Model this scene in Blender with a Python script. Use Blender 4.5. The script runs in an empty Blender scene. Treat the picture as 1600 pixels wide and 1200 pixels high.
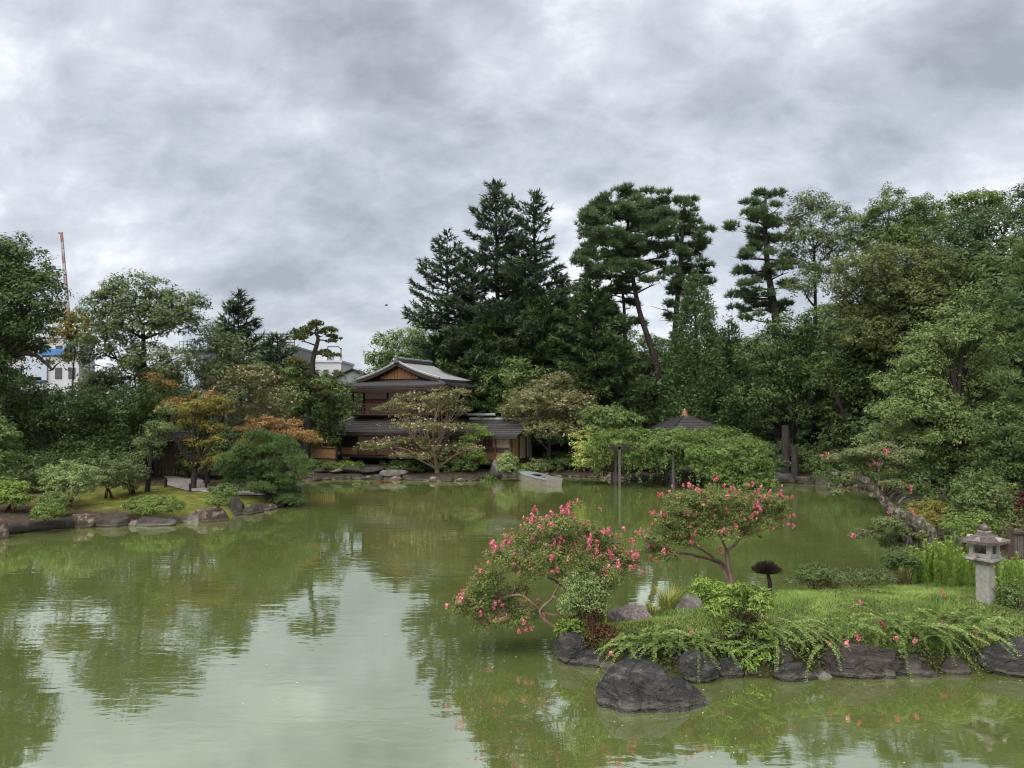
import bpy, bmesh, math, random
import numpy as np
from mathutils import Vector

S = bpy.context.scene
C = S.collection
R = math.radians
F = 1209.0            # focal length in photo pixels (1600 wide)
CAMZ = 4.8
PITCH = R(1.9)

# ---------------------------------------------------------------- camera, sky, sun, exposure
cam = bpy.data.cameras.new('camera')
cam_o = bpy.data.objects.new('camera', cam)
C.objects.link(cam_o)
cam_o.location = (0, 0, CAMZ)
cam_o.rotation_euler = (R(90) + PITCH, 0, 0)
cam.sensor_fit = 'HORIZONTAL'
cam.angle = 2 * math.atan(800 / F)
cam.clip_end = 3000
S.camera = cam_o

SUN_EL, SUN_AZ = R(58), R(-150)      # sun high, behind the left shoulder (overcast: very soft)
world = bpy.data.worlds.new("World")
S.world = world
world.use_nodes = True
nt = world.node_tree
nt.nodes.clear()
def wn(t, **kw):
    n = nt.nodes.new(t)
    for k, v in kw.items():
        setattr(n, k, v)
    return n
def wl(a, b):
    nt.links.new(a, b)
out = wn('ShaderNodeOutputWorld')
bg = wn('ShaderNodeBackground')
bg.inputs['Strength'].default_value = 0.1
wl(bg.outputs[0], out.inputs[0])
sky = wn('ShaderNodeTexSky', sky_type='NISHITA')
sky.sun_disc = False
sky.sun_elevation = SUN_EL
sky.sun_rotation = SUN_AZ
tc = wn('ShaderNodeTexCoord')
sep = wn('ShaderNodeSeparateXYZ')
wl(tc.outputs['Generated'], sep.inputs[0])
def wm(op, a, b=None, clamp=False):
    n = wn('ShaderNodeMath', operation=op)
    n.use_clamp = clamp
    for i, q in enumerate((a, b)):
        if q is None:
            continue
        if isinstance(q, (int, float)):
            n.inputs[i].default_value = q
        else:
            wl(q, n.inputs[i])
    return n.outputs[0]
zz = wm('ADD', wm('MAXIMUM', sep.outputs[2], 0.0), 0.60)
cx = wm('DIVIDE', sep.outputs[0], zz)
cy = wm('DIVIDE', sep.outputs[1], zz)
com = wn('ShaderNodeCombineXYZ')
wl(cx, com.inputs[0]); wl(cy, com.inputs[1])
def wnoise(scale, detail, rough, dist, off, rot=0.5, sc=(1, 1, 1)):
    mp = wn('ShaderNodeMapping')
    mp.inputs['Location'].default_value = off
    mp.inputs['Rotation'].default_value = (0, 0, rot)
    mp.inputs['Scale'].default_value = sc
    wl(com.outputs[0], mp.inputs[0])
    n = wn('ShaderNodeTexNoise')
    n.inputs['Scale'].default_value = scale
    n.inputs['Detail'].default_value = detail
    n.inputs['Roughness'].default_value = rough
    n.inputs['Distortion'].default_value = dist
    wl(mp.outputs[0], n.inputs['Vector'])
    return n.outputs[0]
nbig = wnoise(1.9, 3, 0.45, 0.15, (9.9, 9.9, 0), 0.6, (1, 1.1, 1))
nmid = wnoise(4.6, 6, 0.55, 0.28, (14.87, 16.9, 2), 0.75, (1, 1.4, 1))
nfin = wnoise(13.0, 6, 0.60, 0.35, (1.3, 9.2, 5.0), 0.8, (1, 1.35, 1))
cl = wm('ADD', wm('ADD', wm('MULTIPLY', nbig, 0.46), wm('MULTIPLY', nmid, 0.34)), wm('MULTIPLY', nfin, 0.20))
ramp = wn('ShaderNodeValToRGB')
wl(cl, ramp.inputs[0])
els = ramp.color_ramp.elements
els[0].position = 0.38; els[0].color = (0.76, 0.815, 0.92, 1)
els[1].position = 0.62; els[1].color = (2.2, 2.24, 2.32, 1)
e = els.new(0.46); e.color = (1.08, 1.15, 1.28, 1)
e = els.new(0.535); e.color = (1.46, 1.53, 1.64, 1)
mixs = wn('ShaderNodeMixRGB')
mixs.inputs[0].default_value = 0.96
wl(sky.outputs[0], mixs.inputs[1])
wl(ramp.outputs[0], mixs.inputs[2])
wl(mixs.outputs[0], bg.inputs['Color'])

sun = bpy.data.lights.new('sun', 'SUN')
sun.energy = 1.5
sun.angle = R(75)
sun.color = (1.0, 0.97, 0.93)
sun_o = bpy.data.objects.new('sun', sun)
C.objects.link(sun_o)
sd = Vector((math.sin(SUN_AZ) * math.cos(SUN_EL), math.cos(SUN_AZ) * math.cos(SUN_EL), math.sin(SUN_EL)))
sun_o.rotation_euler = sd.to_track_quat('Z', 'Y').to_euler()

vs = S.view_settings
vs.view_transform = 'Standard'
vs.look = 'None'
vs.gamma = 1
vs.use_curve_mapping = False
vs.exposure = 2.3
S.cycles.filter_width = 1.1
S.cycles.max_bounces = 8
S.cycles.diffuse_bounces = 3
S.cycles.glossy_bounces = 3
S.cycles.transmission_bounces = 3

# ---------------------------------------------------------------- helpers
cp, sp_ = math.cos(PITCH), math.sin(PITCH)
def W(px, py, Y):
    """The place at distance Y along the line of sight of a photo pixel."""
    dx, dy = (px - 800) / F, (600 - py) / F
    vy, vz = cp - dy * sp_, sp_ + dy * cp
    t = Y / vy
    return np.array((dx * t, Y, CAMZ + vz * t))
def G(px, py, z=0.0):
    """The place where a photo pixel meets the level z."""
    dx, dy = (px - 800) / F, (600 - py) / F
    vy, vz = cp - dy * sp_, sp_ + dy * cp
    t = (z - CAMZ) / vz
    return np.array((dx * t, vy * t, z))

def norm(a):
    return a / np.maximum(np.linalg.norm(a, axis=-1, keepdims=True), 1e-9)

def tag(o, label=None, cat=None, group=None, kind=None):
    if label: o['label'] = label
    if cat: o['category'] = cat
    if group: o['group'] = group
    if kind: o['kind'] = kind
    return o

def thing(name, label, cat, loc=(0, 0, 0), rotz=0, group=None):
    o = bpy.data.objects.new(name, None)
    C.objects.link(o)
    o.empty_display_size = 0.3
    o.location = tuple(float(q) for q in loc)
    o.rotation_euler = (0, 0, rotz)
    return tag(o, label, cat, group)

def mesh_np(name, V, faces, m, var=None, smooth=False):
    """faces: list of (n,k) index arrays."""
    me = bpy.data.meshes.new(name)
    V = np.asarray(V, np.float32)
    me.vertices.add(len(V))
    me.vertices.foreach_set('co', V.ravel())
    idx = np.concatenate([f.ravel() for f in faces]).astype(np.int32)
    tot = np.concatenate([np.full(len(f), f.shape[1], np.int32) for f in faces])
    st = np.concatenate([[0], np.cumsum(tot)[:-1]]).astype(np.int32)
    me.loops.add(len(idx))
    me.loops.foreach_set('vertex_index', idx)
    me.polygons.add(len(tot))
    me.polygons.foreach_set('loop_start', st)
    me.polygons.foreach_set('loop_total', tot)
    if smooth:
        me.polygons.foreach_set('use_smooth', np.ones(len(tot), bool))
    if var is not None:
        a = me.attributes.new('var', 'FLOAT', 'FACE')
        a.data.foreach_set('value', np.asarray(var, np.float32))
    me.update(calc_edges=True)
    if m: me.materials.append(m)
    return me

def obj(name, me, parent=None):
    o = bpy.data.objects.new(name, me)
    C.objects.link(o)
    if parent: o.parent = parent
    return o

def off(parent, V):
    return V - np.array(parent.location) if parent is not None else V

def copy_tree(o, parent=None):
    c = o.copy()
    C.objects.link(c)
    if parent: c.parent = parent
    for ch in list(o.children):
        copy_tree(ch, c)
    return c

# ---- leaves as small real faces
def leaf_arrays(P, N, L, Wd, rng, droop=0.0, quad=False, T=None):
    n = len(P)
    if T is None:
        T = rng.normal(size=(n, 3)); T[:, 2] -= droop
    T = T - (T * N).sum(1, keepdims=True) * N
    T = norm(T)
    B = np.cross(N, T)
    L = np.broadcast_to(np.asarray(L, float).reshape(-1, 1), (n, 1))
    Wd = np.broadcast_to(np.asarray(Wd, float).reshape(-1, 1), (n, 1))
    if quad:
        V = np.stack([P - T * L * .5, P + B * Wd * .5 + N * L * .06, P + T * L * .5 - N * L * .05, P - B * Wd * .5 + N * L * .06], 1)
        f = np.arange(n * 4).reshape(n, 4)
    else:
        V = np.stack([P - T * L * .45 - B * Wd * .5, P - T * L * .3 + B * Wd * .5, P + T * L * .55], 1)
        f = np.arange(n * 3).reshape(n, 3)
    return V.reshape(-1, 3), f

def needle_arrays(P, T, L, Wd, rng, N=None):
    n = len(P)
    T = norm(T)
    r = rng.normal(size=(n, 3)) if N is None else np.broadcast_to(N, (n, 3))
    B = norm(np.cross(T, r))
    L = np.asarray(L, float).reshape(-1, 1); Wd = np.asarray(Wd, float).reshape(-1, 1)
    V = np.stack([P - B * Wd * .5, P + B * Wd * .5, P + T * L], 1)
    return V.reshape(-1, 3), np.arange(n * 3).reshape(n, 3)

def tube_arrays(paths, sides=6):
    """paths: list of (pts (n,3), radii (n,))"""
    VV, FF, o = [], [], 0
    for pts, rad in paths:
        pts = np.asarray(pts, float); n = len(pts)
        rad = np.broadcast_to(np.asarray(rad, float), (n,))
        T = norm(np.gradient(pts, axis=0))
        ref = np.array((0.31, 0.87, 0.13))
        u = norm(np.cross(T, ref)); v = np.cross(T, u)
        a = np.linspace(0, 2 * math.pi, sides, endpoint=False)
        ring = (np.cos(a)[None, :, None] * u[:, None] + np.sin(a)[None, :, None] * v[:, None]) * rad[:, None, None] + pts[:, None]
        VV.append(ring.reshape(-1, 3))
        i = np.arange(n - 1)[:, None] * sides
        j = np.arange(sides)[None, :]; k = (j + 1) % sides
        q = np.stack([i + j, i + k, i + sides + k, i + sides + j], -1).reshape(-1, 4) + o
        FF.append(q)
        o += n * sides
    return np.concatenate(VV), np.concatenate(FF)

def bez(p0, p1, p2, n=6):
    t = np.linspace(0, 1, n)[:, None]
    return (1 - t) ** 2 * np.asarray(p0) + 2 * t * (1 - t) * np.asarray(p1) + t ** 2 * np.asarray(p2)

def smooth_path(pts, n=16):
    pts = np.asarray(pts, float)
    m = len(pts)
    t = np.linspace(0, m - 1, n)
    i = np.clip(t.astype(int), 0, m - 2); f = (t - i)[:, None]
    P = np.vstack([2 * pts[0] - pts[1], pts, 2 * pts[-1] - pts[-2]])
    p0, p1, p2, p3 = P[i], P[i + 1], P[i + 2], P[i + 3]
    return .5 * (2 * p1 + (p2 - p0) * f + (2 * p0 - 5 * p1 + 4 * p2 - p3) * f ** 2 + (3 * p1 - p0 - 3 * p2 + p3) * f ** 3)

class MB:
    """Collects boxes, prisms, slabs and tubes for ONE mesh object."""
    def __init__(s): s.v = []; s.f = []; s.n = 0
    def add(s, V, faces):
        V = np.asarray(V, float)
        s.v.append(V)
        for f in faces: s.f.append([int(i) + s.n for i in f])
        s.n += len(V)
        return s
    def box(s, c, d, rz=0.0, taper=1.0):
        x, y, z = d[0] / 2, d[1] / 2, d[2] / 2
        V = np.array([(-x, -y, -z), (x, -y, -z), (x, y, -z), (-x, y, -z), (-x * taper, -y * taper, z), (x * taper, -y * taper, z), (x * taper, y * taper, z), (-x * taper, y * taper, z)])
        if rz:
            c_, s_ = math.cos(rz), math.sin(rz)
            V = V @ np.array([[c_, s_, 0], [-s_, c_, 0], [0, 0, 1]])
        return s.add(V + np.asarray(c, float), [(0, 3, 2, 1), (4, 5, 6, 7), (0, 1, 5, 4), (1, 2, 6, 5), (2, 3, 7, 6), (3, 0, 4, 7)])
    def bar(s, a, b, w, h=None):
        """a squared bar from a to b"""
        a = np.asarray(a, float); b = np.asarray(b, float); h = h or w
        t = norm(b - a); ref = np.array((0, 0, 1.)) if abs(t[2]) < .95 else np.array((0, 1., 0))
        u = norm(np.cross(t, ref)); v = np.cross(u, t)
        V = [p + u * i * w / 2 + v * j * h / 2 for p in (a, b) for i, j in ((-1, -1), (1, -1), (1, 1), (-1, 1))]
        return s.add(V, [(0, 1, 2, 3), (7, 6, 5, 4), (0, 4, 5, 1), (1, 5, 6, 2), (2, 6, 7, 3), (3, 7, 4, 0)])
    def tube(s, pts, rad, sides=8):
        V, f = tube_arrays([(pts, rad)], sides)
        n = len(V)
        fs = [tuple(q) for q in f]
        fs.append(tuple(range(sides))[::-1]); fs.append(tuple(range(n - sides, n)))
        return s.add(V, fs)
    def slab(s, grid, th):
        """grid (n,m,3) of points on the upper side; th thickness straight down"""
        g = np.asarray(grid, float); n, m = g.shape[:2]
        top = g.reshape(-1, 3); bot = top - np.array((0, 0, th)); N = n * m
        fs = []
        for i in range(n - 1):
            for j in range(m - 1):
                a, b, c, d = i * m + j, i * m + j + 1, (i + 1) * m + j + 1, (i + 1) * m + j
                fs.append((a, b, c, d)); fs.append((N + d, N + c, N + b, N + a))
        edge = [j for j in range(m)] + [i * m + m - 1 for i in range(1, n)] + [(n - 1) * m + j for j in range(m - 2, -1, -1)] + [i * m for i in range(n - 2, 0, -1)]
        for k in range(len(edge)):
            a, b = edge[k], edge[(k + 1) % len(edge)]
            fs.append((b, a, N + a, N + b))
        return s.add(np.vstack([top, bot]), fs)
    def lathe(s, prof, sides=16, c=(0, 0, 0), rot=0):
        prof = np.asarray(prof, float); n = len(prof)
        a = np.linspace(0, 2 * math.pi, sides, endpoint=False) + rot
        V = np.stack([prof[:, None, 0] * np.cos(a), prof[:, None, 0] * np.sin(a), np.repeat(prof[:, 1:2], sides, 1)], -1).reshape(-1, 3) + np.asarray(c, float)
        fs = []
        for i in range(n - 1):
            for j in range(sides):
                k = (j + 1) % sides
                fs.append((i * sides + j, i * sides + k, (i + 1) * sides + k, (i + 1) * sides + j))
        fs.append(tuple(range(sides))[::-1]); fs.append(tuple(range((n - 1) * sides, n * sides)))
        return s.add(V, fs)
    def build(s, name, m, parent=None, bevel=0.0, smooth=False):
        me = bpy.data.meshes.new(name)
        me.from_pydata(np.vstack(s.v).tolist(), [], s.f)
        if smooth:
            me.polygons.foreach_set('use_smooth', np.ones(len(me.polygons), bool))
        me.update()
        bm = bmesh.new(); bm.from_mesh(me)
        bmesh.ops.recalc_face_normals(bm, faces=bm.faces[:])
        bm.to_mesh(me); bm.free()
        me.materials.append(m)
        o = obj(name, me, parent)
        if bevel:
            b = o.modifiers.new('bevel', 'BEVEL'); b.width = bevel; b.segments = 2; b.limit_method = 'ANGLE'
        return o

# ---------------------------------------------------------------- materials
def new_mat(name):
    m = bpy.data.materials.new(name); m.use_nodes = True
    t = m.node_tree; t.nodes.clear()
    o = t.nodes.new('ShaderNodeOutputMaterial')
    return m, t, o
def node(t, ty, **inp):
    n = t.nodes.new(ty)
    for k, v in inp.items():
        n.inputs[k.replace('_', ' ')].default_value = v
    return n
def c4(c): return (c[0], c[1], c[2], 1)
def ramp_(t, fac, stops):
    r = t.nodes.new('ShaderNodeValToRGB')
    e = r.color_ramp.elements
    e[0].position, e[0].color = stops[0][0], c4(stops[0][1])
    e[1].position, e[1].color = stops[-1][0], c4(stops[-1][1])
    for p, c in stops[1:-1]:
        q = e.new(p); q.color = c4(c)
    t.links.new(fac, r.inputs[0])
    return r.outputs[0]

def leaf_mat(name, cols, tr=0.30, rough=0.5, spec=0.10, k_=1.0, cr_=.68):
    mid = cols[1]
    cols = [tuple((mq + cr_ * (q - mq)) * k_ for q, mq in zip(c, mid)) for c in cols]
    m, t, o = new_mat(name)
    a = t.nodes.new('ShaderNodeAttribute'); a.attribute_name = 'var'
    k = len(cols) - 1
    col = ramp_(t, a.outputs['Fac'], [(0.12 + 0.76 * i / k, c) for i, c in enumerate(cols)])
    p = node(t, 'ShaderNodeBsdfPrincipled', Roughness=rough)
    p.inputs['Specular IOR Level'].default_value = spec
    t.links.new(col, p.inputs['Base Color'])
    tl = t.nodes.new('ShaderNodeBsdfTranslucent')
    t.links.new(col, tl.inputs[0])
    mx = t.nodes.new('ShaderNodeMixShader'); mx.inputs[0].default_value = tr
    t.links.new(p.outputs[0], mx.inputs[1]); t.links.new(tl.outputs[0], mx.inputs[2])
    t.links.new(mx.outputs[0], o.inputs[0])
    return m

def noise_mat(name, stops_, scale=3.0, rough=0.8, bump=0.3, bscale=None, stretch=(1, 1, 1), detail=6, spec=0.3, coord='Object', bdist=0.02, second=None, distortion=0.0, wet=False, crack=0.0):
    stops = stops_
    m, t, o = new_mat(name)
    tc = t.nodes.new('ShaderNodeTexCoord')
    mp = t.nodes.new('ShaderNodeMapping'); mp.inputs['Scale'].default_value = stretch
    t.links.new(tc.outputs[coord], mp.inputs[0])
    n = node(t, 'ShaderNodeTexNoise', Scale=scale, Detail=detail, Roughness=0.62, Distortion=distortion)
    t.links.new(mp.outputs[0], n.inputs['Vector'])
    col = ramp_(t, n.outputs[0], [(p_, tuple(q * .62 for q in c_)) for p_, c_ in stops])
    if second:        # (scale, colour, low, high): a patchy second colour such as lichen
        n2 = node(t, 'ShaderNodeTexNoise', Scale=second[0], Detail=8, Roughness=0.7)
        t.links.new(mp.outputs[0], n2.inputs['Vector'])
        f = ramp_(t, n2.outputs[0], [(second[2], (0, 0, 0)), (second[3], (1, 1, 1))])
        mx = t.nodes.new('ShaderNodeMixRGB')
        t.links.new(f, mx.inputs[0]); t.links.new(col, mx.inputs[1]); mx.inputs[2].default_value = c4(tuple(q * .62 for q in second[1]))
        col = mx.outputs[0]
    p = node(t, 'ShaderNodeBsdfPrincipled', Roughness=rough)
    p.inputs['Specular IOR Level'].default_value = spec
    if crack:     # joints and fractures of the stone: dark and sunk in
        wp = node(t, 'ShaderNodeTexNoise', Scale=1.6, Detail=5); t.links.new(tc.outputs[coord], wp.inputs['Vector'])
        vm = t.nodes.new('ShaderNodeVectorMath'); vm.operation = 'MULTIPLY_ADD'
        t.links.new(wp.outputs['Color'], vm.inputs[0]); vm.inputs[1].default_value = (1.5, 1.5, 1.1); t.links.new(mp.outputs[0], vm.inputs[2])
        vo = t.nodes.new('ShaderNodeTexVoronoi'); vo.feature = 'DISTANCE_TO_EDGE'; vo.inputs['Scale'].default_value = crack
        t.links.new(vm.outputs[0], vo.inputs['Vector'])
        cf = ramp_(t, vo.outputs['Distance'], [(.0, (.45, .45, .45)), (.035, (1, 1, 1))])
        mc = t.nodes.new('ShaderNodeMixRGB'); mc.blend_type = 'MULTIPLY'; mc.inputs[0].default_value = 1
        t.links.new(col, mc.inputs[1]); t.links.new(cf, mc.inputs[2]); col = mc.outputs[0]
    if wet:
        ge = t.nodes.new('ShaderNodeNewGeometry'); sx = t.nodes.new('ShaderNodeSeparateXYZ')
        t.links.new(ge.outputs['Position'], sx.inputs[0])
        nw = node(t, 'ShaderNodeTexNoise', Scale=5, Detail=4); t.links.new(ge.outputs['Position'], nw.inputs['Vector'])
        ma = t.nodes.new('ShaderNodeMath'); ma.operation = 'MULTIPLY_ADD'; t.links.new(nw.outputs[0], ma.inputs[0]); ma.inputs[1].default_value = -.10; t.links.new(sx.outputs[2], ma.inputs[2])
        sil = ramp_(t, ma.outputs[0], [(.0, (0, 0, 0)), (.012, (.32, .32, .32)), (.035, (.32, .32, .32)), (.075, (0, 0, 0))])
        mx = t.nodes.new('ShaderNodeMixRGB'); t.links.new(sil, mx.inputs[0]); t.links.new(col, mx.inputs[1]); mx.inputs[2].default_value = (.13, .115, .075, 1)
        col = mx.outputs[0]
        rr2 = ramp_(t, ma.outputs[0], [(.0, (.12, .12, .12)), (.03, (rough, rough, rough))])
        t.links.new(rr2, p.inputs['Roughness'])
    t.links.new(col, p.inputs['Base Color'])
    if bump:
        nb = node(t, 'ShaderNodeTexNoise', Scale=bscale or scale * 4, Detail=8, Roughness=0.65)
        t.links.new(mp.outputs[0], nb.inputs['Vector'])
        b = node(t, 'ShaderNodeBump', Strength=bump, Distance=bdist)
        t.links.new(nb.outputs[0], b.inputs['Height'])
        if crack:
            b2 = node(t, 'ShaderNodeBump', Strength=.9, Distance=.028)
            t.links.new(cf, b2.inputs['Height']); t.links.new(b.outputs[0], b2.inputs['Normal']); b = b2
        t.links.new(b.outputs[0], p.inputs['Normal'])
    t.links.new(p.outputs[0], o.inputs[0])
    return m

M = {}
M['dark'] = leaf_mat('evergreen_leaf', [(.021, .034, .012), (.043, .066, .022), (.078, .108, .034)], k_=1.5)
M['darkblue'] = leaf_mat('bluish_evergreen_leaf', [(.020, .034, .015), (.042, .066, .027), (.072, .104, .040)], k_=1.5)
M['mid'] = leaf_mat('green_leaf', [(.036, .058, .020), (.074, .108, .034), (.126, .165, .055)], k_=1.35)
M['grey'] = leaf_mat('grey_green_leaf', [(.048, .066, .029), (.090, .118, .048), (.150, .180, .074)], k_=1.15)
M['yellowg'] = leaf_mat('yellow_green_leaf', [(.050, .078, .020), (.100, .145, .036), (.175, .225, .060)], k_=1.18)
M['bright'] = leaf_mat('bright_leaf', [(.075, .120, .026), (.150, .215, .046), (.260, .330, .080)], tr=.35)
M['yellow'] = leaf_mat('pale_yellow_leaf', [(.13, .16, .035), (.28, .31, .080), (.46, .46, .15)])
M['olive'] = leaf_mat('olive_leaf', [(.040, .052, .020), (.080, .092, .034), (.135, .145, .055)], k_=1.25)
M['autumn'] = leaf_mat('autumn_leaf', [(.10, .10, .024), (.19, .125, .038), (.34, .19, .065)], k_=.88)
M['autumn_y'] = leaf_mat('turning_leaf', [(.075, .095, .022), (.18, .17, .036), (.33, .24, .068)], k_=.88)
M['autumn_o'] = leaf_mat('orange_leaf', [(.15, .10, .030), (.25, .145, .055), (.36, .22, .09)], k_=.88)
M['pine'] = leaf_mat('pine_needle', [(.026, .044, .021), (.052, .080, .035), (.095, .130, .052)], tr=.15, k_=1.3)
M['pine_l'] = leaf_mat('garden_pine_needle', [(.036, .062, .022), (.074, .116, .038), (.125, .175, .060)], tr=.15, k_=1.1)
M['fir'] = leaf_mat('fir_needle', [(.020, .036, .022), (.042, .066, .036), (.085, .112, .056)], tr=.15, k_=1.2)
M['lime'] = leaf_mat('lime_leaf', [(.055, .082, .026), (.100, .136, .044), (.17, .21, .072)], k_=1.25)
M['firlow'] = leaf_mat('low_fir_needle', [(.022, .040, .018), (.044, .074, .028), (.090, .125, .042)], tr=.15, k_=1.15)
M['cypress'] = leaf_mat('cypress_spray', [(.030, .056, .022), (.060, .100, .035), (.105, .155, .052)], tr=.2, k_=1.05)
M['myrtle'] = leaf_mat('myrtle_leaf', [(.046, .064, .020), (.090, .122, .034), (.18, .18, .058)], k_=1.25)
M['myrtle_far'] = leaf_mat('far_myrtle_leaf', [(.052, .066, .026), (.105, .115, .046), (.185, .165, .078)], k_=1.2)
M['nandina'] = leaf_mat('pale_shrub_leaf', [(.10, .14, .05), (.19, .25, .09), (.32, .38, .16)], k_=1)
M['drybrown'] = leaf_mat('dry_leaf', [(.040, .018, .012), (.095, .045, .026), (.17, .09, .045)], tr=.1)
M['redshrub'] = leaf_mat('red_leaf', [(.045, .014, .016), (.085, .028, .028), (.12, .06, .05)])
M['frond'] = leaf_mat('trailing_leaf', [(.070, .105, .030), (.130, .180, .052), (.24, .29, .10)], k_=1.25)
M['weed'] = leaf_mat('weed_leaf', [(.10, .17, .03), (.19, .29, .055), (.32, .43, .10)], tr=.35)
M['grassm'] = leaf_mat('grass_blade', [(.125, .205, .045), (.220, .335, .075), (.40, .47, .15)], tr=.35, spec=.2, cr_=1.05)
M['sedge'] = leaf_mat('sedge_blade', [(.13, .16, .035), (.23, .25, .06), (.36, .36, .11)], tr=.3)
M['blossom'] = leaf_mat('pink_petal', [(.42, .075, .12), (.60, .17, .22), (.74, .36, .38)], tr=.35, cr_=1)
M['blossom_far'] = leaf_mat('faded_pink_petal', [(.30, .17, .12), (.44, .30, .22), (.55, .42, .32)], tr=.3)

M['bark'] = noise_mat('bark', [(.3, (.014, .012, .010)), (.7, (.055, .046, .037))], 6, .9, .8, 14, (1, 1, .25))
M['bark_red'] = noise_mat('red_pine_bark', [(.3, (.020, .015, .013)), (.7, (.076, .056, .046))], 5, .9, .8, 12, (1, 1, .3))
M['bark_smooth'] = noise_mat('smooth_myrtle_bark', [(.3, (.085, .050, .034)), (.7, (.27, .19, .135))], 5, .65, .3, 20, (1, 1, .4))
M['bark_old'] = noise_mat('old_grey_bark', [(.34, (.035, .028, .020)), (.5, (.15, .125, .095)), (.62, (.36, .32, .27))], 11, .95, 1.0, 30, (1, 1, .7), bdist=.05, second=(3.5, (.07, .085, .03), .52, .62))
M['twig'] = noise_mat('dark_twig', [(.3, (.022, .012, .010)), (.7, (.070, .038, .030))], 8, .9, .3)
M['stem'] = noise_mat('brown_stem', [(.3, (.040, .020, .013)), (.7, (.12, .065, .04))], 8, .85, .3)
M['greenstem'] = noise_mat('green_stem', [(.3, (.07, .10, .03)), (.7, (.14, .18, .05))], 8, .8, .1)
# ---------------------------------------------------------------- the pond, its banks, the sky's mirror
POND = np.array([(-45, -12), (-45, 24), (-30, 28.2), (-19.7, 29.8), (-17.7, 31.9), (-13.1, 33.7), (-12.0, 36.3), (-11.5, 40), (-12.2, 46), (-14.5, 51), (-12.4, 54.0), (-7, 53.4), (-5, 51.9), (-2.6, 52.5),
                 (-.9, 55), (2.8, 57), (8.6, 53), (15.5, 53.7), (20.0, 49.8), (21.8, 47.6), (20.4, 38.7), (17.2, 31.5), (15.6, 27), (17, 24.5), (26, 24), (45, 22), (45, -12)], float)
ISLE = np.array([(.95, 14.95), (1.9, 14.5), (3.5, 14.15), (4.6, 14.0), (5.6, 14.15), (7.3, 14.2), (9.4, 14.3), (14, 14.1), (22, 15), (27, 20), (24, 25), (15.5, 24), (12.6, 22.0), (10.8, 20.3), (9.5, 19.6), (7.7, 19.4), (6, 19.3), (4.2, 18.4), (2.9, 17.2), (1.3, 16.2)], float)

def sdist(x, y, poly):
    """signed distance, positive inside"""
    p = np.stack([x, y], -1)
    a = poly; b = np.roll(poly, -1, 0)
    d2 = np.full(x.shape, 1e18); ins = np.zeros(x.shape, bool)
    for q, r in zip(a, b):
        e = r - q; w = p - q
        t = np.clip((w @ e) / (e @ e), 0, 1)
        d = w - t[..., None] * e
        d2 = np.minimum(d2, (d ** 2).sum(-1))
        c = ((q[1] > y) != (r[1] > y))
        xi = (r[0] - q[0]) * (y - q[1]) / ((r[1] - q[1]) if r[1] != q[1] else 1e-9) + q[0]
        ins ^= c & (x < xi)
    return np.where(ins, 1, -1) * np.sqrt(d2)

def wob(x, y, s, ph=0.0):
    return (np.sin(x * s + 1.3 * np.sin(y * s * .7 + ph)) + np.sin(y * s * 1.2 + 1.7 * np.sin(x * s * .6 + 2 * ph) + ph)) * .5

def ground_h(x, y):
    x = np.asarray(x, float); y = np.asarray(y, float)
    d = -sdist(x, y, POND)
    h = np.where(d < 0, np.maximum(d * .5, -.7), np.where(d < .5, .30 * d / .5, .30 + .62 * (1 - np.exp(-(d - .5) / 4.5))))
    h = h + np.where(d > .2, .06 * wob(x, y, 1.1) + .03 * wob(x, y, 3.1, 1), 0) * np.clip(d / 2, 0, 1)
    return h
def gh(x, y):
    return float(ground_h(np.array([x]), np.array([y]))[0])

def axis(a, b, step, far):
    inner = np.arange(a, b + step / 2, step)
    g = np.cumsum(step * 1.35 ** np.arange(1, 20))
    g = g[g < far]
    return np.concatenate([a - g[::-1], inner, b + g])
gx, gy = axis(-34, 30, .5, 1500), axis(26, 64, .4, 1500)
XX, YY = np.meshgrid(gx, gy)
ZZ = ground_h(XX, YY)
nx, ny = len(gx), len(gy)
i = np.arange(ny - 1)[:, None] * nx + np.arange(nx - 1)[None, :]
gf = np.stack([i, i + 1, i + nx + 1, i + nx], -1).reshape(-1, 4)

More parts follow.
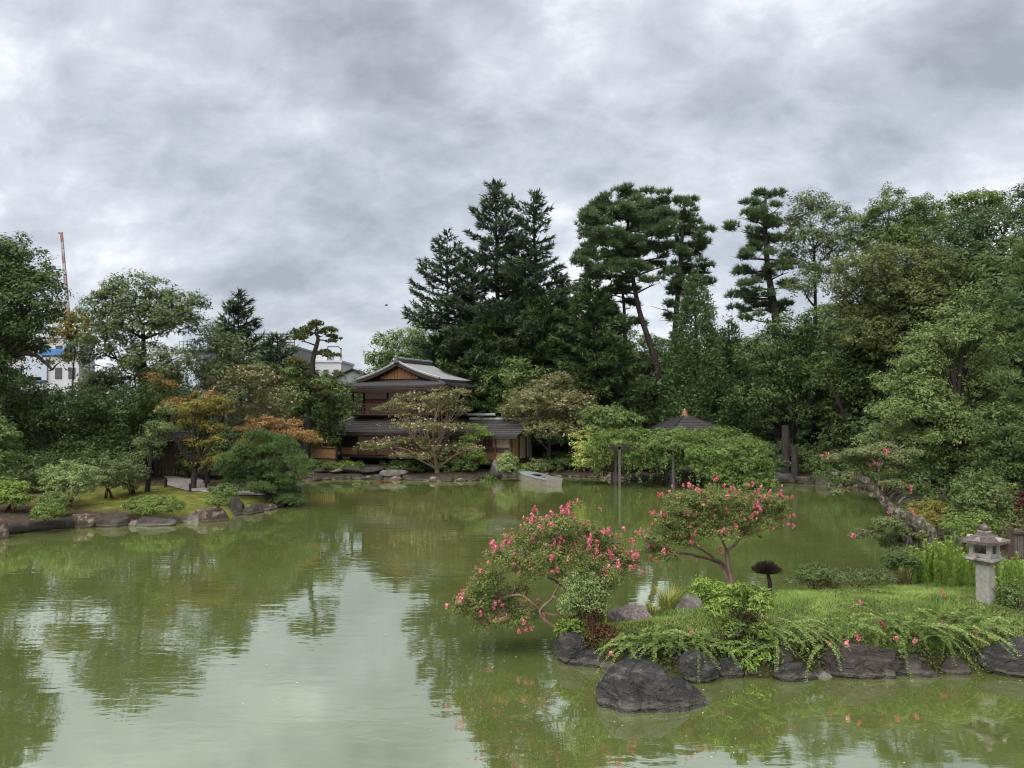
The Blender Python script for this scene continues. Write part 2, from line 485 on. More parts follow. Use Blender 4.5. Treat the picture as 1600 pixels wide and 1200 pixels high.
def ground_mat():
    m, t, o = new_mat('mossy_ground')
    tc = t.nodes.new('ShaderNodeTexCoord')
    n1 = node(t, 'ShaderNodeTexNoise', Scale=.35, Detail=6, Roughness=.6)
    n2 = node(t, 'ShaderNodeTexNoise', Scale=6, Detail=8, Roughness=.7)
    n3 = node(t, 'ShaderNodeTexNoise', Scale=1.3, Detail=5, Roughness=.6)
    for n in (n1, n2, n3): t.links.new(tc.outputs['Object'], n.inputs['Vector'])
    soil = ramp_(t, n2.outputs[0], [(.3, (.020, .015, .010)), (.7, (.062, .047, .032))])
    moss = ramp_(t, n3.outputs[0], [(.3, (.045, .050, .012)), (.52, (.088, .095, .020)), (.72, (.145, .138, .027))])
    at = t.nodes.new('ShaderNodeAttribute'); at.attribute_name = 'moss'
    ad = t.nodes.new('ShaderNodeMath'); ad.operation = 'ADD'
    t.links.new(at.outputs['Fac'], ad.inputs[0]); t.links.new(n1.outputs[0], ad.inputs[1])
    f = ramp_(t, ad.outputs[0], [(.58, (0, 0, 0)), (.78, (1, 1, 1))])
    mx = t.nodes.new('ShaderNodeMixRGB')
    t.links.new(f, mx.inputs[0]); t.links.new(soil, mx.inputs[1]); t.links.new(moss, mx.inputs[2])
    p = node(t, 'ShaderNodeBsdfPrincipled', Roughness=.95)
    p.inputs['Specular IOR Level'].default_value = .1
    t.links.new(mx.outputs[0], p.inputs['Base Color'])
    b = node(t, 'ShaderNodeBump', Strength=.6, Distance=.05)
    t.links.new(n2.outputs[0], b.inputs['Height']); t.links.new(b.outputs[0], p.inputs['Normal'])
    t.links.new(p.outputs[0], o.inputs[0])
    return m
gme = mesh_np('ground', np.stack([XX, YY, ZZ], -1).reshape(-1, 3), [gf], ground_mat(), smooth=True)
moss = np.exp(-(((XX + 15.5) / 9) ** 2 + ((YY - 37) / 4.2) ** 2) ** 2) * .42 - .05
a = gme.attributes.new('moss', 'FLOAT', 'POINT'); a.data.foreach_set('value', moss.ravel().astype(np.float32))
ground = tag(obj('ground', gme), kind='structure')

# water
def water_mat():
    m, t, o = new_mat('green_pond_water')
    tc = t.nodes.new('ShaderNodeTexCoord')
    def nz(scale, st, detail=3, dist=.4, rot=0.0):
        mp = t.nodes.new('ShaderNodeMapping'); mp.inputs['Scale'].default_value = st; mp.inputs['Rotation'].default_value = (0, 0, rot)
        t.links.new(tc.outputs['Object'], mp.inputs[0])
        n = node(t, 'ShaderNodeTexNoise', Scale=scale, Detail=detail, Roughness=.5, Distortion=dist)
        t.links.new(mp.outputs[0], n.inputs['Vector'])
        return n.outputs[0]
    def mt(op, a, b):
        n = t.nodes.new('ShaderNodeMath'); n.operation = op
        for k, q in enumerate((a, b)):
            if isinstance(q, (int, float)): n.inputs[k].default_value = q
            else: t.links.new(q, n.inputs[k])
        return n.outputs[0]
    w1 = nz(1.0, (.45, 1.5, 1), 2, .6, .12)       # long gentle swell across the view
    w2 = nz(3.2, (.6, 1.4, 1), 2, .5, -.1)        # ripples
    area = ramp_(t, nz(.16, (1, 1, 1), 2, 0.2), [(.38, (.22, .22, .22)), (.62, (1, 1, 1))])   # calm and ruffled patches
    h = mt('MULTIPLY', mt('ADD', mt('MULTIPLY', w1, .014), mt('MULTIPLY', w2, .0060)), area)
    b = node(t, 'ShaderNodeBump', Strength=.5, Distance=1.0)
    t.links.new(h, b.inputs['Height'])
    murk = ramp_(t, nz(.5, (1, 1, 1), 5, 1.2), [(.3, (.078, .095, .027)), (.7, (.094, .113, .033))])
    d = t.nodes.new('ShaderNodeBsdfDiffuse'); t.links.new(murk, d.inputs[0])
    g = node(t, 'ShaderNodeBsdfGlossy', Roughness=.03)
    g.inputs[0].default_value = (.96, 1, .90, 1)
    t.links.new(b.outputs[0], g.inputs['Normal'])
    fr = node(t, 'ShaderNodeFresnel', IOR=1.33)
    f = mt('ADD', mt('MULTIPLY', fr.outputs[0], .46), .47)
    mx = t.nodes.new('ShaderNodeMixShader')
    t.links.new(f, mx.inputs[0]); t.links.new(d.outputs[0], mx.inputs[1]); t.links.new(g.outputs[0], mx.inputs[2])
    t.links.new(mx.outputs[0], o.inputs[0])
    return m
wx, wy = np.linspace(-46, 46, 24), np.linspace(-13, 62, 20)
wX, wY = np.meshgrid(wx, wy)
i = np.arange(19)[:, None] * 24 + np.arange(23)[None, :]
tag(obj('water', mesh_np('water', np.stack([wX, wY, np.zeros_like(wX)], -1).reshape(-1, 3), [np.stack([i, i + 1, i + 25, i + 24], -1).reshape(-1, 4)], water_mat())), kind='structure')

# ---------------------------------------------------------------- stones
def sines(V, rng, f, n=5):
    r = np.zeros(len(V))
    for k in range(n):
        w = rng.normal(size=3) * f
        r += np.sin(V @ w + rng.random() * 6.3 + 1.2 * np.sin(V @ (rng.normal(size=3) * f * .6)))
    return r / n
ICO = {}
def ico(sub):
    if sub not in ICO:
        bm = bmesh.new(); bmesh.ops.create_icosphere(bm, subdivisions=sub, radius=1)
        ICO[sub] = (np.array([v.co[:] for v in bm.verts]), np.array([[v.index for v in f.verts] for f in bm.faces]))
        bm.free()
    return ICO[sub]
def rock_mesh(name, dims, seed, m, sub=4, cuts=9, strata=0.0, rough=.05, smooth=False, planes=()):
    rng = np.random.default_rng(seed)
    V, f = ico(sub); V = V.copy()
    V *= 1 + .14 * sines(V, rng, 1.6)[:, None]
    for k in range(cuts):
        n = norm(rng.normal(size=3)); n[2] = abs(n[2]) * .8; n = norm(n)
        d = rng.uniform(.55, .84)
        V -= n * np.maximum(V @ n - d, 0)[:, None] * .97
    for n, d in planes:
        n = norm(np.array(n, float)); V -= n * np.maximum(V @ n - d, 0)[:, None] * .95
    if strata:      # bedded rock: ledges, and a few steep fractures across them
        for ax_, fr_, am in (((.30, .12, 1.), 8, 1.0), ((.9, -.5, .25), 2.6, .8)):
            q = V @ norm(np.array(ax_)) * fr_ + .9 * sines(V, rng, 2.2) + 40
            k_ = np.floor(q).astype(int); fq = q - k_
            tb = rng.uniform(-1, 1, 120)
            st = np.clip((fq - .82) / .18, 0, 1)
            V *= 1 + am * strata * (tb[k_] * (1 - st) + tb[k_ + 1] * st - .8 * np.exp(-((fq - .9) / .07) ** 2))[:, None] * np.array((1, 1, .4))
    V *= 1 + (rough * sines(V, rng, 6) + rough * .6 * sines(V, rng, 14) + rough * .35 * sines(V, rng, 34))[:, None]
    V = V * np.array(dims) / 2
    return mesh_np(name, V, [f], m, smooth=smooth)

M['rock_dark'] = noise_mat('dark_wet_stone', [(.32, (.006, .006, .0065)), (.48, (.023, .0205, .019)), (.58, (.058, .053, .049)), (.70, (.15, .145, .14))], 3.4, .5, 1.0, 11, (1, 1, 2.6), bdist=.07, second=(11, (.40, .39, .37), .645, .69), spec=.45, wet=True, crack=1.25)
M['rock_grey'] = noise_mat('grey_stone', [(.3, (.075, .065, .060)), (.7, (.24, .22, .20))], 4, .85, .9, 14, bdist=.03, second=(5, (.42, .39, .34), .58, .68), wet=True)
M['rock_brown'] = noise_mat('brown_lichen_stone', [(.3, (.040, .026, .020)), (.7, (.150, .105, .078))], 3.2, .85, .9, 14, bdist=.03, second=(3.5, (.42, .37, .29), .54, .64), wet=True)
M['rock_white'] = noise_mat('pale_stone', [(.3, (.20, .19, .18)), (.7, (.46, .44, .41))], 4, .85, .7, 14)
M['rock_shore'] = noise_mat('shore_stone', [(.3, (.018, .016, .013)), (.55, (.052, .044, .036)), (.75, (.115, .100, .085))], 2.0, .85, .9, 9, bdist=.03, wet=True)
M['rock_speck'] = noise_mat('speckled_pink_stone', [(.35, (.12, .09, .085)), (.65, (.36, .30, .28))], 16, .9, .9, 26, bdist=.02)

def boulder(loc, dims, label, m, seed, rz=0.0, sub=4, sink=.25, **kw):
    me = rock_mesh('boulder', dims, seed, M[m], sub=sub, **kw)
    o = obj('boulder', me)
    o.location = (float(loc[0]), float(loc[1]), float(loc[2]) + dims[2] * (.5 - sink))
    o.rotation_euler = (0, 0, rz)
    return tag(o, label, 'boulder')

STONES = {k: [rock_mesh('stone', (1, .8, .62), 900 + 7 * q + len(k), M[k], sub=3, cuts=7) for q in range(4)] for k in ('rock_shore', 'rock_brown', 'rock_dark', 'rock_grey')}
def edge_stones(parent, pts, seed, kinds, size=(.5, 1.1), gap=.8, z=.02, tall=(.7, 1.2)):
    """laid side by side along a shoreline; every stone a child of its bank"""
    rng = np.random.default_rng(seed)
    pts = np.asarray(pts, float)
    seg = np.linalg.norm(np.diff(pts, axis=0), axis=1); cum = np.concatenate([[0], np.cumsum(seg)])
    s = 0.0; n = 0
    while s < cum[-1]:
        k = min(np.searchsorted(cum, s, 'right') - 1, len(seg) - 1)
        q = pts[k] + (pts[k + 1] - pts[k]) * (s - cum[k]) / seg[k]
        L = rng.uniform(*size)
        if rng.random() < .2: L *= 1.5
        o = obj('stone', STONES[kinds[rng.integers(len(kinds))]][rng.integers(4)], parent)
        ang = math.atan2(*(pts[k + 1] - pts[k])[::-1])
        hgt = L * rng.uniform(*tall)
        o.scale = (L * 1.25, L * rng.uniform(.9, 1.3), hgt)
        o.rotation_euler = (rng.uniform(-.2, .2), rng.uniform(-.2, .2), ang + rng.uniform(-.35, .35) + (math.pi if rng.random() < .5 else 0))
        o.location = (q[0] + rng.uniform(-.15, .15) - parent.location[0], q[1] + rng.uniform(-.15, .25) - parent.location[1], z + .08 * hgt + rng.uniform(-.06, .06))
        s += L * gap; n += 1
    return n
# left bank edging, the far shore before the house, beside the boat, under the trellis and the right bank
edge_stones(ground, [(-30, 28.3), (-25, 29.0), (-20.2, 29.8)], 1, ['rock_brown', 'rock_shore'], (.45, .9))
edge_stones(ground, [(-17.2, 32.2), (-13.6, 33.6)], 2, ['rock_shore', 'rock_brown', 'rock_shore', 'rock_grey'], (.35, .9))
edge_stones(ground, [(-12.4, 35.4), (-11.6, 38.0), (-11.5, 41)], 3, ['rock_shore', 'rock_brown'], (.5, 1.0))
edge_stones(ground, [(-14.2, 51.5), (-12.4, 53.9), (-7, 53.3), (-5, 51.9), (-2.6, 52.4), (-.9, 54.8)], 4, ['rock_shore', 'rock_shore', 'rock_shore', 'rock_brown'], (.40, .95), tall=(.6, 1.1))
edge_stones(ground, [(-13.5, 54.6), (-11, 54.7), (-7.5, 54.2)], 14, ['rock_shore', 'rock_shore', 'rock_grey'], (.6, 1.3), gap=1.0, z=.5, tall=(.4, .6))
edge_stones(ground, [(-.6, 55.1), (2.8, 56.9), (8.4, 53.1)], 5, ['rock_shore', 'rock_brown'], (.35, .7))
edge_stones(ground, [(8.6, 53), (15.5, 53.6), (20.0, 49.8)], 6, ['rock_shore', 'rock_shore', 'rock_dark'], (.7, 1.5), tall=(.8, 1.4))
edge_stones(ground, [(20.2, 49.6), (21.7, 47.5), (20.4, 38.8), (17.3, 31.6), (15.7, 27.2)], 7, ['rock_shore', 'rock_brown'], (.5, 1.0))

# distinctive boulders of the left bank
def bpx(px, py, z, **k): return G(px, py, z)
boulder(G(126, 824, .0), (1.05, .75, .95), 'brown boulder blotched with pale lichen at the edge of the left moss bank', 'rock_brown', 21, .2)
boulder(G(330, 813, .0), (1.65, 1.3, 1.0), 'broad flat topped boulder with white streaks on its right side at the pond edge', 'rock_brown', 22, -.2, planes=[((0, 0, 1), .55)])
boulder(G(369, 802, .05), (.95, .8, 1.15), 'tall upright grey boulder under the round garden pine', 'rock_shore', 23, .5, cuts=8, planes=[((.1, -.1, 1), .78), ((-1, -.2, .12), .6), ((1, -.3, .1), .62), ((0, -1, .1), .6)])
boulder(G(176, 822, .0), (1.5, .7, .62), 'long low dark boulder right of the lichen boulder on the left bank', 'rock_shore', 24, .15)
boulder(G(241, 821, .0), (1.9, .7, .58), 'long dark low boulder below the clipped hedge at the water', 'rock_shore', 25, .1)
boulder(G(196, 821, -.02), (.42, .35, .42), 'small rosy brown stone between two long dark boulders', 'rock_brown', 26)
boulder(G(212, 822, -.02), (.62, .42, .40), 'small pale blue grey stone at the edge of the left bank', 'rock_grey', 27, 0, 3)
boulder(G(-4, 842, -.02), (1.1, .9, 1.1), 'round pale brown boulder cut off by the left edge of the photo', 'rock_brown', 28)
lg = MB(); rr = np.random.default_rng(5)
P0, P1 = G(8, 835, .0), G(112, 826, .0)
lp = np.linspace(P0, P1, 12) + np.array((0, 0, .22)); lp[:, 2] += rr.normal(size=12) * .012
lg.tube(lp, .21 + .02 * rr.normal(size=12), 10)
tag(lg.build('timber_log', M['bark'], None, smooth=True), 'long dark log lying along the water edge at far left', 'log')
# ---------------------------------------------------------------- plants: builders
def lobe_leaves(rng, c, r, cl, nl, back=.45, bottom=-.45, shell=.5, flat=.62, dens=1.0):
    c = np.asarray(c, float); r = np.asarray(r, float)
    p = 1.6075
    area = 4 * math.pi * (((r[0] * r[1]) ** p + (r[0] * r[2]) ** p + (r[1] * r[2]) ** p) / 3) ** (1 / p)
    n = int(area / (cl * cl * 1.9) * dens) + 4
    d = norm(rng.normal(size=(n * 2, 3)))
    keep = (d[:, 2] > bottom + .3 * rng.normal(size=2 * n)) & ((d[:, 1] < .25) | (rng.random(2 * n) < back))
    d = d[keep]
    n = len(d)
    rad = 1 - shell * rng.random(n) ** 1.8
    k1, k2 = rng.normal(size=3) * 3, rng.normal(size=3) * 4
    rad *= 1 + .13 * np.sin(d @ k1 + rng.random() * 6) + .09 * np.sin(d @ k2 + rng.random() * 6)
    cc = c + d * r * rad[:, None]
    rep = np.repeat(np.arange(n), nl)
    o = norm(rng.normal(size=(n * nl, 3))) * (rng.random((n * nl, 1)) ** .45)
    size = cl * rng.uniform(.65, 1.25, n)
    P = cc[rep] + o * size[rep][:, None] * np.array((1, 1, flat))
    N = norm(d[rep] * .45 + np.array((0, 0, .55)) + o * .55 + rng.normal(size=(n * nl, 3)) * .38)
    var = np.clip(.5 * rng.random(n)[rep] + .5 * rng.random(n * nl), 0, 1)
    return P, N, var, cc

def px_lobes(lobes, Y, jit=0.0, rng=None, depth=.85):
    s = Y / F; res = []
    for l in lobes:
        dY = l[4] if len(l) > 4 else (rng.uniform(-1, 1) * jit if rng is not None else 0)
        res.append((W(l[0], l[1], Y + dY), np.array((l[2] * s, l[2] * s * depth, l[3] * s))))
    return res

def leafy(t, name, lobes, rng, m, L, cl, nl, wid=.5, quad=False, droop=.2, **kw):
    """one foliage part over the given lobes, returns the clump centres"""
    Ps, Ns, vs_, cs = [], [], [], []
    for c, r in lobes:
        P, N, v, cc = lobe_leaves(rng, c, r, cl, nl, **kw)
        Ps.append(P); Ns.append(N); vs_.append(v); cs.append(cc)
    P, N, v = np.concatenate(Ps), np.concatenate(Ns), np.concatenate(vs_)
    ll = L * rng.uniform(.5, 1.3, len(P)) * (.8 + .45 * rng.random(len(P)) ** 3)
    V, f = leaf_arrays(P, N, ll, ll * wid, rng, droop, quad)
    o = obj(name, mesh_np(name, off(t, V), [f], M[m], v), t)
    return o, cs

def limbs_to(base, lobes, cs, rng, r0, fork=.45, sub=4, up=.35):
    """trunk, boughs and branches as tubes reaching into the crown"""
    base = np.asarray(base, float)
    cen = np.array([c for c, r in lobes])
    ztop = cen[:, 2].max(); top = cen.mean(0)
    low = fork < .38                      # low forked garden trees
    fz = fork if low else .82
    tp = np.array((base[0] + (top[0] - base[0]) * min(1, fz), base[1] + (top[1] - base[1]) * min(1, fz), base[2] + max(.4, ((top[2] if low else ztop) - base[2]) * fz)))
    mid = (base + tp) / 2 + rng.normal(size=3) * np.array((.25, .2, 0)) * r0 * 3
    tr = bez(base - np.array((0, 0, .3)), mid, tp, 12)
    rad = np.linspace(r0, r0 * (.72 if low else .3), 12); rad[0] *= 1.4; rad[1] *= 1.12
    paths = [(tr, rad)]
    for (c, r), cc in zip(lobes, cs):
        hd = np.linalg.norm(tr[:, :2] - c[:2], axis=1)
        want = c[2] - .55 * hd - .2
        k = int(np.argmin(np.abs(tr[3:, 2] - want[3:]))) + 3
        st = tr[k]; dist = np.linalg.norm(c - st)
        m_ = st + (c - st) * .5 + np.array((0, 0, (up * .3 if low else -.04) * dist)) + rng.normal(size=3) * .12 * dist
        b = bez(st, m_, c, 8)
        rr_ = min(rad[k] * .7, r0 * rng.uniform(.3, .5))
        paths.append((b, np.linspace(rr_, rr_ * .3, 8)))
        for q in range(sub):
            e_ = cc[rng.integers(len(cc))]
            s_ = b[rng.integers(3, 7)]
            mm = (s_ + e_) / 2 + np.array((0, 0, .12 * np.linalg.norm(e_ - s_))) + rng.normal(size=3) * .06 * np.linalg.norm(e_ - s_)
            paths.append((bez(s_, mm, e_, 5), np.linspace(rr_ * .4, rr_ * .08, 5)))
    return paths

def add_trunk(t, paths, m='bark', sides=7, name='trunk'):
    V, f = tube_arrays(paths, sides)
    o = obj(name, mesh_np(name, off(t, V), [f], M[m], smooth=True), t)
    if name in ('stems', 'twigs'): o['kind'] = 'stuff'
    return o

def broadleaf(name, label, Y, bpx_, lobes, m, r0=.25, L=.24, cl=.55, nl=30, seed=0, group=None, cat='tree', bark='bark', fork=.45, base_dY=0, wid=.5, jit=1.2, zb=None, sub=4, extra=None, quad=False, depth=.85, droop=.2, **kw):
    rng = np.random.default_rng(seed + 1000)
    X = (bpx_ - 800) / F * (Y + base_dY)
    zb = gh(X, Y + base_dY) if zb is None else zb
    t = thing(name, label, cat, (X, Y + base_dY, zb), 0, group)
    lw = px_lobes(lobes, Y, jit, rng, depth)
    o, cs = leafy(t, 'crown', lw, rng, m, L, cl, nl, wid, quad, droop, **kw)
    if extra:      # (material, share of the lobes' size, part name, kind)
        for (em, ename, dens, eL, kind) in extra:
            e_, _ = leafy(t, ename, [(c, r * 1.04) for c, r in lw], rng, em, eL, cl * .35, 6, .9, False, 0, dens=dens, shell=.15, bottom=-.2)
            if kind: e_['kind'] = kind
    add_trunk(t, limbs_to(t.location, lw, cs, rng, r0, fork, sub), bark)
    return t

def fir(name, label, Y, bx, ytop, halfw, seed, m='fir', ybot=None, power=.8, dens=1.0, spray=.55, droop=.18, group=None, r0=.28, lean=0.0, sparse=.0, bark='bark', zb=None, whorl=.55):
    rng = np.random.default_rng(seed + 2000)
    X = (bx - 800) / F * Y
    zb = gh(X, Y) if zb is None else zb
    ztop = W(bx, ytop, Y)[2]; H = ztop - zb
    R0 = halfw * Y / F
    z0 = .1 if ybot is None else (W(bx, ybot, Y)[2] - zb) / H
    t = thing(name, label, 'tree', (X, Y, zb), 0, group)
    tr = np.stack([X + lean * np.linspace(0, 1, 12) + .12 * np.sin(np.linspace(0, 5, 12)), np.full(12, Y), np.linspace(zb - .3, ztop, 12)], 1)
    paths = [(tr, np.linspace(r0, .03, 12))]
    BP, BT, BL, var = [], [], [], []
    nb = int((1 - z0) * H / whorl * 5)
    for k in range(nb):
        h = z0 + (1 - z0) * (k + rng.random()) / nb
        if rng.random() < sparse: continue
        a = k * 2.39996 + rng.normal() * .3
        L_ = R0 * (1 - h) ** power * rng.uniform(.45, 1.25) / max((1 - z0) ** power, .2) + .25
        root = np.array((np.interp(h, np.linspace(0, 1, 12), tr[:, 0]), Y, zb + h * H))
        du = np.array((math.cos(a), math.sin(a), 0))
        rise = (.55 * h - droop) * L_
        n_ = 6
        s = np.linspace(0, 1, n_)[:, None]
        b = root + du * L_ * s + np.array((0, 0, 1)) * (rise * s + .16 * L_ * (s ** 3 - .4 * s))
        paths.append((b, np.linspace(.035 + .010 * L_, .010, n_)))
        ns = max(6, int(L_ / spray * (9 + 3.2 * L_) * dens))
        if du[1] > .35: ns = max(4, int(ns * .5))
        ss = .10 + .90 * rng.random(ns) ** .75
        pp = np.stack([np.interp(ss, s[:, 0], b[:, q]) for q in range(3)], 1)
        lat = rng.uniform(-1, 1, ns) * (.10 + .42 * L_ * np.minimum(ss, 1.15 - ss) * 1.1)
        pp += np.array((-du[1], du[0], 0)) * lat[:, None] + np.array((0, 0, 1)) * (rng.normal(size=ns) * .07 - .10 * np.abs(lat))[:, None]
        side = np.sign(lat) * rng.uniform(.15, .9, ns)
        dirs = np.stack([np.cos(a + side), np.sin(a + side), rng.normal(size=ns) * .25 + .08 + .45 * h ** 2], 1)
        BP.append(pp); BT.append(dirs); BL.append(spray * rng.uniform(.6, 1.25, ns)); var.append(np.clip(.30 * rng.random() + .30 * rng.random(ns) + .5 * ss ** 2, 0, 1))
    P, T, L_, v = np.concatenate(BP), np.concatenate(BT), np.concatenate(BL), np.concatenate(var)
    P3 = np.repeat(P, 3, 0); T3 = norm(np.repeat(norm(T), 3, 0) + rng.normal(size=(len(P) * 3, 3)) * .38); L3 = np.repeat(L_, 3) * rng.uniform(.6, 1.1, len(P) * 3)
    V, f = needle_arrays(P3, T3, L3, L3 * .24, rng, norm(np.array((.1, -.25, 1.)) + .5 * rng.normal(size=P3.shape)))
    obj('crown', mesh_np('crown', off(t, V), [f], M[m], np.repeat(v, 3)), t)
    add_trunk(t, paths, bark, 6)
    return t

def pad_needles(rng, c, r, n_t, L, w, nn=9, spread=.6, up=.75):
    d = norm(rng.normal(size=(n_t, 3)))
    d[:, 2] = np.where(d[:, 2] < -.25, -d[:, 2], d[:, 2])
    P = c + d * r * (rng.random((n_t, 1)) ** .35)
    dr = norm(d * .75 + np.array((0, 0, up)))
    Pn = np.repeat(P, nn, 0)
    T = norm(np.repeat(dr, nn, 0) + rng.normal(size=(n_t * nn, 3)) * spread)
    Ln = L * rng.uniform(.7, 1.2, n_t * nn)
    v = np.clip(.55 * np.repeat(rng.random(n_t), nn) + .45 * rng.random(n_t * nn), 0, 1)
    return Pn, T, Ln, v

def pine(name, label, Y, trunk, r0, pads, seed, m='pine', L=.42, w=.05, dens=26, group=None, bark='bark', jit=1.0, zb=None, flat=1.0, nn=9, clumps=True, up=.75):
    """trunk: photo points from the ground up; pads: (px,py,rx,ry[,dY])"""
    rng = np.random.default_rng(seed + 3000)
    s = Y / F
    tw = np.array([W(q[0], q[1], Y + (q[2] if len(q) > 2 else 0)) for q in trunk])
    zb = gh(tw[0][0], tw[0][1]) if zb is None else zb
    tw[0][2] = zb
    t = thing(name, label, 'tree', (tw[0][0], tw[0][1], zb), 0, group)
    tp = smooth_path(tw, 18); tp[0, 2] -= .3
    rad = np.linspace(r0, r0 * .28, 18)
    paths = [(tp, rad)]
    Ps, Ts, Ls, vs_ = [], [], [], []
    for p in pads:
        dY = p[4] if len(p) > 4 else rng.uniform(-jit, jit)
        c = W(p[0], p[1], Y + dY)
        r = np.array((p[2] * s * 1.08, p[2] * s * .9, p[3] * s * flat * 1.22))
        # the bough that carries the pad
        low = tp[tp[:, 2] < c[2] + .2]
        k = int(np.argmin(np.linalg.norm(tp - (c - np.array((0, 0, .25 * np.linalg.norm(tp[:, :2] - c[:2], axis=1).min()))), axis=1)))
        st = tp[k]
        dist = np.linalg.norm(c - st)
        if dist > .3:
            e_ = c - np.array((0, 0, r[2] * .5))
            mm = (st + e_) / 2 + np.array((0, 0, .10 * dist)) + rng.normal(size=3) * .06 * dist
            b = bez(st, mm, e_, 7)
            rb = min(rad[k] * .55, .035 + .022 * dist)
            paths.append((b, np.linspace(rb, rb * .35, 7)))
            for q in range(3):
                ee = c + norm(rng.normal(size=3)) * r * np.array((.8, .8, .1))
                paths.append((bez(b[4], (b[4] + ee) / 2, ee, 4), np.linspace(rb * .4, rb * .15, 4)))
        # a pad is itself several small cushions
        nsub = max(3, int(round(r[0] * r[1] / .42))) if clumps else 1
        for q in range(nsub):
            if nsub > 1:
                cc = c + norm(rng.normal(size=3)) * r * rng.uniform(.25, .95) * np.array((1, 1, .9))
                r2 = np.array((1, 1, .52)) * rng.uniform(.34, .66)
                r2[2] = min(r2[2], r[2] * .8 + .12)
            else:
                cc, r2 = c, r
            nt_ = int(dens * r2[0] * r2[1] / .3) + 3
            a_ = pad_needles(rng, cc, r2, nt_, L, w, nn, up=up)
            Ps.append(a_[0]); Ts.append(a_[1]); Ls.append(a_[2]); vs_.append(np.clip(a_[3] * .62 + .38 * rng.random(), 0, 1))
    P, T, Ln, v = map(np.concatenate, (Ps, Ts, Ls, vs_))
    V, f = needle_arrays(P, T, Ln, np.full(len(P), w), rng)
    obj('crown', mesh_np('crown', off(t, V), [f], M[m], v), t)
    add_trunk(t, paths, bark, 7)
    return t

def cone_tree(name, label, Y, bx, ytop, halfw, seed, m='cypress', group=None, n=900, L=.5):
    """a dense cone of upswept plumes"""
    rng = np.random.default_rng(seed + 4000)
    X = (bx - 800) / F * Y; zb = gh(X, Y); H = W(bx, ytop, Y)[2] - zb; R0 = halfw * Y / F
    t = thing(name, label, 'tree', (X, Y, zb), 0, group)
    h = 1 - rng.random(n) ** .62 * .95
    a = rng.uniform(0, 2 * math.pi, n)
    keep = (np.sin(a) < .3) | (rng.random(n) < .45); h, a = h[keep], a[keep]; n = len(h)
    prof = R0 * (1 - h) ** .72 * (1 + .16 * np.sin(3 * a + 9 * h) + .1 * np.sin(5 * a - 23 * h))
    rr_ = prof * (1 - .35 * rng.random(n) ** 1.6)
    C0 = np.stack([X + rr_ * np.cos(a), Y + rr_ * np.sin(a), zb + h * H], 1)
    k = 40
    rep = np.repeat(np.arange(n), k)
    o = rng.normal(size=(n * k, 3)) * np.array((.24, .24, .30))
    P = C0[rep] + o
    outd = np.stack([np.cos(a), np.sin(a), np.full(n, .75)], 1)[rep]
    T = norm(outd + rng.normal(size=(n * k, 3)) * .9)
    ll = L * .6 * rng.uniform(.5, 1.1, n * k)
    V, f = needle_arrays(P, T, ll, ll * .45, rng)
    v = np.clip(.5 * rng.random(n)[rep] + .35 * rng.random(n * k) + .2 * o[:, 2], 0, 1)
    obj('crown', mesh_np('crown', off(t, V), [f], M[m], v), t)
    add_trunk(t, [(np.array([(X, Y, zb - .3), (X, Y, zb + H * .5), (X, Y, zb + H * .96)]), (.3, .18, .03))], 'bark')
    return t

def shrub(name, label, loc, r, m, seed, L=.1, cl=.16, nl=16, group=None, cat='shrub', stems=5, wid=.5, bark='stem', quad=False, parts=None, lift=None, **kw):
    rng = np.random.default_rng(seed + 5000)
    loc = np.asarray(loc, float); r = np.asarray(r, float)
    t = thing(name, label, cat, loc, 0, group)
    c = loc + np.array((0, 0, r[2] * .75 if lift is None else lift))
    lobes = [(c, r)]
    kw.setdefault('bottom', -.75); kw.setdefault('back', .7)
    o, cs = leafy(t, 'foliage', lobes, rng, m, L, cl, nl, wid, quad, **kw)
    paths = []
    for k in range(stems):
        e_ = cs[0][rng.integers(len(cs[0]))]
        b0 = loc + np.array((rng.normal() * .12 * r[0], rng.normal() * .12 * r[1], -.1))
        paths.append((bez(b0, (b0 + e_) / 2 + np.array((0, 0, .1 * r[2])), e_, 6), np.linspace(.02 + .02 * r[2], .006, 6)))
    add_trunk(t, paths, bark, 5, 'stems')
    return t
# ---------------------------------------------------------------- buildings and garden structures
def wood(name, lo, hi, st=(1, 1, 1), rough=.75, sc=5): return noise_mat(name, [(.3, lo), (.7, hi)], sc, rough, .25, 18, st)
M['w_dark'] = wood('dark_timber', (.016, .011, .009), (.040, .028, .022))
M['w_red'] = wood('red_brown_timber', (.105, .045, .028), (.21, .10, .062), (6, 6, .5))
M['w_orange'] = wood('warm_cedar', (.15, .066, .028), (.28, .135, .058), (7, 7, .6))
M['w_tan'] = wood('tan_board', (.30, .165, .075), (.46, .26, .12), (5, 5, .6))
M['w_grey'] = wood('weathered_wood', (.070, .062, .054), (.20, .18, .16), (7, 7, .5))
M['w_post'] = wood('wet_grey_post', (.040, .038, .034), (.13, .12, .105), (7, 7, .5))
M['w_mid'] = wood('brown_timber', (.050, .032, .022), (.115, .078, .055), (5, 5, .6))
M['blind'] = noise_mat('reed_blind', [(.3, (.32, .265, .225)), (.7, (.48, .405, .35))], 3, .9, .5, 20, (.4, .4, 14))
M['shoji'] = noise_mat('paper_screen', [(.3, (.36, .29, .22)), (.7, (.46, .38, .30))], 2, .9, .05)
M['plaster'] = noise_mat('tan_plaster', [(.3, (.36, .26, .18)), (.7, (.48, .36, .26))], 3, .9, .1)
M['roof_dark'] = noise_mat('dark_shingle', [(.3, (.018, .016, .016)), (.7, (.050, .046, .045))], 3, .6, .8, 16, (1, 1, 4))
M['shingle_edge'] = noise_mat('shingle_edge', [(.3, (.040, .036, .035)), (.7, (.105, .098, .095))], 6, .6, .4, 16)
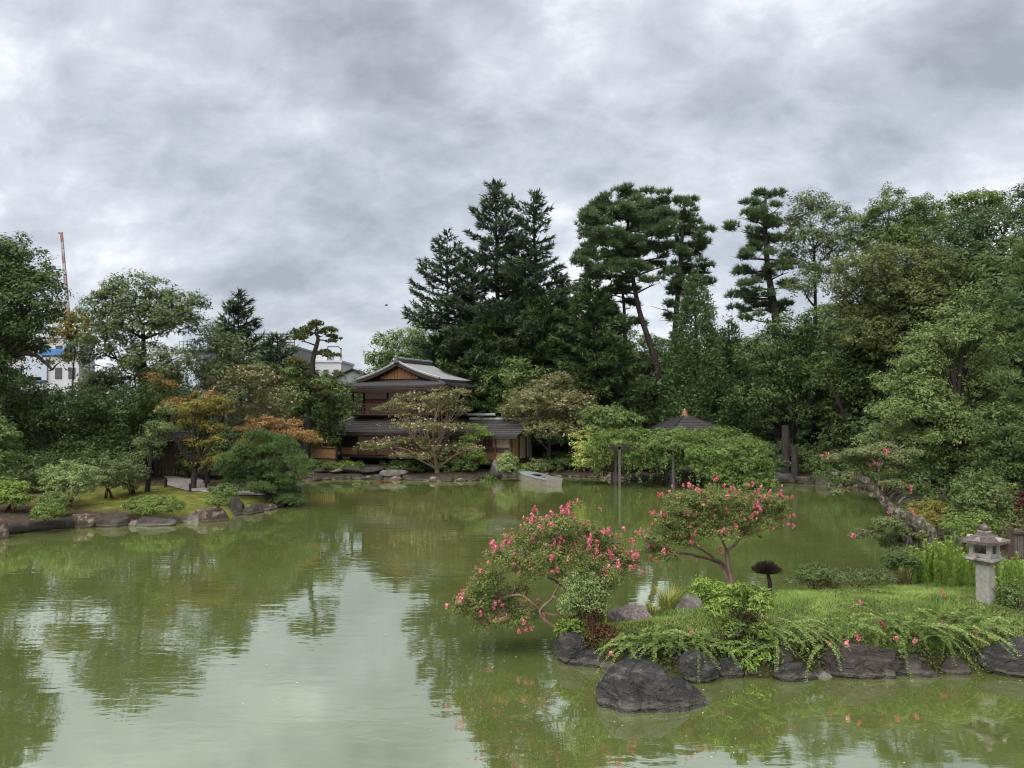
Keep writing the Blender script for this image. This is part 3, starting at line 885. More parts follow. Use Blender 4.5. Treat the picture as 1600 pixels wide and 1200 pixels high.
M['tile'] = noise_mat('grey_roof_tile', [(.3, (.045, .048, .052)), (.7, (.120, .125, .132))], 5, .42, .3, 20, spec=.6)
M['tile_pale'] = noise_mat('pale_ridge_tile', [(.3, (.20, .205, .21)), (.7, (.40, .405, .41))], 5, .5, .3, 20)
M['terracotta'] = noise_mat('terracotta', [(.3, (.20, .085, .050)), (.7, (.38, .19, .12))], 6, .8, .3)
M['stone_wall'] = noise_mat('foundation_stone', [(.3, (.060, .052, .044)), (.7, (.22, .20, .175))], 3, .9, .8, 12)

def hip(U0, U1, L0, L1, n=7, m=13, sag=.12, lift=.14):
    """curved roof plane from the upper edge U0-U1 to the eave L0-L1"""
    U0, U1, L0, L1 = (np.asarray(q, float) for q in (U0, U1, L0, L1))
    g = np.zeros((n, m, 3))
    for i_ in range(n):
        t_ = i_ / (n - 1)
        for j in range(m):
            s_ = j / (m - 1)
            p = (U0 + (U1 - U0) * s_) * (1 - t_) + (L0 + (L1 - L0) * s_) * t_
            p[2] -= sag * math.sin(math.pi * t_) ; p[2] += lift * t_ ** 2 * abs(2 * s_ - 1) ** 4
            g[i_, j] = p
    return g

def courses(g, k, parent):
    """the overlapping courses of a shingle roof: thin ledges across the slope"""
    mb = MB(); n = g.shape[0]
    for q in range(1, k):
        x = q / k * (n - 1); i_ = min(int(x), n - 2); f = x - i_
        line = g[i_] * (1 - f) + g[i_ + 1] * f
        mb.tube(line + np.array((0, 0, .012)), .028, 4)
    mb.build('shingle_courses', M['shingle_edge'], parent)['kind'] = 'stuff'

def rib_rows(mb, g, step, r=.045):
    """rolled tile rows running down a roof grid"""
    n, m = g.shape[:2]
    width = np.linalg.norm(g[-1, -1] - g[-1, 0]); k = max(2, int(width / step))
    for q in range(k + 1):
        s_ = q / k * (m - 1); j = min(int(s_), m - 2); f = s_ - j
        line = g[:, j] * (1 - f) + g[:, j + 1] * f + np.array((0, 0, .01))
        mb.tube(line, r, 5)

ry_h = R(-24)
hx, hy = W(648, 640, 60.2)[:2]
HS = .94
house = thing('tea_house', 'two storey wooden tea house with dark curved roofs and a balcony', 'house', (hx, hy, .75), ry_h)
Z = -.75
house.scale = (HS, HS, HS)
def HB(): return MB()
# foundation and raised floor
b = HB()
for x in np.arange(-5.0, 5.01, 2.0):
    for y in (-3.3, 0, 3.2): b.box((x, y, Z + .95), (.28, .28, .7))
b.build('floor_posts', M['w_dark'], house)['kind'] = 'stuff'
HB().box((0, .1, Z + 1.33), (11.0, 7.6, .14)).build('floor_slab', M['w_dark'], house)
HB().box((0, .9, Z + .95), (10.2, 5.6, .8)).build('foundation', M['w_dark'], house)
# ground storey walls
HB().box((0, .25, Z + 2.35), (10.2, 6.6, 1.9)).build('lower_wall', M['w_dark'], house)
fy = -3.06
for x in (-5.1, -3.4, -1.7, 0, 1.7, 3.4, 5.1):
    HB().box((x, fy - .06, Z + 2.35), (.15, .15, 2.0)).build('post', M['w_mid'], house)
for y in (-1.4, .3, 2.0, 3.4):
    HB().box((5.14, y, Z + 2.35), (.15, .15, 2.0)).build('post', M['w_mid'], house)
for k, x in enumerate((-4.25, -2.55, -.85, .85, 2.55, 4.25)):
    HB().box((x, fy - .03, Z + 1.72), (1.52, .06, .55)).build('wainscot_panel', M['w_red' if k else 'w_tan'], house)
    if k: HB().box((x, fy - .10, Z + 2.74), (1.56, .04, .56)).build('reed_blind', M['blind'], house)
    HB().box((x, fy - .02, Z + 2.28), (1.5, .04, .5)).build('sliding_panel', M['w_red' if k % 2 else 'w_dark'], house)
for y in (-2.25, -.55, 1.15, 2.7):
    HB().box((5.12, y, Z + 2.5), (.05, 1.35, 1.0)).build('screen_panel', M['plaster'], house)
    HB().box((5.12, y, Z + 1.7), (.05, 1.35, .5)).build('wainscot_panel', M['w_tan'], house)
# lower skirt roofs
UZ, EZ = Z + 4.55, Z + 3.30
cu = [(-3.7, -2.35), (3.7, -2.35), (3.7, 2.5), (-3.7, 2.5)]; ce = [(-7.2, -4.3), (6.1, -4.3), (6.1, 4.6), (-7.2, 4.6)]
for k in range(4):
    a_, b_ = cu[k], cu[(k + 1) % 4]; c_, d_ = ce[k], ce[(k + 1) % 4]
    g = hip((*a_, UZ), (*b_, UZ), (*c_, EZ), (*d_, EZ), 7, 13, .10, .16)
    HB().slab(g, .13).build('lower_roof', M['roof_dark'], house)
    courses(g, 9, house)
    e = HB(); e.slab(np.stack([g[-1] * .995 + np.array((0, 0, -.14)), g[-1] * .965 + np.array((0, 0, -.20))]), .07); e.build('eave_board', M['w_mid'], house)
    hb = HB(); hb.tube(g[:, 0] + np.array((0, 0, .06)), .10, 6); hb.build('hip_ridge', M['tile' if k != 0 else 'tile_pale'], house)
    if k in (0, 1):
        r_ = HB()
        for x in np.linspace(.02, .98, 36):
            jj = x * 12; j = min(int(jj), 11); f = jj - j
            p_ = g[-1, j] * (1 - f) + g[-1, j + 1] * f; q_ = g[2, j] * (1 - f) + g[2, j + 1] * f
            r_.bar(p_ - np.array((0, 0, .17)), q_ - np.array((0, 0, .2)), .06)
        r_.build('rafters', M['w_mid'], house)['kind'] = 'stuff'
# upper storey
HB().box((0, .05, Z + 5.75), (6.9, 4.5, 2.4)).build('upper_wall', M['w_red'], house)
HB().box((.1, -.15, Z + 4.68), (8.6, 6.0, .12)).build('balcony_floor', M['w_mid'], house)
HB().box((.1, -.15, Z + 4.56), (8.2, 5.6, .12)).build('balcony_beam', M['w_dark'], house)
for x in (-3.45, -1.15, 1.15, 3.45):
    HB().box((x, -2.24, Z + 5.8), (.15, .15, 2.3)).build('post', M['w_dark'], house)
for x in (-4.05, 4.2):
    for y in (-2.95, 2.6):
        HB().box((x, y, Z + 5.85), (.13, .13, 2.3)).build('post', M['w_dark'], house)
for k, x in enumerate((-2.3, 0, 2.3)):
    HB().box((x, -2.27, Z + 6.28), (2.1, .05, .66)).build('reed_blind', M['blind'], house)
    HB().box((x, -2.23, Z + 5.4), (2.1, .05, 1.3)).build('sliding_panel', M['w_red'], house)
for k, y in enumerate((-1.4, .2, 1.6)):
    HB().box((3.49, y, Z + 5.75), (.06, 1.3, 1.8)).build('screen_panel', M['shoji' if k == 1 else 'w_orange' if k == 0 else 'w_red'], house)
# railing: rails, posts and balusters
def railing(x0, y0, x1, y1):
    a_, b_ = np.array((x0, y0, 0.)), np.array((x1, y1, 0.))
    L_ = np.linalg.norm(b_ - a_)
    for z_, w_ in ((.74, .07), (.52, .05), (.14, .06)):
        e_ = HB(); e_.bar(a_ + (0, 0, Z + 4.74 + z_), b_ + (0, 0, Z + 4.74 + z_), w_); e_.build('rail', M['w_mid'], house)
    n_ = int(L_ / .24); s_ = HB()
    for q in range(1, n_):
        p_ = a_ + (b_ - a_) * q / n_
        s_.box((p_[0], p_[1], Z + 4.74 + .33), (.035, .035, .40))
    s_.build('balusters', M['w_mid'], house)['kind'] = 'stuff'
    for q in range(int(L_ / 1.7) + 1):
        p_ = a_ + (b_ - a_) * min(1, q * 1.7 / L_)
        HB().box((p_[0], p_[1], Z + 4.74 + .42), (.09, .09, .90)).build('railing_post', M['w_mid'], house)
railing(-4.15, -3.1, 4.35, -3.1); railing(4.35, -3.1, 4.35, 2.7); railing(-4.15, -3.1, -4.15, 2.7)
# upper roof: skirt all round, gable on top
E2, K2, T2 = Z + 6.92, Z + 7.42, Z + 8.85
cu = [(-3.4, -2.3), (3.4, -2.3), (3.4, 2.4), (-3.4, 2.4)]; ce = [(-4.9, -3.7), (4.9, -3.7), (4.9, 3.8), (-4.9, 3.8)]
for k in range(4):
    a_, b_ = cu[k], cu[(k + 1) % 4]; c_, d_ = ce[k], ce[(k + 1) % 4]
    g = hip((*a_, K2), (*b_, K2), (*c_, E2), (*d_, E2), 6, 13, .04, .12)
    HB().slab(g, .15).build('upper_eave', M['roof_dark'], house)
    courses(g, 6, house)
    e = HB(); e.slab(np.stack([g[-1] * .995 + np.array((0, 0, -.16)), g[-1] * .96 + np.array((0, 0, -.2))]), .06); e.build('eave_board', M['w_mid'], house)
    hb = HB(); hb.tube(g[:, 0] + np.array((0, 0, .05)), .08, 6); hb.build('hip_ridge', M['tile'], house)
for sx in (-1, 1):
    g = hip((0, -2.75 * 1, T2), (0, 2.7, T2), (sx * 3.85, -2.75, K2 + .02), (sx * 3.85, 2.7, K2 + .02), 9, 15, .13, .02)
    HB().slab(g, .14).build('gable_roof', M['tile'], house)
    t_ = HB(); rib_rows(t_, g, .27, .05); t_.build('tile_rows', M['tile'], house)['kind'] = 'stuff'
    e = HB(); pe = g[:, 0] + np.array((0, -.05, -.02)); e.slab(np.stack([pe, pe + np.array((0, .10, 0))]), .26); e.build('bargeboard', M['w_dark'], house)
    e = HB(); e.tube(g[:, 0] + np.array((0, .06, .08)), .10, 6); e.build('verge_tiles', M['tile_pale'], house)
rb = HB()
rb.box((0, -.02, T2 + .13), (.34, 5.5, .26), taper=.8); rb.build('ridge', M['tile'], house, .02)
rb = HB(); rb.tube([(0, -2.8, T2 + .30), (0, 2.75, T2 + .30)], .12, 8); rb.build('ridge_cap', M['tile_pale'], house)
HB().box((0, -2.86, T2 + .18), (.42, .16, .52), taper=.6).build('ridge_end_tile', M['tile'], house, .03)
gp = HB(); gp.add([(-2.9, -2.32, K2 - .02), (2.9, -2.32, K2 - .02), (0, -2.32, T2 - .12), (-2.9, -2.2, K2 - .02), (2.9, -2.2, K2 - .02), (0, -2.2, T2 - .12)], [(0, 1, 2), (5, 4, 3), (0, 3, 4, 1), (1, 4, 5, 2), (2, 5, 3, 0)])
gp.build('gable_wall', M['w_dark'], house)
for k in range(-6, 7):
    x = k * .32; h_ = (T2 - .42 - K2 - .1) * (1 - abs(x) / 2.15)
    if h_ > .1:
        HB().box((x, -2.36, K2 + .1 + h_ / 2), (.29, .05, h_)).build('gable_board', M['w_orange'], house)
# the right wing
wx0, wx1, wy0, wy1 = 5.2, 9.2, -1.0, 3.4
HB().box(((wx0 + wx1) / 2, (wy0 + wy1) / 2, Z + 2.0), (wx1 - wx0, wy1 - wy0, 2.4)).build('wing_wall', M['w_mid'], house)
wm_ = (wx0 + wx1) / 2
for sy in (-1, 1):
    yo = wy0 - 1.0 if sy < 0 else wy1 + 1.0
    g = hip((wx0 - .6, (wy0 + wy1) / 2, Z + 4.25), (wx1 + .9, (wy0 + wy1) / 2, Z + 4.25), (wx0 - .6, yo, Z + 3.05), (wx1 + .9, yo, Z + 3.05), 7, 9, .06, .05)
    HB().slab(g, .12).build('wing_roof', M['roof_dark'], house)
    courses(g, 7, house)
    e = HB(); e.slab(np.stack([g[-1] + np.array((0, -.02 * sy, -.13)), g[-1] * np.array((1, .95, 1)) + np.array((0, 0, -.2))]), .06); e.build('eave_board', M['w_mid'], house)
HB().tube([(wx0 - .7, (wy0 + wy1) / 2, Z + 4.32), (wm_, (wy0 + wy1) / 2, Z + 4.30), (wx1 + 1.0, (wy0 + wy1) / 2, Z + 4.34)], .13, 8).build('wing_ridge', M['tile_pale'], house)
HB().tube([(3.9, 1.0, Z + 4.66), (6.9, 1.0, Z + 4.66)], .11, 8).build('wing_ridge', M['tile_pale'], house)
for x in (5.3, 6.6, 7.9, 9.15):
    HB().box((x, wy0 - .05, Z + 2.0), (.13, .13, 2.4)).build('post', M['w_red'], house)
for k, x in enumerate((5.95, 7.25, 8.52)):
    HB().box((x, wy0 - .03, Z + 2.62), (1.12, .05, .95)).build('screen_panel', M[('plaster', 'shoji', 'plaster')[k]], house)
    HB().box((x, wy0 - .03, Z + 1.45), (1.12, .05, .55)).build('wainscot_panel', M['w_orange' if k == 1 else 'w_tan'], house)
wf = HB().box((7.25, wy0 - .07, Z + 2.45), (.9, .05, .85)).build('lattice_window', M['w_red'], house)
for k in range(6): HB().box((6.9 + k * .14, wy0 - .11, Z + 2.45), (.035, .03, .85)).build('lattice_bar', M['w_dark'], wf)
for k, y in enumerate((-.3, 1.1, 2.5)):
    HB().box((wx1 + .04, y, Z + 2.1), (.06, .95, 1.7)).build('screen_panel', M[('w_tan', 'plaster', 'shoji')[k]], house)

# a low boarded fence left of the house
def board_fence(name, label, A, B_, h, n, m, pm, gap=.85, cat='fence', prail=True):
    A, B_ = np.asarray(A, float), np.asarray(B_, float)
    t = thing(name, label, cat, A)
    d = B_ - A; L_ = np.linalg.norm(d[:2]); ang = math.atan2(d[1], d[0])
    for k in range(n):
        p = d * (k + .5) / n
        o = MB().box((p[0], p[1], p[2] + h / 2 + .02 * math.sin(k * 2.3)), (L_ / n * gap, .03, h), ang).build('plank', M[m], t)
    for z_ in (.25, .92):
        e_ = MB(); nn = np.array((math.sin(ang), -math.cos(ang), 0)) * .05
        e_.bar(np.array((0, 0, h * z_)) + nn, d + np.array((0, 0, h * z_)) + nn, .06); e_.build('rail', M[pm], t)
    for k in range(max(2, int(L_ / 1.8) + 1)):
        p = d * k / max(1, int(L_ / 1.8))
        MB().box((p[0], p[1], p[2] + h / 2), (.12, .12, h + .12), ang).build('post', M[pm], t)
    return t
board_fence('bamboo_fence', 'low brown bamboo fence between the gnarled tree and the house', (*W(478, 715, 57)[:2], .95), (*W(526, 718, 56)[:2], .95), 1.15, 16, 'w_tan', 'w_dark', .8)

# gate on the left
gp_ = W(268, 735, 46.5); gz0 = gh(gp_[0], gp_[1])
gate = thing('garden_gate', 'dark wooden garden gate with small roof at the end of the path', 'gate', (gp_[0], gp_[1], gz0), R(8))
for k in range(11): MB().box((-.95 + .19 * k, 0, .95), (.17, .05, 1.9)).build('plank', M['w_mid'], gate)
for x in (-1.15, 1.05): MB().box((x, -.05, 1.1), (.18, .18, 2.3)).build('post', M['w_dark'], gate)
MB().box((0, -.05, 2.02), (2.5, .16, .16)).build('lintel', M['w_dark'], gate)
for sy in (-1, 1):
    g = hip((-1.6, 0, 2.62), (1.6, 0, 2.62), (-1.6, sy * .75, 2.28), (1.6, sy * .75, 2.28), 4, 7, .03, .03)
    MB().slab(g, .08).build('roof', M['roof_dark'], gate)
MB().tube([(-1.65, 0, 2.66), (1.65, 0, 2.66)], .07, 6).build('ridge', M['tile'], gate)
board_fence('board_fence', 'dark board fence running left from the garden gate', (*W(205, 735, 47)[:2], 1.0), (*W(240, 735, 46.6)[:2], 1.0), 1.9, 12, 'w_dark', 'w_dark', .92)
# gravel path
pc = smooth_path([G(272, 737, gz0)[:2], G(290, 745, .95)[:2], G(290, 752, .9)[:2], G(315, 757, .9)[:2], G(360, 762, .85)[:2], G(420, 758, .8)[:2]], 26)
tg = norm(np.gradient(pc, axis=0)); nn_ = np.stack([-tg[:, 1], tg[:, 0]], 1)
wd = np.linspace(1.0, .75, 26)[:, None]
PV = []
for s_ in (-1, -.5, 0, .5, 1):
    xy = pc + nn_ * wd * s_; PV.append(np.column_stack([xy, ground_h(xy[:, 0], xy[:, 1]) + .035]))
PV = np.stack(PV, 1); i = np.arange(25)[:, None] * 5 + np.arange(4)[None, :]
tag(obj('path', mesh_np('path', PV.reshape(-1, 3), [np.stack([i, i + 1, i + 6, i + 5], -1).reshape(-1, 4)], noise_mat('pale_gravel', [(.3, (.22, .20, .18)), (.7, (.42, .39, .36))], 9, .95, .6, 40), smooth=True)), kind='structure')
for k, (x, y, lab) in enumerate([(297, 762, 'short dark post left of the maple foot at the path'), (322, 757, 'short dark post just right of the maple foot'), (328, 762, 'short dark post nearest to the round pine along the path'), (259, 757, 'short dark post at the left side of the gravel path'), (346, 765, 'short dark post beside the tall upright boulder')]):
    q = G(x, y, .88)
    t = MB(); t.lathe([(.07, -.1), (.07, .38), (.055, .42), (.01, .43)], 8)
    o = t.build('path_post', M['w_dark']); o.location = (q[0], q[1], gh(q[0], q[1])); tag(o, lab, 'post')

# gazebo behind the pergola
gz_ = W(1070, 660, 56.8)[:2]
gaz = thing('gazebo', 'small square gazebo with dark pyramid roof and terracotta finial', 'gazebo', (gz_[0], gz_[1], .85), R(12))
AP, EV, hw = 3.52, 2.45, 1.95
cs_ = [(-hw, -hw), (hw, -hw), (hw, hw), (-hw, hw)]
for k in range(4):
    a_, b_ = cs_[k], cs_[(k + 1) % 4]
    g = hip((a_[0] * .04, a_[1] * .04, AP), (b_[0] * .04, b_[1] * .04, AP), (*a_, EV), (*b_, EV), 8, 9, -.06, .04)
    MB().slab(g, .14).build('roof', M['roof_dark'], gaz)
    courses(g, 10, gaz)
    MB().tube(g[:, 0] + np.array((0, 0, .03)), .06, 6).build('hip_ridge', M['roof_dark'], gaz)
    MB().box((a_[0] * .72, a_[1] * .72, 1.3), (.14, .14, 2.6)).build('post', M['w_mid'], gaz)
f_ = MB(); f_.lathe([(.30, 3.42), (.29, 3.50), (.20, 3.56), (.22, 3.66), (.20, 3.75), (.14, 3.82), (.15, 3.88), (.09, 3.98), (.02, 4.06)], 14); f_.build('finial', M['terracotta'], gaz, smooth=True)
for k in range(4):
    a_, b_ = np.array(cs_[k]) * .72, np.array(cs_[(k + 1) % 4]) * .72
    MB().bar((*a_, 2.45), (*b_, 2.45), .12, .16).build('beam', M['w_mid'], gaz)
MB().box((0, 1.2, .42), (2.6, .45, .07)).build('bench_seat', M['w_mid'], gaz)

# wisteria pergola standing in the water
per = thing('pergola', 'wooden pergola on posts in the water carrying the climbing vine', 'pergola', (*G(1060, 763, 0)[:2], 0))
px0, py0 = per.location[0], per.location[1]
XS = [G(968, 763, 0)[0] - px0, G(1052, 763, 0)[0] - px0, 2.6, 4.7]
for yq in (0, 2.6, 5.0):
    for k, x in enumerate(XS):
        MB().box((x + .04 * yq, yq, .9), (.13, .13, 3.4)).build('post', M['w_post'], per)
    MB().bar((XS[0] - .7, yq, 2.45), (XS[-1] + .6, yq, 2.45), .13, .18).build('beam', M['w_dark'], per)
for x in np.arange(XS[0] - .4, XS[-1] + .5, .75):
    MB().bar((x, -.7, 2.60), (x, 5.6, 2.60), .09, .12).build('crossbeam', M['w_dark'], per)
rng = np.random.default_rng(77)
vine = thing('wisteria_vine', 'thick green climbing vine covering the pergola and trailing to the water', 'vine', (px0 + 5.6, py0 + 2.4, 0))
VL = [(948, 682, 26, 12), (975, 694, 26, 12), (998, 680, 22, 10), (1022, 690, 28, 13), (1050, 683, 24, 11), (1078, 694, 28, 13), (1100, 680, 22, 11), (1122, 690, 26, 15), (1148, 686, 26, 14), (1168, 700, 24, 18), (1184, 714, 18, 20), (928, 698, 14, 12), (1000, 703, 26, 9), (1060, 706, 22, 10), (1128, 712, 34, 22, -2.4), (1165, 728, 32, 26, -2.6), (1150, 752, 34, 18, -2.6), (1105, 720, 22, 20, -2.3), (1180, 748, 20, 17, -2.6), (1180, 715, 24, 22, -2.4), (1195, 738, 14, 16, -2.3), (1150, 700, 30, 14, -2.2), (1165, 758, 32, 12, -2.8), (1120, 742, 24, 18, -2.7), (1140, 768, 30, 7, -2.9), (1195, 755, 16, 12, -2.5), (1090, 728, 14, 14, -2.5), (1085, 705, 20, 10, -2.4), (1185, 770, 20, 6, -2.8), (1030, 681, 24, 9, -.6), (1072, 681, 26, 9, -.6), (1046, 692, 36, 10, -1.2), (1035, 712, 22, 12, -1.0), (1008, 722, 14, 12, -.6), (1062, 722, 14, 14, -1.2), (985, 712, 14, 10, -.5), (1015, 694, 30, 9, -1.0), (934, 722, 12, 14), (1085, 715, 16, 16), (1015, 712, 14, 12), (1135, 735, 30, 24, -2.5), (985, 674, 14, 6), (1062, 672, 12, 6), (1130, 672, 16, 7)]
lw = px_lobes(VL, 49, 1.3, rng, 1.0)
lw += [(np.array((px0 + x, py0 + y, 2.72)), np.array((1.5, 1.4, .28))) for x in (-3.0, -1.4, .4, 2.4, 4.2) for y in (1.4, 3.9)]
M['vine'] = leaf_mat('vine_leaf', [(.048, .082, .026), (.105, .160, .044), (.215, .285, .075)], tr=.35)
leafy(vine, 'foliage', lw, rng, 'vine', .17, .30, 26, .42, droop=.8, bottom=-.9, shell=.7, dens=.9)
tp_, tv = [], []
sp = []
for k in range(150):
    c, r = lw[rng.integers(46)]
    x = c[0] + rng.uniform(-1, 1) * r[0]; y = c[1] - rng.uniform(.2, 1) * r[1]; z = c[2] - rng.uniform(.2, .9) * r[2]
    L_ = min(rng.uniform(.3, 1.3), z - .12)
    if L_ < .2: continue
    pts = np.array([(x, y, z), (x + rng.normal() * .1, y - .1, z - L_ * .5), (x + rng.normal() * .15, y - .12, z - L_)])
    sp.append((pts, (.012, .009, .005)))
    s_ = rng.random(22); tp_.append(np.stack([np.interp(s_, (0, .5, 1), pts[:, q]) for q in range(3)], 1) + rng.normal(size=(22, 3)) * .06)
P = np.concatenate(tp_); N = norm(rng.normal(size=P.shape) + np.array((0, -.4, .4)))
V, f = leaf_arrays(P, N, .16 * rng.uniform(.7, 1.3, len(P)), .06, rng, 1.2)
obj('hanging_leaves', mesh_np('hanging_leaves', off(vine, V), [f], M['vine'], rng.random(len(P)) * .6 + .4), vine)
for k, x in enumerate((XS[1] + .3, 2.4, 4.6)):
    pth = smooth_path([(px0 + x, py0 + 4.6, .2), (px0 + x + .3, py0 + 4.3, 1.2), (px0 + x - .2, py0 + 3.8, 2.2), (px0 + x + .4, py0 + 3.0, 2.8)], 12)
    sp.append((pth, np.linspace(.14, .07, 12)))
add_trunk(vine, sp, 'bark', 6, 'stems')
shrub('yellow_shrub', 'pale yellow leaved shrub on the bank behind the left end of the pergola', G(945, 742, .5), (2.1, 1.2, 1.05), 'yellow', 80, .2, .3, 24, lift=2.2)
shrub('yellow_shrub', 'smaller yellow leaved shoots hanging below the yellow shrub', G(915, 744, .5), (.9, .7, .8), 'yellow', 81, .17, .28, 10, lift=1.2)
shrub('shore_shrub', 'grey green bush above the yellow shrub', G(955, 735, .8), (2.0, 1.2, .9), 'mid', 82, .22, .34, 26, lift=3.4)
shrub('round_shrub', 'round light green shrub at the right corner of the house', G(793, 738, .55), (.75, .7, .72), 'nandina', 83, .13, .2, 26, lift=.62)
shrub('round_shrub', 'small yellow green mound left of the moored boat', G(823, 738, .5), (.75, .55, .36), 'yellowg', 84, .12, .18, 24, lift=.25)
shrub('shore_shrub', 'low dull shrub right behind the small yellow mound', G(840, 737, .55), (.8, .6, .5), 'olive', 85, .14, .22, 24, lift=.35)
for k, (x, y, rr_, m_, lab) in enumerate([(563, 742, (1.0, .6, .42), 'yellowg', 'yellow green fern clump on the stones below the house'), (596, 740, (.7, .5, .5), 'drybrown', 'brownish shrub on the stones below the house'), (712, 734, (1.5, .8, .62), 'mid', 'mossy dark shrub under the bright green maple'), (660, 733, (.9, .6, .5), 'dark', 'dark shrub behind the foot of the crape myrtle at the house'), (765, 737, (.7, .5, .5), 'dark', 'dark shrub by the step stones of the right wing'), (900, 728, (2.6, 1.0, .8), 'dark', 'dark shrub in the shade behind the moored boat'), (1010, 725, (2.6, 1.0, 1.0), 'dark', 'dark shrub in the shade under the pergola'), (1100, 720, (2.6, 1.2, 1.1), 'dark', 'dark shrub below the gazebo eaves'), (835, 722, (2.2, 1.0, .9), 'dark', 'dark shrub in the shade right of the house')]):
    shrub('shore_shrub', lab, (*G(x, y, .6)[:2], gh(*G(x, y, .6)[:2])), rr_, m_, 86 + k, .17, .28, 24, lift=rr_[2] * .7)
boulder(G(775, 743, .1), (1.1, .9, 1.5), 'upright pale rock at the right corner of the house', 'rock_grey', 31)
boulder(G(690, 750, -.1), (2.2, 1.2, .85), 'earthy rock mound under the crape myrtle at the house', 'rock_shore', 32)
boulder(G(733, 747, -.1), (1.9, 1.0, .9), 'mossy rock right of the crape myrtle mound', 'rock_shore', 33)
boulder(G(612, 741, .35), (2.2, .55, .6), 'long pale foundation rock under the house front', 'rock_grey', 34, .1, planes=[((0, 0, 1), .5), ((0, -1, .1), .55)])
boulder(G(637, 740, .3), (1.1, .8, 1.1), 'squat greenish rock below the house floor', 'rock_shore', 35)
boulder(G(1080, 752, -.1), (2.2, 1.3, 1.9), 'dark rock standing under the pergola at the water', 'rock_shore', 36)
boulder(G(1130, 752, -.1), (2.4, 1.3, 1.5), 'broad dark rock in the shadow of the vine', 'rock_shore', 37)
boulder(G(1190, 748, -.1), (2.0, 1.2, 1.3), 'dark rock at the foot of the thick bare trunk', 'rock_shore', 38)
rng = np.random.default_rng(790)  # shrubs from mooring rope to bare trunks are added to darken the sunlit bank
for k, (x, y, rx, rz_, m_, lab) in enumerate([(880, 57.6, 2.0, .6, 'mid', 'added low green shrub on the bank above the mooring rope'), (985, 55.0, 2.2, .9, 'dark', 'added dark shrub behind the leftmost pergola post'), (1035, 55.4, 1.9, .9, 'dark', 'added dark shrub left of the gazebo under the vine'), (1130, 56.2, 2.6, 1.3, 'dark', 'added dark shrub right of the gazebo behind the vine'), (1175, 55.2, 2.4, 1.2, 'dark', 'added dark shrub between the vine and the thick bare trunk'), (1215, 54.8, 2.2, 1.1, 'darkblue', 'added bluish shrub behind the thick bare trunk'), (1262, 52.6, 2.2, 1.1, 'dark', 'added dark shrub right of the greyish bare trunk'), (940, 56.5, 2.2, .8, 'mid', 'added green shrub below the pale yellow shrub'), (628, 55.0, 1.2, .45, 'mid', 'low green plants among the rocks below the house front'), (545, 55.6, 1.3, .4, 'yellowg', 'low yellow green plants at the left house corner'), (505, 55.4, 1.4, .4, 'mid', 'low plants before the bamboo fence')]):
    X_ = (x - 800) / F * y
    shrub('bank_shrub', lab, (X_, y, gh(X_, y)), (rx, 1.0, rz_), m_, 640 + k, .16, .27, 24, lift=rz_ * .7)
# low bamboo rail and a stone bench in the shade
for (x0, x1, y, Yq, lab) in ((866, 882, 718, 60, 'pale low bench in the shade behind the old crape myrtle'),):
    a_, b_ = W(x0, y, Yq), W(x1, y, Yq); zg = gh(a_[0], Yq)
    t = thing('bench', lab, 'bench', (a_[0], Yq, zg))
    L_ = b_[0] - a_[0]
    MB().box((L_ / 2, 0, .42), (L_ + .3, .4, .08)).build('seat', M['w_grey'], t)
    for x in (.05, L_ - .05): MB().box((x, 0, .19), (.1, .3, .38)).build('leg', M['w_grey'], t)

# boat
st_c, bw = np.array((G(866.5, 759, 0)[0], G(866.5, 759, 0)[1])), None
ang = math.atan2(4.9, -2.35)
boat = thing('rowing_boat', 'flat grey wooden boat with square stern moored at the far bank', 'boat', (st_c[0], st_c[1], 0), ang)
n_ = 11; Lb = 5.4
def hull(off_=0.0, top=0.0):
    rows = []
    for k in range(n_):
        s_ = k / (n_ - 1)
        wtop = (.58 + .10 * math.sin(s_ * 2.2)) * (1 - max(0, s_ - .55) / .45 * .62) - off_
        wbot = wtop * .80
        zb_ = -.10 + .42 * max(0, s_ - .55) ** 2 / .2 + off_ * 1.2
        zt = .38 + .34 * s_ ** 2.2
        x = s_ * Lb * (1 if not off_ else .985) + off_ * .6
        rows.append([(x, -wtop, zt), (x - .02, -wbot, zb_), (x - .02, wbot, zb_), (x, wtop, zt)])
    return np.array(rows)
ho, hi_ = hull(), hull(.05)
mb = MB()
V = np.concatenate([ho.reshape(-1, 3), hi_.reshape(-1, 3)]); fs = []; N4 = n_ * 4
for k in range(n_ - 1):
    for j in range(3):
        a_, b_, c_, d_ = k * 4 + j, k * 4 + j + 1, (k + 1) * 4 + j + 1, (k + 1) * 4 + j
        fs.append((a_, b_, c_, d_)); fs.append((N4 + d_, N4 + c_, N4 + b_, N4 + a_))
    for j in (0, 3):
        a_, d_ = k * 4 + j, (k + 1) * 4 + j
        fs.append((a_, d_, N4 + d_, N4 + a_))
mb.add(V, fs)
M['boat_wood'] = noise_mat('grey_boat_wood', [(.3, (.16, .14, .12)), (.7, (.32, .285, .245))], 3, .8, .3, 14, (.6, 3, 3))
M['boat_cover'] = noise_mat('blue_grey_boards', [(.3, (.14, .17, .17)), (.7, (.27, .31, .31))], 3, .6, .3, 14, (.6, 6, 3))
mb.build('hull', M['boat_wood'], boat)
tr_ = MB(); q = ho[0]; q2 = q + np.array((.05, 0, 0)); tr_.add(np.vstack([q, q2]), [(0, 1, 2, 3), (7, 6, 5, 4), (0, 4, 5, 1), (1, 5, 6, 2), (2, 6, 7, 3), (3, 7, 4, 0)]); tr_.build('transom', M['boat_wood'], boat)
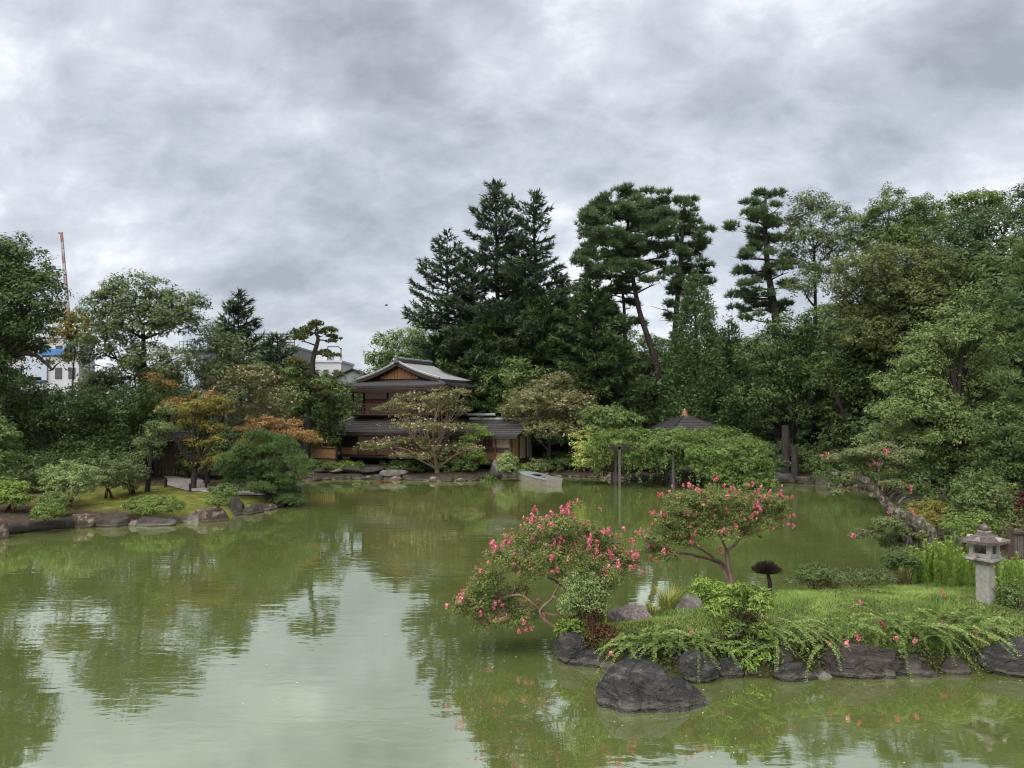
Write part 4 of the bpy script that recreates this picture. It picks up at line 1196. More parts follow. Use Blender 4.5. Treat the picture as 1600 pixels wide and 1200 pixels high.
q = ho[-1]; tr_ = MB(); q2 = q - np.array((.05, 0, 0)); tr_.add(np.vstack([q, q2]), [(0, 1, 2, 3), (7, 6, 5, 4), (0, 4, 5, 1), (1, 5, 6, 2), (2, 6, 7, 3), (3, 7, 4, 0)]); tr_.build('bow_board', M['boat_wood'], boat)
for j, sy in ((0, -1), (3, 1)):
    e_ = MB(); e_.tube(ho[:, j] + np.array((0, 0, .02)), .045, 6); e_.build('gunwale', M['boat_cover'], boat)
for s_ in (.16, .46): MB().box((s_ * Lb, 0, .32 + .1 * s_), (.30, 1.12, .04)).build('thwart', M['boat_cover'], boat)
g = np.array([[(x, y * (.58 + .10 * math.sin(x / Lb * 2.2)) * (1 - max(0, x / Lb - .55) / .45 * .62), .40 + .34 * (x / Lb) ** 2.2 + .05 * (1 - y * y)) for y in (-1.04, -.5, 0, .5, 1.04)] for x in np.linspace(2.9, 5.38, 7)])
MB().slab(g, .04).build('fore_deck', M['boat_cover'], boat)
g = np.array([[(x, y * .66, .42 + .34 * (x / Lb) ** 2.2) for y in (.35, .7, 1.06)] for x in np.linspace(.05, 2.9, 6)])
MB().slab(g, .03).build('side_cover', M['boat_cover'], boat)
r_ = MB(); p0 = W(880, 747, st_c[1] + .1); p1 = W(940, 738, 55.5)
r_.tube(smooth_path([p0, W(905, 752, 51.5), W(925, 749, 53.5), p1], 14), .03, 5)
tag(r_.build('mooring_rope', M['w_grey']), 'slack mooring rope running from the boat to the bank', 'rope')

# ---------------------------------------------------------------- the town beyond the garden
M['bw'] = noise_mat('white_wall', [(.3, (.60, .61, .62)), (.7, (.70, .71, .72))], .5, .8, 0)
M['bblue'] = noise_mat('pale_blue_sheet', [(.3, (.50, .58, .68)), (.7, (.62, .69, .77))], 1.5, .7, .1, 6, (3, 3, .2))
M['bsheet'] = noise_mat('blue_tarp', [(.3, (.05, .20, .45)), (.7, (.12, .32, .60))], 1.5, .6, .3)
M['bgrey'] = noise_mat('grey_wall', [(.3, (.24, .24, .25)), (.7, (.31, .31, .32))], 1, .8, 0)
M['bframe'] = noise_mat('brown_steel', [(.3, (.085, .075, .075)), (.7, (.15, .13, .13))], 2, .6, 0)
M['glassd'] = noise_mat('window_glass', [(.3, (.05, .06, .07)), (.7, (.09, .10, .12))], .3, .12, 0, spec=.8)
M['cr_red_hazed'] = noise_mat('crane_red_hazed', [(.3, (.52, .27, .24)), (.7, (.60, .34, .30))], 1, .5, 0)  # red desaturated in the colour itself to suggest distance haze
M['cr_white'] = noise_mat('crane_white', [(.3, (.62, .60, .60)), (.7, (.74, .72, .72))], 1, .5, 0)
def block(name, label, x0, x1, ytop, Y, dep, m, rows=3, cols=3, wsz=(.55, .5), skip=(), roof=True):
    """a building: walls, flat roof parapet, windows with frame and pane"""
    a_, b_ = W(x0, ytop, Y), W(x1, ytop, Y)
    w_ = b_[0] - a_[0]; H = a_[2] - 1.0
    t = thing(name, label, 'building', ((a_[0] + b_[0]) / 2, Y, 1.0))
    MB().box((0, dep / 2, H / 2), (w_, dep, H)).build('wall', M[m], t)
    MB().box((0, dep / 2, H + .12), (w_ + .3, dep + .3, .3)).build('parapet', M[m], t)
    fh = 3.0
    for r_ in range(rows):
        for c_ in range(cols):
            if (r_, c_) in skip: continue
            x = -w_ / 2 + w_ * (c_ + .5) / cols; z = H - 1.8 - r_ * fh
            if z < 1: continue
            f_ = MB().box((x, -.03, z), (w_ / cols * wsz[0] + .16, .10, fh * wsz[1] + .16)).build('window', M['bframe'], t)
            MB().box((x, -.07, z), (w_ / cols * wsz[0], .06, fh * wsz[1])).build('pane', M['glassd'], f_)
    return t, w_, H
t, w_, H = block('white_building', 'white building under construction with blue sheets beyond the left trees', 20, 124, 528, 105, 4, 'bw', 3, 5, (.42, .45), skip=((0, 1), (1, 1), (1, 2), (2, 1)))
for (x0, x1, y0, y1, m_) in ((40, 72, 560, 594, 'bblue'), (60, 116, 545, 555, 'bsheet'), (40, 64, 589, 597, 'bsheet'), (100, 112, 540, 550, 'bsheet')):
    a_, b_ = W(x0, y0, 104.6), W(x1, y1, 104.6); lx, lz = t.location[0], t.location[2]
    MB().box(((a_[0] + b_[0]) / 2 - lx, -.25, (a_[2] + b_[2]) / 2 - lz), (b_[0] - a_[0], .12, a_[2] - b_[2])).build('cover_sheet', M[m_], t)
t, w_, H = block('blue_building', 'pale blue building visible below the arching branch', 286, 336, 512, 112, 10, 'bblue', 2, 3, (.3, .3), skip=((0, 0), (0, 1)))
for x in np.arange(-w_ / 2, w_ / 2 + .1, w_ / 8): MB().box((x, -1.2, H - 2.6), (.07, .07, 1.1)).build('railing_post', M['bframe'], t)
for z in (-2.1, -2.6, -3.1): MB().box((0, -1.2, H + z), (w_, .06, .06)).build('rail', M['bframe'], t)
MB().box((0, -.65, H - 3.25), (w_, 1.3, .2)).build('balcony_slab', M['bblue'], t)
t, w_, H = block('roof_screen_building', 'building with brown rooftop screen behind the low fir', 392, 460, 543, 112, 10, 'bgrey', 2, 4)
for x in np.linspace(-w_ / 2, w_ / 2, 11): MB().box((x, 0, H + 1.0), (.10, .10, 2.0)).build('screen_post', M['bframe'], t)
for z in (.35, .75, 1.15, 1.55, 1.95): MB().box((0, 0, H + z), (w_, .07, .16)).build('screen_slat', M['bframe'], t)
t, w_, H = block('white_building', 'white block with roof pipes between the gnarled tree and the grey gabled house', 486, 533, 566, 115, 9, 'bw', 2, 3, (.4, .42))
for (xa, za, xb, zb) in ((.0, 0, .0, 2.4), (2.0, 0, 2.0, 2.2), (.0, 2.4, 1.6, 2.4), (1.6, 2.4, 2.0, 2.0)):
    MB().bar((xa, 1, H + za), (xb, 1, H + zb), .14).build('roof_pipe', M['bframe'], t)
MB().box((-w_ * .22, 3, H + .9), (w_ * .45, 4, 1.6)).build('roof_house', M['bw'], t)
a_ = W(550, 590, 100)
t = thing('gabled_house', 'small grey gabled house peeking out left of the tea house roof', 'building', (a_[0], 100, 1.0))
wq, hq = 2.6, a_[2] - 1.0
MB().box((0, 3, hq / 2), (2 * wq * .92, 6, hq)).build('wall', M['bgrey'], t)
for sx in (-1, 1):
    MB().slab(np.array([[(0, -.3, hq + 1.2), (0, 6.3, hq + 1.2)], [(sx * wq, -.3, hq - .05), (sx * wq, 6.3, hq - .05)]]), .16).build('roof', M['roof_dark'], t)
gp = MB(); gp.add([(-wq * .9, .02, hq), (wq * .9, .02, hq), (0, .02, hq + 1.05), (-wq * .9, .2, hq), (wq * .9, .2, hq), (0, .2, hq + 1.05)], [(0, 1, 2), (5, 4, 3), (0, 3, 4, 1), (1, 4, 5, 2), (2, 5, 3, 0)]); gp.build('gable_wall', M['bgrey'], t)
f_ = MB().box((.6, -.04, hq - 1.0), (1.1, .1, 1.1)).build('window', M['bframe'], t); MB().box((.6, -.08, hq - 1.0), (.95, .06, .95)).build('pane', M['glassd'], f_)
a_ = W(620, 600, 100); 
# crane boom: lattice sections, red and white in turn
A0, A1 = W(107.5, 500, 190), W(96, 366, 190)
cr = thing('tower_crane', 'red and white lattice crane boom above the far left trees', 'crane', (A0[0], A0[1], A0[2] - 22))
base = np.array(cr.location)
d = (A1 - A0); n_s = 12; tdir = norm(d); u_ = norm(np.cross(tdir, (0, 1, 0))); v_ = np.cross(tdir, u_)
hw = .21
for k in range(n_s):
    p0 = A0 + d * k / n_s - base; p1 = A0 + d * (k + 1) / n_s - base
    e_ = MB(); cn = [(-1, -1), (1, -1), (1, 1), (-1, 1)]
    for q in range(4):
        i_, j_ = cn[q]; i2, j2 = cn[(q + 1) % 4]
        e_.bar(p0 + (u_ * i_ + v_ * j_) * hw, p1 + (u_ * i_ + v_ * j_) * hw, .10)
        e_.bar(p0 + (u_ * i_ + v_ * j_) * hw, p1 + (u_ * i2 + v_ * j2) * hw, .10)
        e_.bar(p0 + (u_ * i_ + v_ * j_) * hw, p0 + (u_ * i2 + v_ * j2) * hw, .10)
    e_.build('boom_section', M['cr_red_hazed' if k in (0, 1, 5, 8, 11) else 'cr_white'], cr)
MB().box((0, 0, 10.5), (1.0, 1.0, 23)).build('mast', M['cr_red_hazed'], cr)
MB().box(A1 - base + np.array((-.25, 0, .3)), (1.0, .5, .4)).build('boom_tip', M['cr_red_hazed'], cr)
for s_ in (-1, 1): MB().bar(A1 - base + u_ * s_ * .35, A0 - base + u_ * s_ * .5, .05).build('cable', M['bframe'], cr)
# the bird
bc = W(604, 477, 60)
bird = thing('bird', 'tiny dark bird flying above the pale tree behind the house', 'bird', bc)
mb = MB(); mb.lathe([(.005, -.14), (.035, -.08), (.045, 0), (.03, .08), (.012, .13), (.003, .16)], 8)
o = mb.build('body', M['w_dark'], bird); o.rotation_euler = (0, R(80), 0)
for s_ in (-1, 1):
    w = MB(); w.slab(np.array([[(-.05, s_ * .02, .02), (.06, s_ * .02, .02)], [(-.06, s_ * .12, .07), (.04, s_ * .12, .07)], [(-.07, s_ * .24, .03), (-.03, s_ * .24, .03)]]), .012); w.build('wing', M['w_dark'], bird)
# ---------------------------------------------------------------- trees of the garden
# --- left bank
broadleaf('evergreen_tree', 'tall dark evergreen tree cut off by the left edge of the photo', 40, -70,
    [(15, 415, 62, 44), (52, 470, 46, 42), (-30, 470, 80, 80), (10, 515, 60, 40), (45, 512, 28, 20), (-25, 575, 44, 40), (-70, 560, 60, 80), (15, 395, 30, 28), (70, 440, 24, 26), (78, 490, 20, 22), (0, 450, 60, 50), (35, 545, 40, 16), (-30, 610, 44, 30)], 'dark', .34, .20, .46, 34, 1, dens=1.25, shell=.6)
bt = MB(); q = [W(58, 556, 39.6), W(72, 568, 39.5), W(82, 578, 39.4)]
t_ = [o for o in C.objects if o.get('label', '').startswith('tall dark evergreen tree cut')][0]
qs = smooth_path(np.array(q) - np.array(t_.location), 8); bt.tube(qs, np.linspace(.10, .06, 8), 6)
q2 = smooth_path(np.array([W(82, 578, 39.4), W(88, 570, 39.3), W(96, 565, 39.3)]) - np.array(t_.location), 6); bt.tube(q2, np.linspace(.055, .02, 6), 6)
q3 = smooth_path(np.array([W(20, 556, 40), W(40, 552, 39.8), W(58, 556, 39.6)]) - np.array(t_.location), 6); bt.tube(q3, np.linspace(.14, .10, 6), 6)
bt.build('bare_branch', M['bark'], t_)
broadleaf('broadleaf_tree', 'large grey green broadleaf tree with wide spreading crown left of the small fir', 47, 215,
    [(212, 456, 58, 26), (270, 478, 44, 26), (162, 482, 36, 28), (312, 474, 15, 17), (215, 505, 75, 40), (278, 505, 40, 20), (170, 545, 52, 40), (240, 570, 60, 36), (200, 605, 70, 40), (262, 612, 34, 36), (150, 605, 40, 30)], 'grey', .33, .22, .46, 30, 2, depth=.7, dens=1.25, shell=.6)
broadleaf('autumn_tree', 'tree turning yellow and orange in front of the white building', 52, 112, [(112, 503, 26, 18), (100, 525, 22, 18), (128, 530, 22, 20), (138, 505, 14, 12), (112, 560, 20, 20)], 'autumn_y', .12, .22, .42, 20, 3, shell=.7, dens=1.4)
broadleaf('broadleaf_tree', 'slender grey green tree between the spreading tree and the small fir', 50, 345, [(330, 535, 26, 34), (362, 548, 30, 30), (350, 585, 50, 34), (388, 575, 24, 26), (332, 588, 26, 24)], 'grey', .16, .24, .5, 22, 4)
fir('fir_tree', 'small dark pointed fir rising above the left trees', 62, 373, 457, 48, 5, 'fir', 600, .72, 1.3, .6, .05, r0=.2)
fir('fir_tree', 'low dark fir just left of the gnarled tree', 60, 435, 524, 46, 6, 'fir', 640, .7, 1.3, .6, .05, r0=.2)
pine('gnarled_tree', 'old gnarled tree with bare twisted dark trunk and flat olive pads', 55, [(474, 745), (480, 650), (472, 622), (486, 595), (489, 560), (497, 530), (492, 520)], .34,
    [(484, 518, 18, 9), (505, 520, 20, 11), (470, 528, 12, 8), (520, 530, 11, 8), (496, 508, 14, 7), (518, 556, 15, 9), (450, 570, 38, 17), (425, 580, 20, 11), (515, 590, 22, 14), (470, 592, 24, 12), (440, 605, 34, 18), (505, 615, 30, 18)], 7, 'olive', .2, .09, 55, jit=.8, nn=7)
broadleaf('evergreen_tree', 'bushy green tree standing directly left of the two storey house', 56, 480, [(455, 630, 52, 32), (500, 640, 40, 28), (525, 610, 22, 22), (430, 660, 50, 36), (500, 675, 40, 26), (470, 600, 40, 22), (540, 640, 14, 20), (508, 600, 22, 16), (455, 580, 28, 14)], 'mid', .22, .25, .5, 30, 8)
broadleaf('crape_myrtle', 'faded pink crape myrtle behind the orange maple', 49, 392, [(395, 590, 40, 20), (430, 622, 30, 22), (370, 620, 42, 24), (345, 600, 30, 20), (410, 650, 44, 20), (330, 590, 24, 22)], 'myrtle_far', .13, .17, .36, 22, 9, bark='bark_smooth', fork=.3, extra=[('blossom_far', 'blossom', .075, .12, 'stuff')])
broadleaf('maple_tree', 'orange and yellow maple beside the gravel path', 40.5, 303, [(278, 640, 26, 10), (310, 632, 26, 11), (335, 642, 22, 12), (345, 628, 18, 8), (295, 660, 30, 9), (322, 668, 30, 11), (262, 668, 24, 8), (300, 690, 22, 9), (335, 690, 16, 8), (315, 722, 24, 9), (345, 715, 22, 10)], 'autumn_y', .17, .15, .32, 26, 10, bark='bark_red', fork=.34, flat=.4)
broadleaf('maple_tree', 'tallest bright orange maple crown above the gravel path', 42.5, 330, [(285, 632, 28, 11), (320, 622, 24, 12), (332, 640, 26, 13), (300, 645, 26, 10), (262, 636, 14, 8), (265, 600, 12, 8), (240, 590, 14, 10), (252, 606, 18, 10)], 'autumn', .1, .15, .32, 24, 11, bark='bark_red', flat=.4)
broadleaf('maple_tree', 'pale orange maple spreading behind the round garden pine', 44, 420, [(410, 660, 28, 11), (445, 663, 30, 10), (470, 678, 26, 9), (490, 688, 16, 6), (430, 680, 40, 10), (385, 670, 18, 8), (400, 690, 30, 10)], 'autumn_o', .1, .15, .32, 24, 12, bark='bark_red', flat=.4)
pine('garden_pine', 'round dense cloud pruned pine leaning over the pond', 38.6, [(421, 796), (418, 770), (424, 745), (410, 715), (415, 695)], .17,
    [(425, 690, 34, 14), (440, 700, 32, 16), (390, 705, 30, 13), (370, 722, 28, 12), (455, 722, 26, 18), (410, 720, 38, 16), (360, 740, 26, 11), (395, 742, 38, 14), (440, 745, 36, 16), (462, 748, 16, 14), (375, 755, 30, 9), (425, 768, 30, 14), (452, 770, 20, 12), (440, 784, 24, 9), (412, 756, 26, 12), (400, 690, 20, 10), (408, 735, 44, 20, .5), (430, 735, 40, 22, .4), (435, 760, 36, 18, .3), (385, 735, 34, 18, .4), (440, 710, 34, 18, -.3), (410, 705, 40, 16, -.4), (465, 735, 14, 22), (448, 775, 24, 12), (400, 765, 30, 9)], 13, 'pine_l', .20, .035, 62, jit=.9, nn=9)
# dark wood and shrubs behind the left lawn
broadleaf('evergreen_tree', 'dark evergreen thicket tree behind the pale lawn shrub', 43, 100, [(95, 640, 60, 40), (50, 650, 50, 50), (130, 670, 50, 40), (60, 700, 60, 40), (10, 655, 50, 40), (120, 715, 50, 30)], 'dark', .2, .2, .45, 32, 14, fork=.3)
broadleaf('evergreen_tree', 'dark evergreen tree in the thicket left of the gate', 44.5, 190, [(190, 640, 56, 36), (170, 680, 50, 36), (225, 660, 30, 36), (200, 705, 44, 28), (240, 620, 30, 34), (235, 700, 22, 28)], 'dark', .2, .2, .45, 32, 15, fork=.3)
broadleaf('evergreen_tree', 'dark evergreen tree between the gate and the pale orange maple', 48, 360, [(350, 690, 36, 24), (390, 700, 36, 30), (330, 670, 30, 20), (360, 725, 40, 20), (325, 715, 24, 18)], 'darkblue', .18, .2, .45, 30, 16, fork=.3)
broadleaf('evergreen_tree', 'dark evergreen tree behind the gate roof', 53, 275, [(270, 640, 44, 34), (240, 660, 40, 30), (300, 665, 34, 30), (270, 600, 30, 24)], 'dark', .18, .24, .5, 28, 17)
broadleaf('tall_shrub', 'tall leafy blue green shrub at the left edge behind the yellow bush', 34, -2, [(5, 680, 26, 30), (-10, 720, 34, 30), (15, 715, 22, 22), (-14, 650, 20, 20)], 'mid', .08, .16, .3, 28, 18, cat='shrub', fork=.3)
broadleaf('thin_tree', 'thin leaning tree with mossy trunk before the gate', 38.5, 232, [(250, 668, 26, 12), (268, 640, 20, 10), (232, 690, 22, 12), (222, 712, 20, 10)], 'grey', .13, .15, .3, 20, 19, fork=.6, wid=.45)
shrub('lawn_shrub', 'pale green spreading shrub on the left moss lawn', G(108, 789, .62), (1.22, 1.0, .82), 'nandina', 20, .11, .2, 26, lift=1.15)
shrub('lawn_shrub', 'grey green loose shrub between the pale shrub and the thin tree', G(172, 775, .75), (1.05, .9, .8), 'grey', 21, .13, .24, 24, lift=1.05)
shrub('lawn_shrub', 'bluish loose shrub next to the thin mossy trunk', G(206, 769, .8), (.75, .7, .85), 'grey', 22, .13, .24, 24, lift=.95)
shrub('lawn_shrub', 'big yellow green bush at the left photo edge', G(12, 798, .6), (1.0, .8, .62), 'bright', 23, .15, .22, 22, lift=.75)
shrub('lawn_shrub', 'small mounded azalea next to the lichen boulder', G(74, 812, .5), (.60, .55, .34), 'yellowg', 24, .08, .13, 26, lift=.32)
shrub('lawn_shrub', 'small leafy shrub directly above the mounded azalea', G(84, 800, .55), (.60, .5, .42), 'mid', 25, .11, .16, 22, lift=.42)
shrub('clipped_hedge', 'low oblong clipped yellow green hedge on the left bank', G(243, 799, .5), (1.15, .55, .38), 'yellowg', 26, .075, .12, 30, lift=.30, shell=.25, cat='hedge')
shrub('low_azalea', 'small clump of pale leaves behind the flat topped boulder', G(340, 790, .7), (.45, .35, .22), 'yellowg', 27, .08, .12, 24, lift=.2)
shrub('low_azalea', 'dark low shrub beside the tall upright boulder', G(352, 775, .8), (.75, .5, .3), 'mid', 28, .09, .14, 24, lift=.25)
shrub('shade_shrub', 'dark shrub in the shade left of the gravel path', G(140, 757, .9), (1.9, 1.0, 1.0), 'dark', 29, .17, .3, 26, lift=.9)
shrub('shade_shrub', 'dark shrub in the deepest shade at far left', G(40, 768, .8), (1.8, 1.0, 1.0), 'dark', 30, .17, .3, 26, lift=.9)
shrub('shade_shrub', 'dark leafy shrub right of the gate beside the path', G(322, 741, .95), (1.6, .9, 1.1), 'mid', 31, .17, .3, 24, lift=.9)

# --- the house and the middle shore
broadleaf('crape_myrtle', 'spreading crape myrtle with few pink flowers before the house', 53.8, 684, [(660, 622, 46, 12), (700, 618, 34, 12), (640, 638, 52, 11), (685, 640, 46, 10), (722, 612, 14, 7), (625, 632, 22, 9), (650, 665, 46, 12), (700, 668, 36, 9), (640, 690, 60, 9), (600, 697, 44, 8), (690, 700, 52, 11), (660, 712, 50, 7), (735, 702, 20, 9), (712, 640, 26, 9), (575, 700, 22, 5), (690, 628, 34, 9), (632, 652, 24, 7)], 'myrtle_far', .2, .16, .34, 22, 32, bark='bark_smooth', fork=.3, flat=.4, zb=.55, extra=[('blossom_far', 'blossom', .03, .10, 'stuff')], sub=9, depth=.6, dens=.6, shell=.8)
broadleaf('maple_tree', 'bright green maple in front of the right wing of the house', 54.5, 722, [(745, 668, 18, 7), (733, 684, 24, 8), (755, 678, 14, 6), (735, 712, 26, 8), (722, 698, 22, 8), (752, 722, 14, 6)], 'bright', .08, .14, .3, 24, 33, zb=.6, flat=.4, fork=.4)
broadleaf('crape_myrtle', 'wide old crape myrtle between the house and the pergola', 57.5, 856, [(860, 606, 40, 18), (828, 632, 40, 22), (895, 630, 40, 24), (860, 640, 44, 24), (810, 652, 26, 18), (925, 650, 26, 22), (850, 672, 40, 16), (895, 672, 34, 18), (875, 592, 22, 10), (820, 675, 26, 14), (855, 656, 50, 16), (900, 652, 36, 18), (840, 615, 34, 14), (800, 640, 16, 12)], 'myrtle_far', .2, .16, .34, 26, 34, bark='bark_red', fork=.45, extra=[('blossom_far', 'blossom', .035, .10, 'stuff')])
broadleaf('camphor_tree', 'pale green airy tree against the sky behind the house roof', 78, 620, [(603, 535, 24, 16), (640, 525, 28, 14), (660, 512, 20, 10), (590, 562, 22, 14), (630, 550, 34, 18), (665, 545, 24, 22), (610, 575, 30, 16), (575, 560, 8, 10)], 'yellowg', .3, .3, .62, 22, 35)
# tall conifers behind the house
fir('black_pine', 'leftmost of the tall conifers, with bottlebrush tufts', 66, 700, 366, 84, 36, 'fir', 640, .62, 1.3, .55, .05, r0=.32, sparse=.15, whorl=.7)
fir('tall_fir', 'tallest fir of the dark conifers behind the house', 65, 777, 286, 100, 37, 'fir', 650, .66, 1.35, .55, .10, r0=.42, sparse=.12, whorl=.7)
fir('tall_fir', 'tall fir directly right of the tallest one', 64, 842, 306, 84, 38, 'fir', 650, .52, 1.3, .55, .12, r0=.4, sparse=.12, whorl=.7, lean=-.3)
fir('low_fir', 'broad dark layered fir at the foot of the tall conifers', 63.5, 760, 500, 100, 39, 'firlow', 690, .5, 1.5, .5, .22, r0=.3, whorl=.5)
fir('low_fir', 'broad layered fir below the umbrella shaped pine', 60.5, 930, 440, 96, 40, 'firlow', 690, .55, 1.5, .5, .22, r0=.3, whorl=.5)
fir('low_fir', 'layered fir in the dark gap behind the round green tree', 62.5, 850, 470, 80, 41, 'firlow', 690, .5, 1.5, .5, .2, r0=.3, whorl=.5)
fir('low_fir', 'dark layered fir right behind the house roof', 66, 690, 530, 80, 42, 'firlow', 690, .5, 1.5, .5, .22, r0=.3, whorl=.5)
broadleaf('evergreen_tree', 'round fresh green tree right of the house roof', 60.5, 800, [(805, 572, 26, 16), (790, 592, 40, 18), (828, 590, 32, 18), (775, 612, 36, 16), (815, 618, 44, 18), (790, 645, 48, 22), (840, 650, 40, 20), (770, 670, 40, 20)], 'mid', .2, .27, .55, 30, 43)
fir('tall_fir', 'dark fir filling between the leftmost and the tallest conifer', 67, 738, 400, 70, 91, 'fir', 660, .5, 1.3, .55, .1, r0=.3, sparse=.1, whorl=.65)
fir('tall_fir', 'dark fir filling between the two tallest conifers', 67.5, 812, 372, 70, 92, 'fir', 660, .5, 1.3, .55, .1, r0=.3, sparse=.1, whorl=.65)
fir('tall_fir', 'dark fir between the conifer group and the umbrella shaped pine', 67, 880, 430, 70, 93, 'fir', 660, .5, 1.3, .55, .12, r0=.3, sparse=.1, whorl=.65)
pine('umbrella_pine', 'umbrella shaped pine on a long leaning bare trunk', 61, [(1044, 735), (1040, 660), (1030, 590), (1015, 535), (1000, 490), (988, 430), (980, 370), (985, 325)], .34,
    [(985, 304, 34, 12), (950, 320, 34, 13), (1020, 316, 36, 13), (1042, 335, 26, 13), (985, 338, 60, 16), (935, 350, 32, 13), (1015, 358, 46, 15), (960, 372, 56, 16), (915, 380, 24, 10), (1040, 372, 30, 12), (1000, 392, 54, 15), (940, 405, 44, 14), (905, 400, 18, 10), (980, 422, 46, 13), (1030, 412, 30, 11), (925, 432, 26, 9), (955, 442, 30, 9), (1022, 440, 22, 8), (965, 335, 40, 14), (1000, 322, 36, 12), (930, 365, 30, 12), (990, 375, 40, 13), (1040, 355, 24, 11), (970, 405, 44, 12), (912, 395, 24, 10), (945, 425, 36, 11), (1010, 345, 40, 12), (900, 412, 14, 7), (960, 455, 36, 9), (925, 340, 20, 9), (1045, 390, 20, 9)], 44, 'pine', .50, .07, 26, bark='bark_red', jit=2.4, nn=10)
pine('pine_tree', 'pine with open crown directly right of the umbrella shaped pine', 63, [(1052, 700), (1054, 560), (1056, 500), (1062, 430), (1066, 370), (1070, 320)], .32,
    [(1070, 318, 22, 13), (1060, 338, 26, 12), (1086, 344, 20, 11), (1068, 366, 30, 12), (1096, 375, 16, 9), (1050, 392, 24, 10), (1085, 400, 26, 11), (1104, 412, 16, 7), (1055, 425, 26, 10), (1086, 432, 26, 9), (1050, 458, 26, 8), (1108, 440, 10, 5), (1036, 478, 22, 8), (1048, 500, 22, 7), (1076, 462, 18, 8), (1075, 330, 20, 11), (1088, 360, 22, 10), (1070, 385, 28, 11), (1095, 390, 18, 9), (1072, 415, 28, 11), (1098, 425, 16, 8), (1066, 445, 26, 9), (1080, 478, 22, 8)], 45, 'pine', .5, .07, 24, bark='bark_red', jit=2, nn=10)
pine('pine_tree', 'thin straight pine trunk rising left of the leaning trunk', 62.5, [(978, 700), (977, 560), (975, 480), (970, 440)], .24, [(950, 470, 26, 10), (985, 478, 14, 8), (945, 500, 26, 9), (990, 505, 12, 6), (935, 485, 20, 9), (920, 460, 24, 10), (955, 490, 30, 10), (925, 510, 26, 10)], 46, 'pine', .5, .07, 26, bark='bark_red', jit=1.5)
cone_tree('cypress_tree', 'bushy cone shaped cypress behind the gazebo', 60, 1088, 428, 70, 47, 'cypress', n=900)
cone_tree('cypress_tree', 'lower cypress shoulder right of the bushy cone shaped one', 62, 1140, 490, 48, 48, 'cypress', n=450)
# --- right side
pine('tall_pine', 'tall lone pine with layered branches against the bright sky', 60, [(1218, 690), (1214, 520), (1208, 470), (1200, 420), (1196, 360), (1196, 312)], .4,
    [(1200, 306, 26, 10), (1180, 318, 24, 10), (1212, 326, 24, 10), (1172, 340, 26, 9), (1160, 358, 20, 7), (1200, 352, 26, 10), (1176, 372, 28, 9), (1225, 370, 20, 10), (1158, 402, 22, 7), (1178, 400, 26, 8), (1218, 405, 22, 9), (1160, 426, 22, 7), (1200, 432, 20, 8), (1226, 445, 20, 8), (1182, 460, 22, 7), (1156, 462, 14, 5), (1190, 482, 26, 8), (1158, 486, 14, 5), (1222, 480, 22, 9), (1182, 498, 18, 5), (1190, 340, 24, 9), (1208, 380, 22, 9), (1185, 388, 24, 8), (1205, 418, 20, 8), (1170, 445, 20, 6), (1232, 420, 18, 9), (1215, 350, 18, 9), (1168, 472, 22, 6)], 49, 'pine', .48, .07, 26, jit=2, nn=10)
broadleaf('airy_tree', 'airy grey green tree with thin top directly right of the lone pine', 58.5, 1270, [(1262, 318, 34, 22), (1296, 340, 34, 22), (1240, 345, 26, 20), (1320, 340, 16, 14), (1268, 372, 46, 26), (1302, 388, 30, 26), (1240, 405, 34, 28), (1278, 425, 36, 26), (1254, 448, 30, 20)], 'grey', .26, .22, .5, 26, 50, shell=.75, dens=1.25)
broadleaf('broadleaf_tree', 'light green tree with see through top on the right skyline', 55, 1400, [(1392, 305, 18, 14), (1378, 330, 30, 20), (1435, 322, 30, 16), (1416, 345, 24, 16), (1352, 350, 34, 22), (1400, 375, 60, 22), (1455, 345, 24, 18), (1330, 370, 20, 18)], 'mid', .24, .21, .46, 30, 51, shell=.65, dens=1.25)
broadleaf('broadleaf_tree', 'dense green tree filling the skyline behind the olive tree', 64, 1430, [(1345, 395, 36, 30), (1390, 370, 40, 26), (1440, 360, 40, 26), (1485, 350, 40, 24), (1420, 400, 60, 34), (1490, 390, 50, 36), (1330, 430, 30, 30)], 'mid', .3, .25, .55, 30, 94)
broadleaf('broadleaf_tree', 'yellow green tree top on the skyline near the right corner', 60, 1515, [(1505, 312, 28, 12), (1540, 310, 26, 13), (1480, 325, 18, 14), (1525, 335, 40, 18), (1560, 318, 20, 14)], 'yellowg', .28, .25, .5, 26, 52, shell=.6)
broadleaf('evergreen_tree', 'bluish dark evergreen tree in the upper right corner', 50, 1560, [(1600, 320, 44, 34), (1560, 350, 50, 30), (1510, 362, 46, 26), (1570, 400, 60, 40), (1500, 400, 50, 30), (1640, 380, 60, 60), (1540, 440, 60, 40), (1615, 300, 26, 18)], 'darkblue', .4, .23, .52, 30, 53)
broadleaf('evergreen_tree', 'big rounded olive tree above the dark hollow on the right', 48, 1395, [(1350, 420, 48, 26), (1400, 405, 50, 26), (1450, 420, 44, 30), (1325, 450, 36, 26), (1390, 450, 56, 30), (1440, 465, 48, 30), (1350, 490, 40, 24), (1480, 450, 40, 40), (1415, 500, 40, 26), (1350, 520, 44, 26), (1400, 540, 50, 30), (1450, 520, 44, 34), (1315, 480, 26, 22)], 'olive', .30, .20, .46, 34, 54, dens=1.15)
broadleaf('evergreen_tree', 'dark green tree over the water right of the pergola', 57, 1235, [(1230, 520, 46, 30), (1190, 550, 40, 30), (1270, 540, 44, 30), (1215, 580, 56, 30), (1190, 620, 46, 26), (1260, 600, 44, 36), (1240, 650, 50, 22), (1200, 655, 34, 18), (1290, 640, 34, 30), (1300, 500, 40, 26)], 'dark', .36, .25, .55, 30, 55, fork=.3)
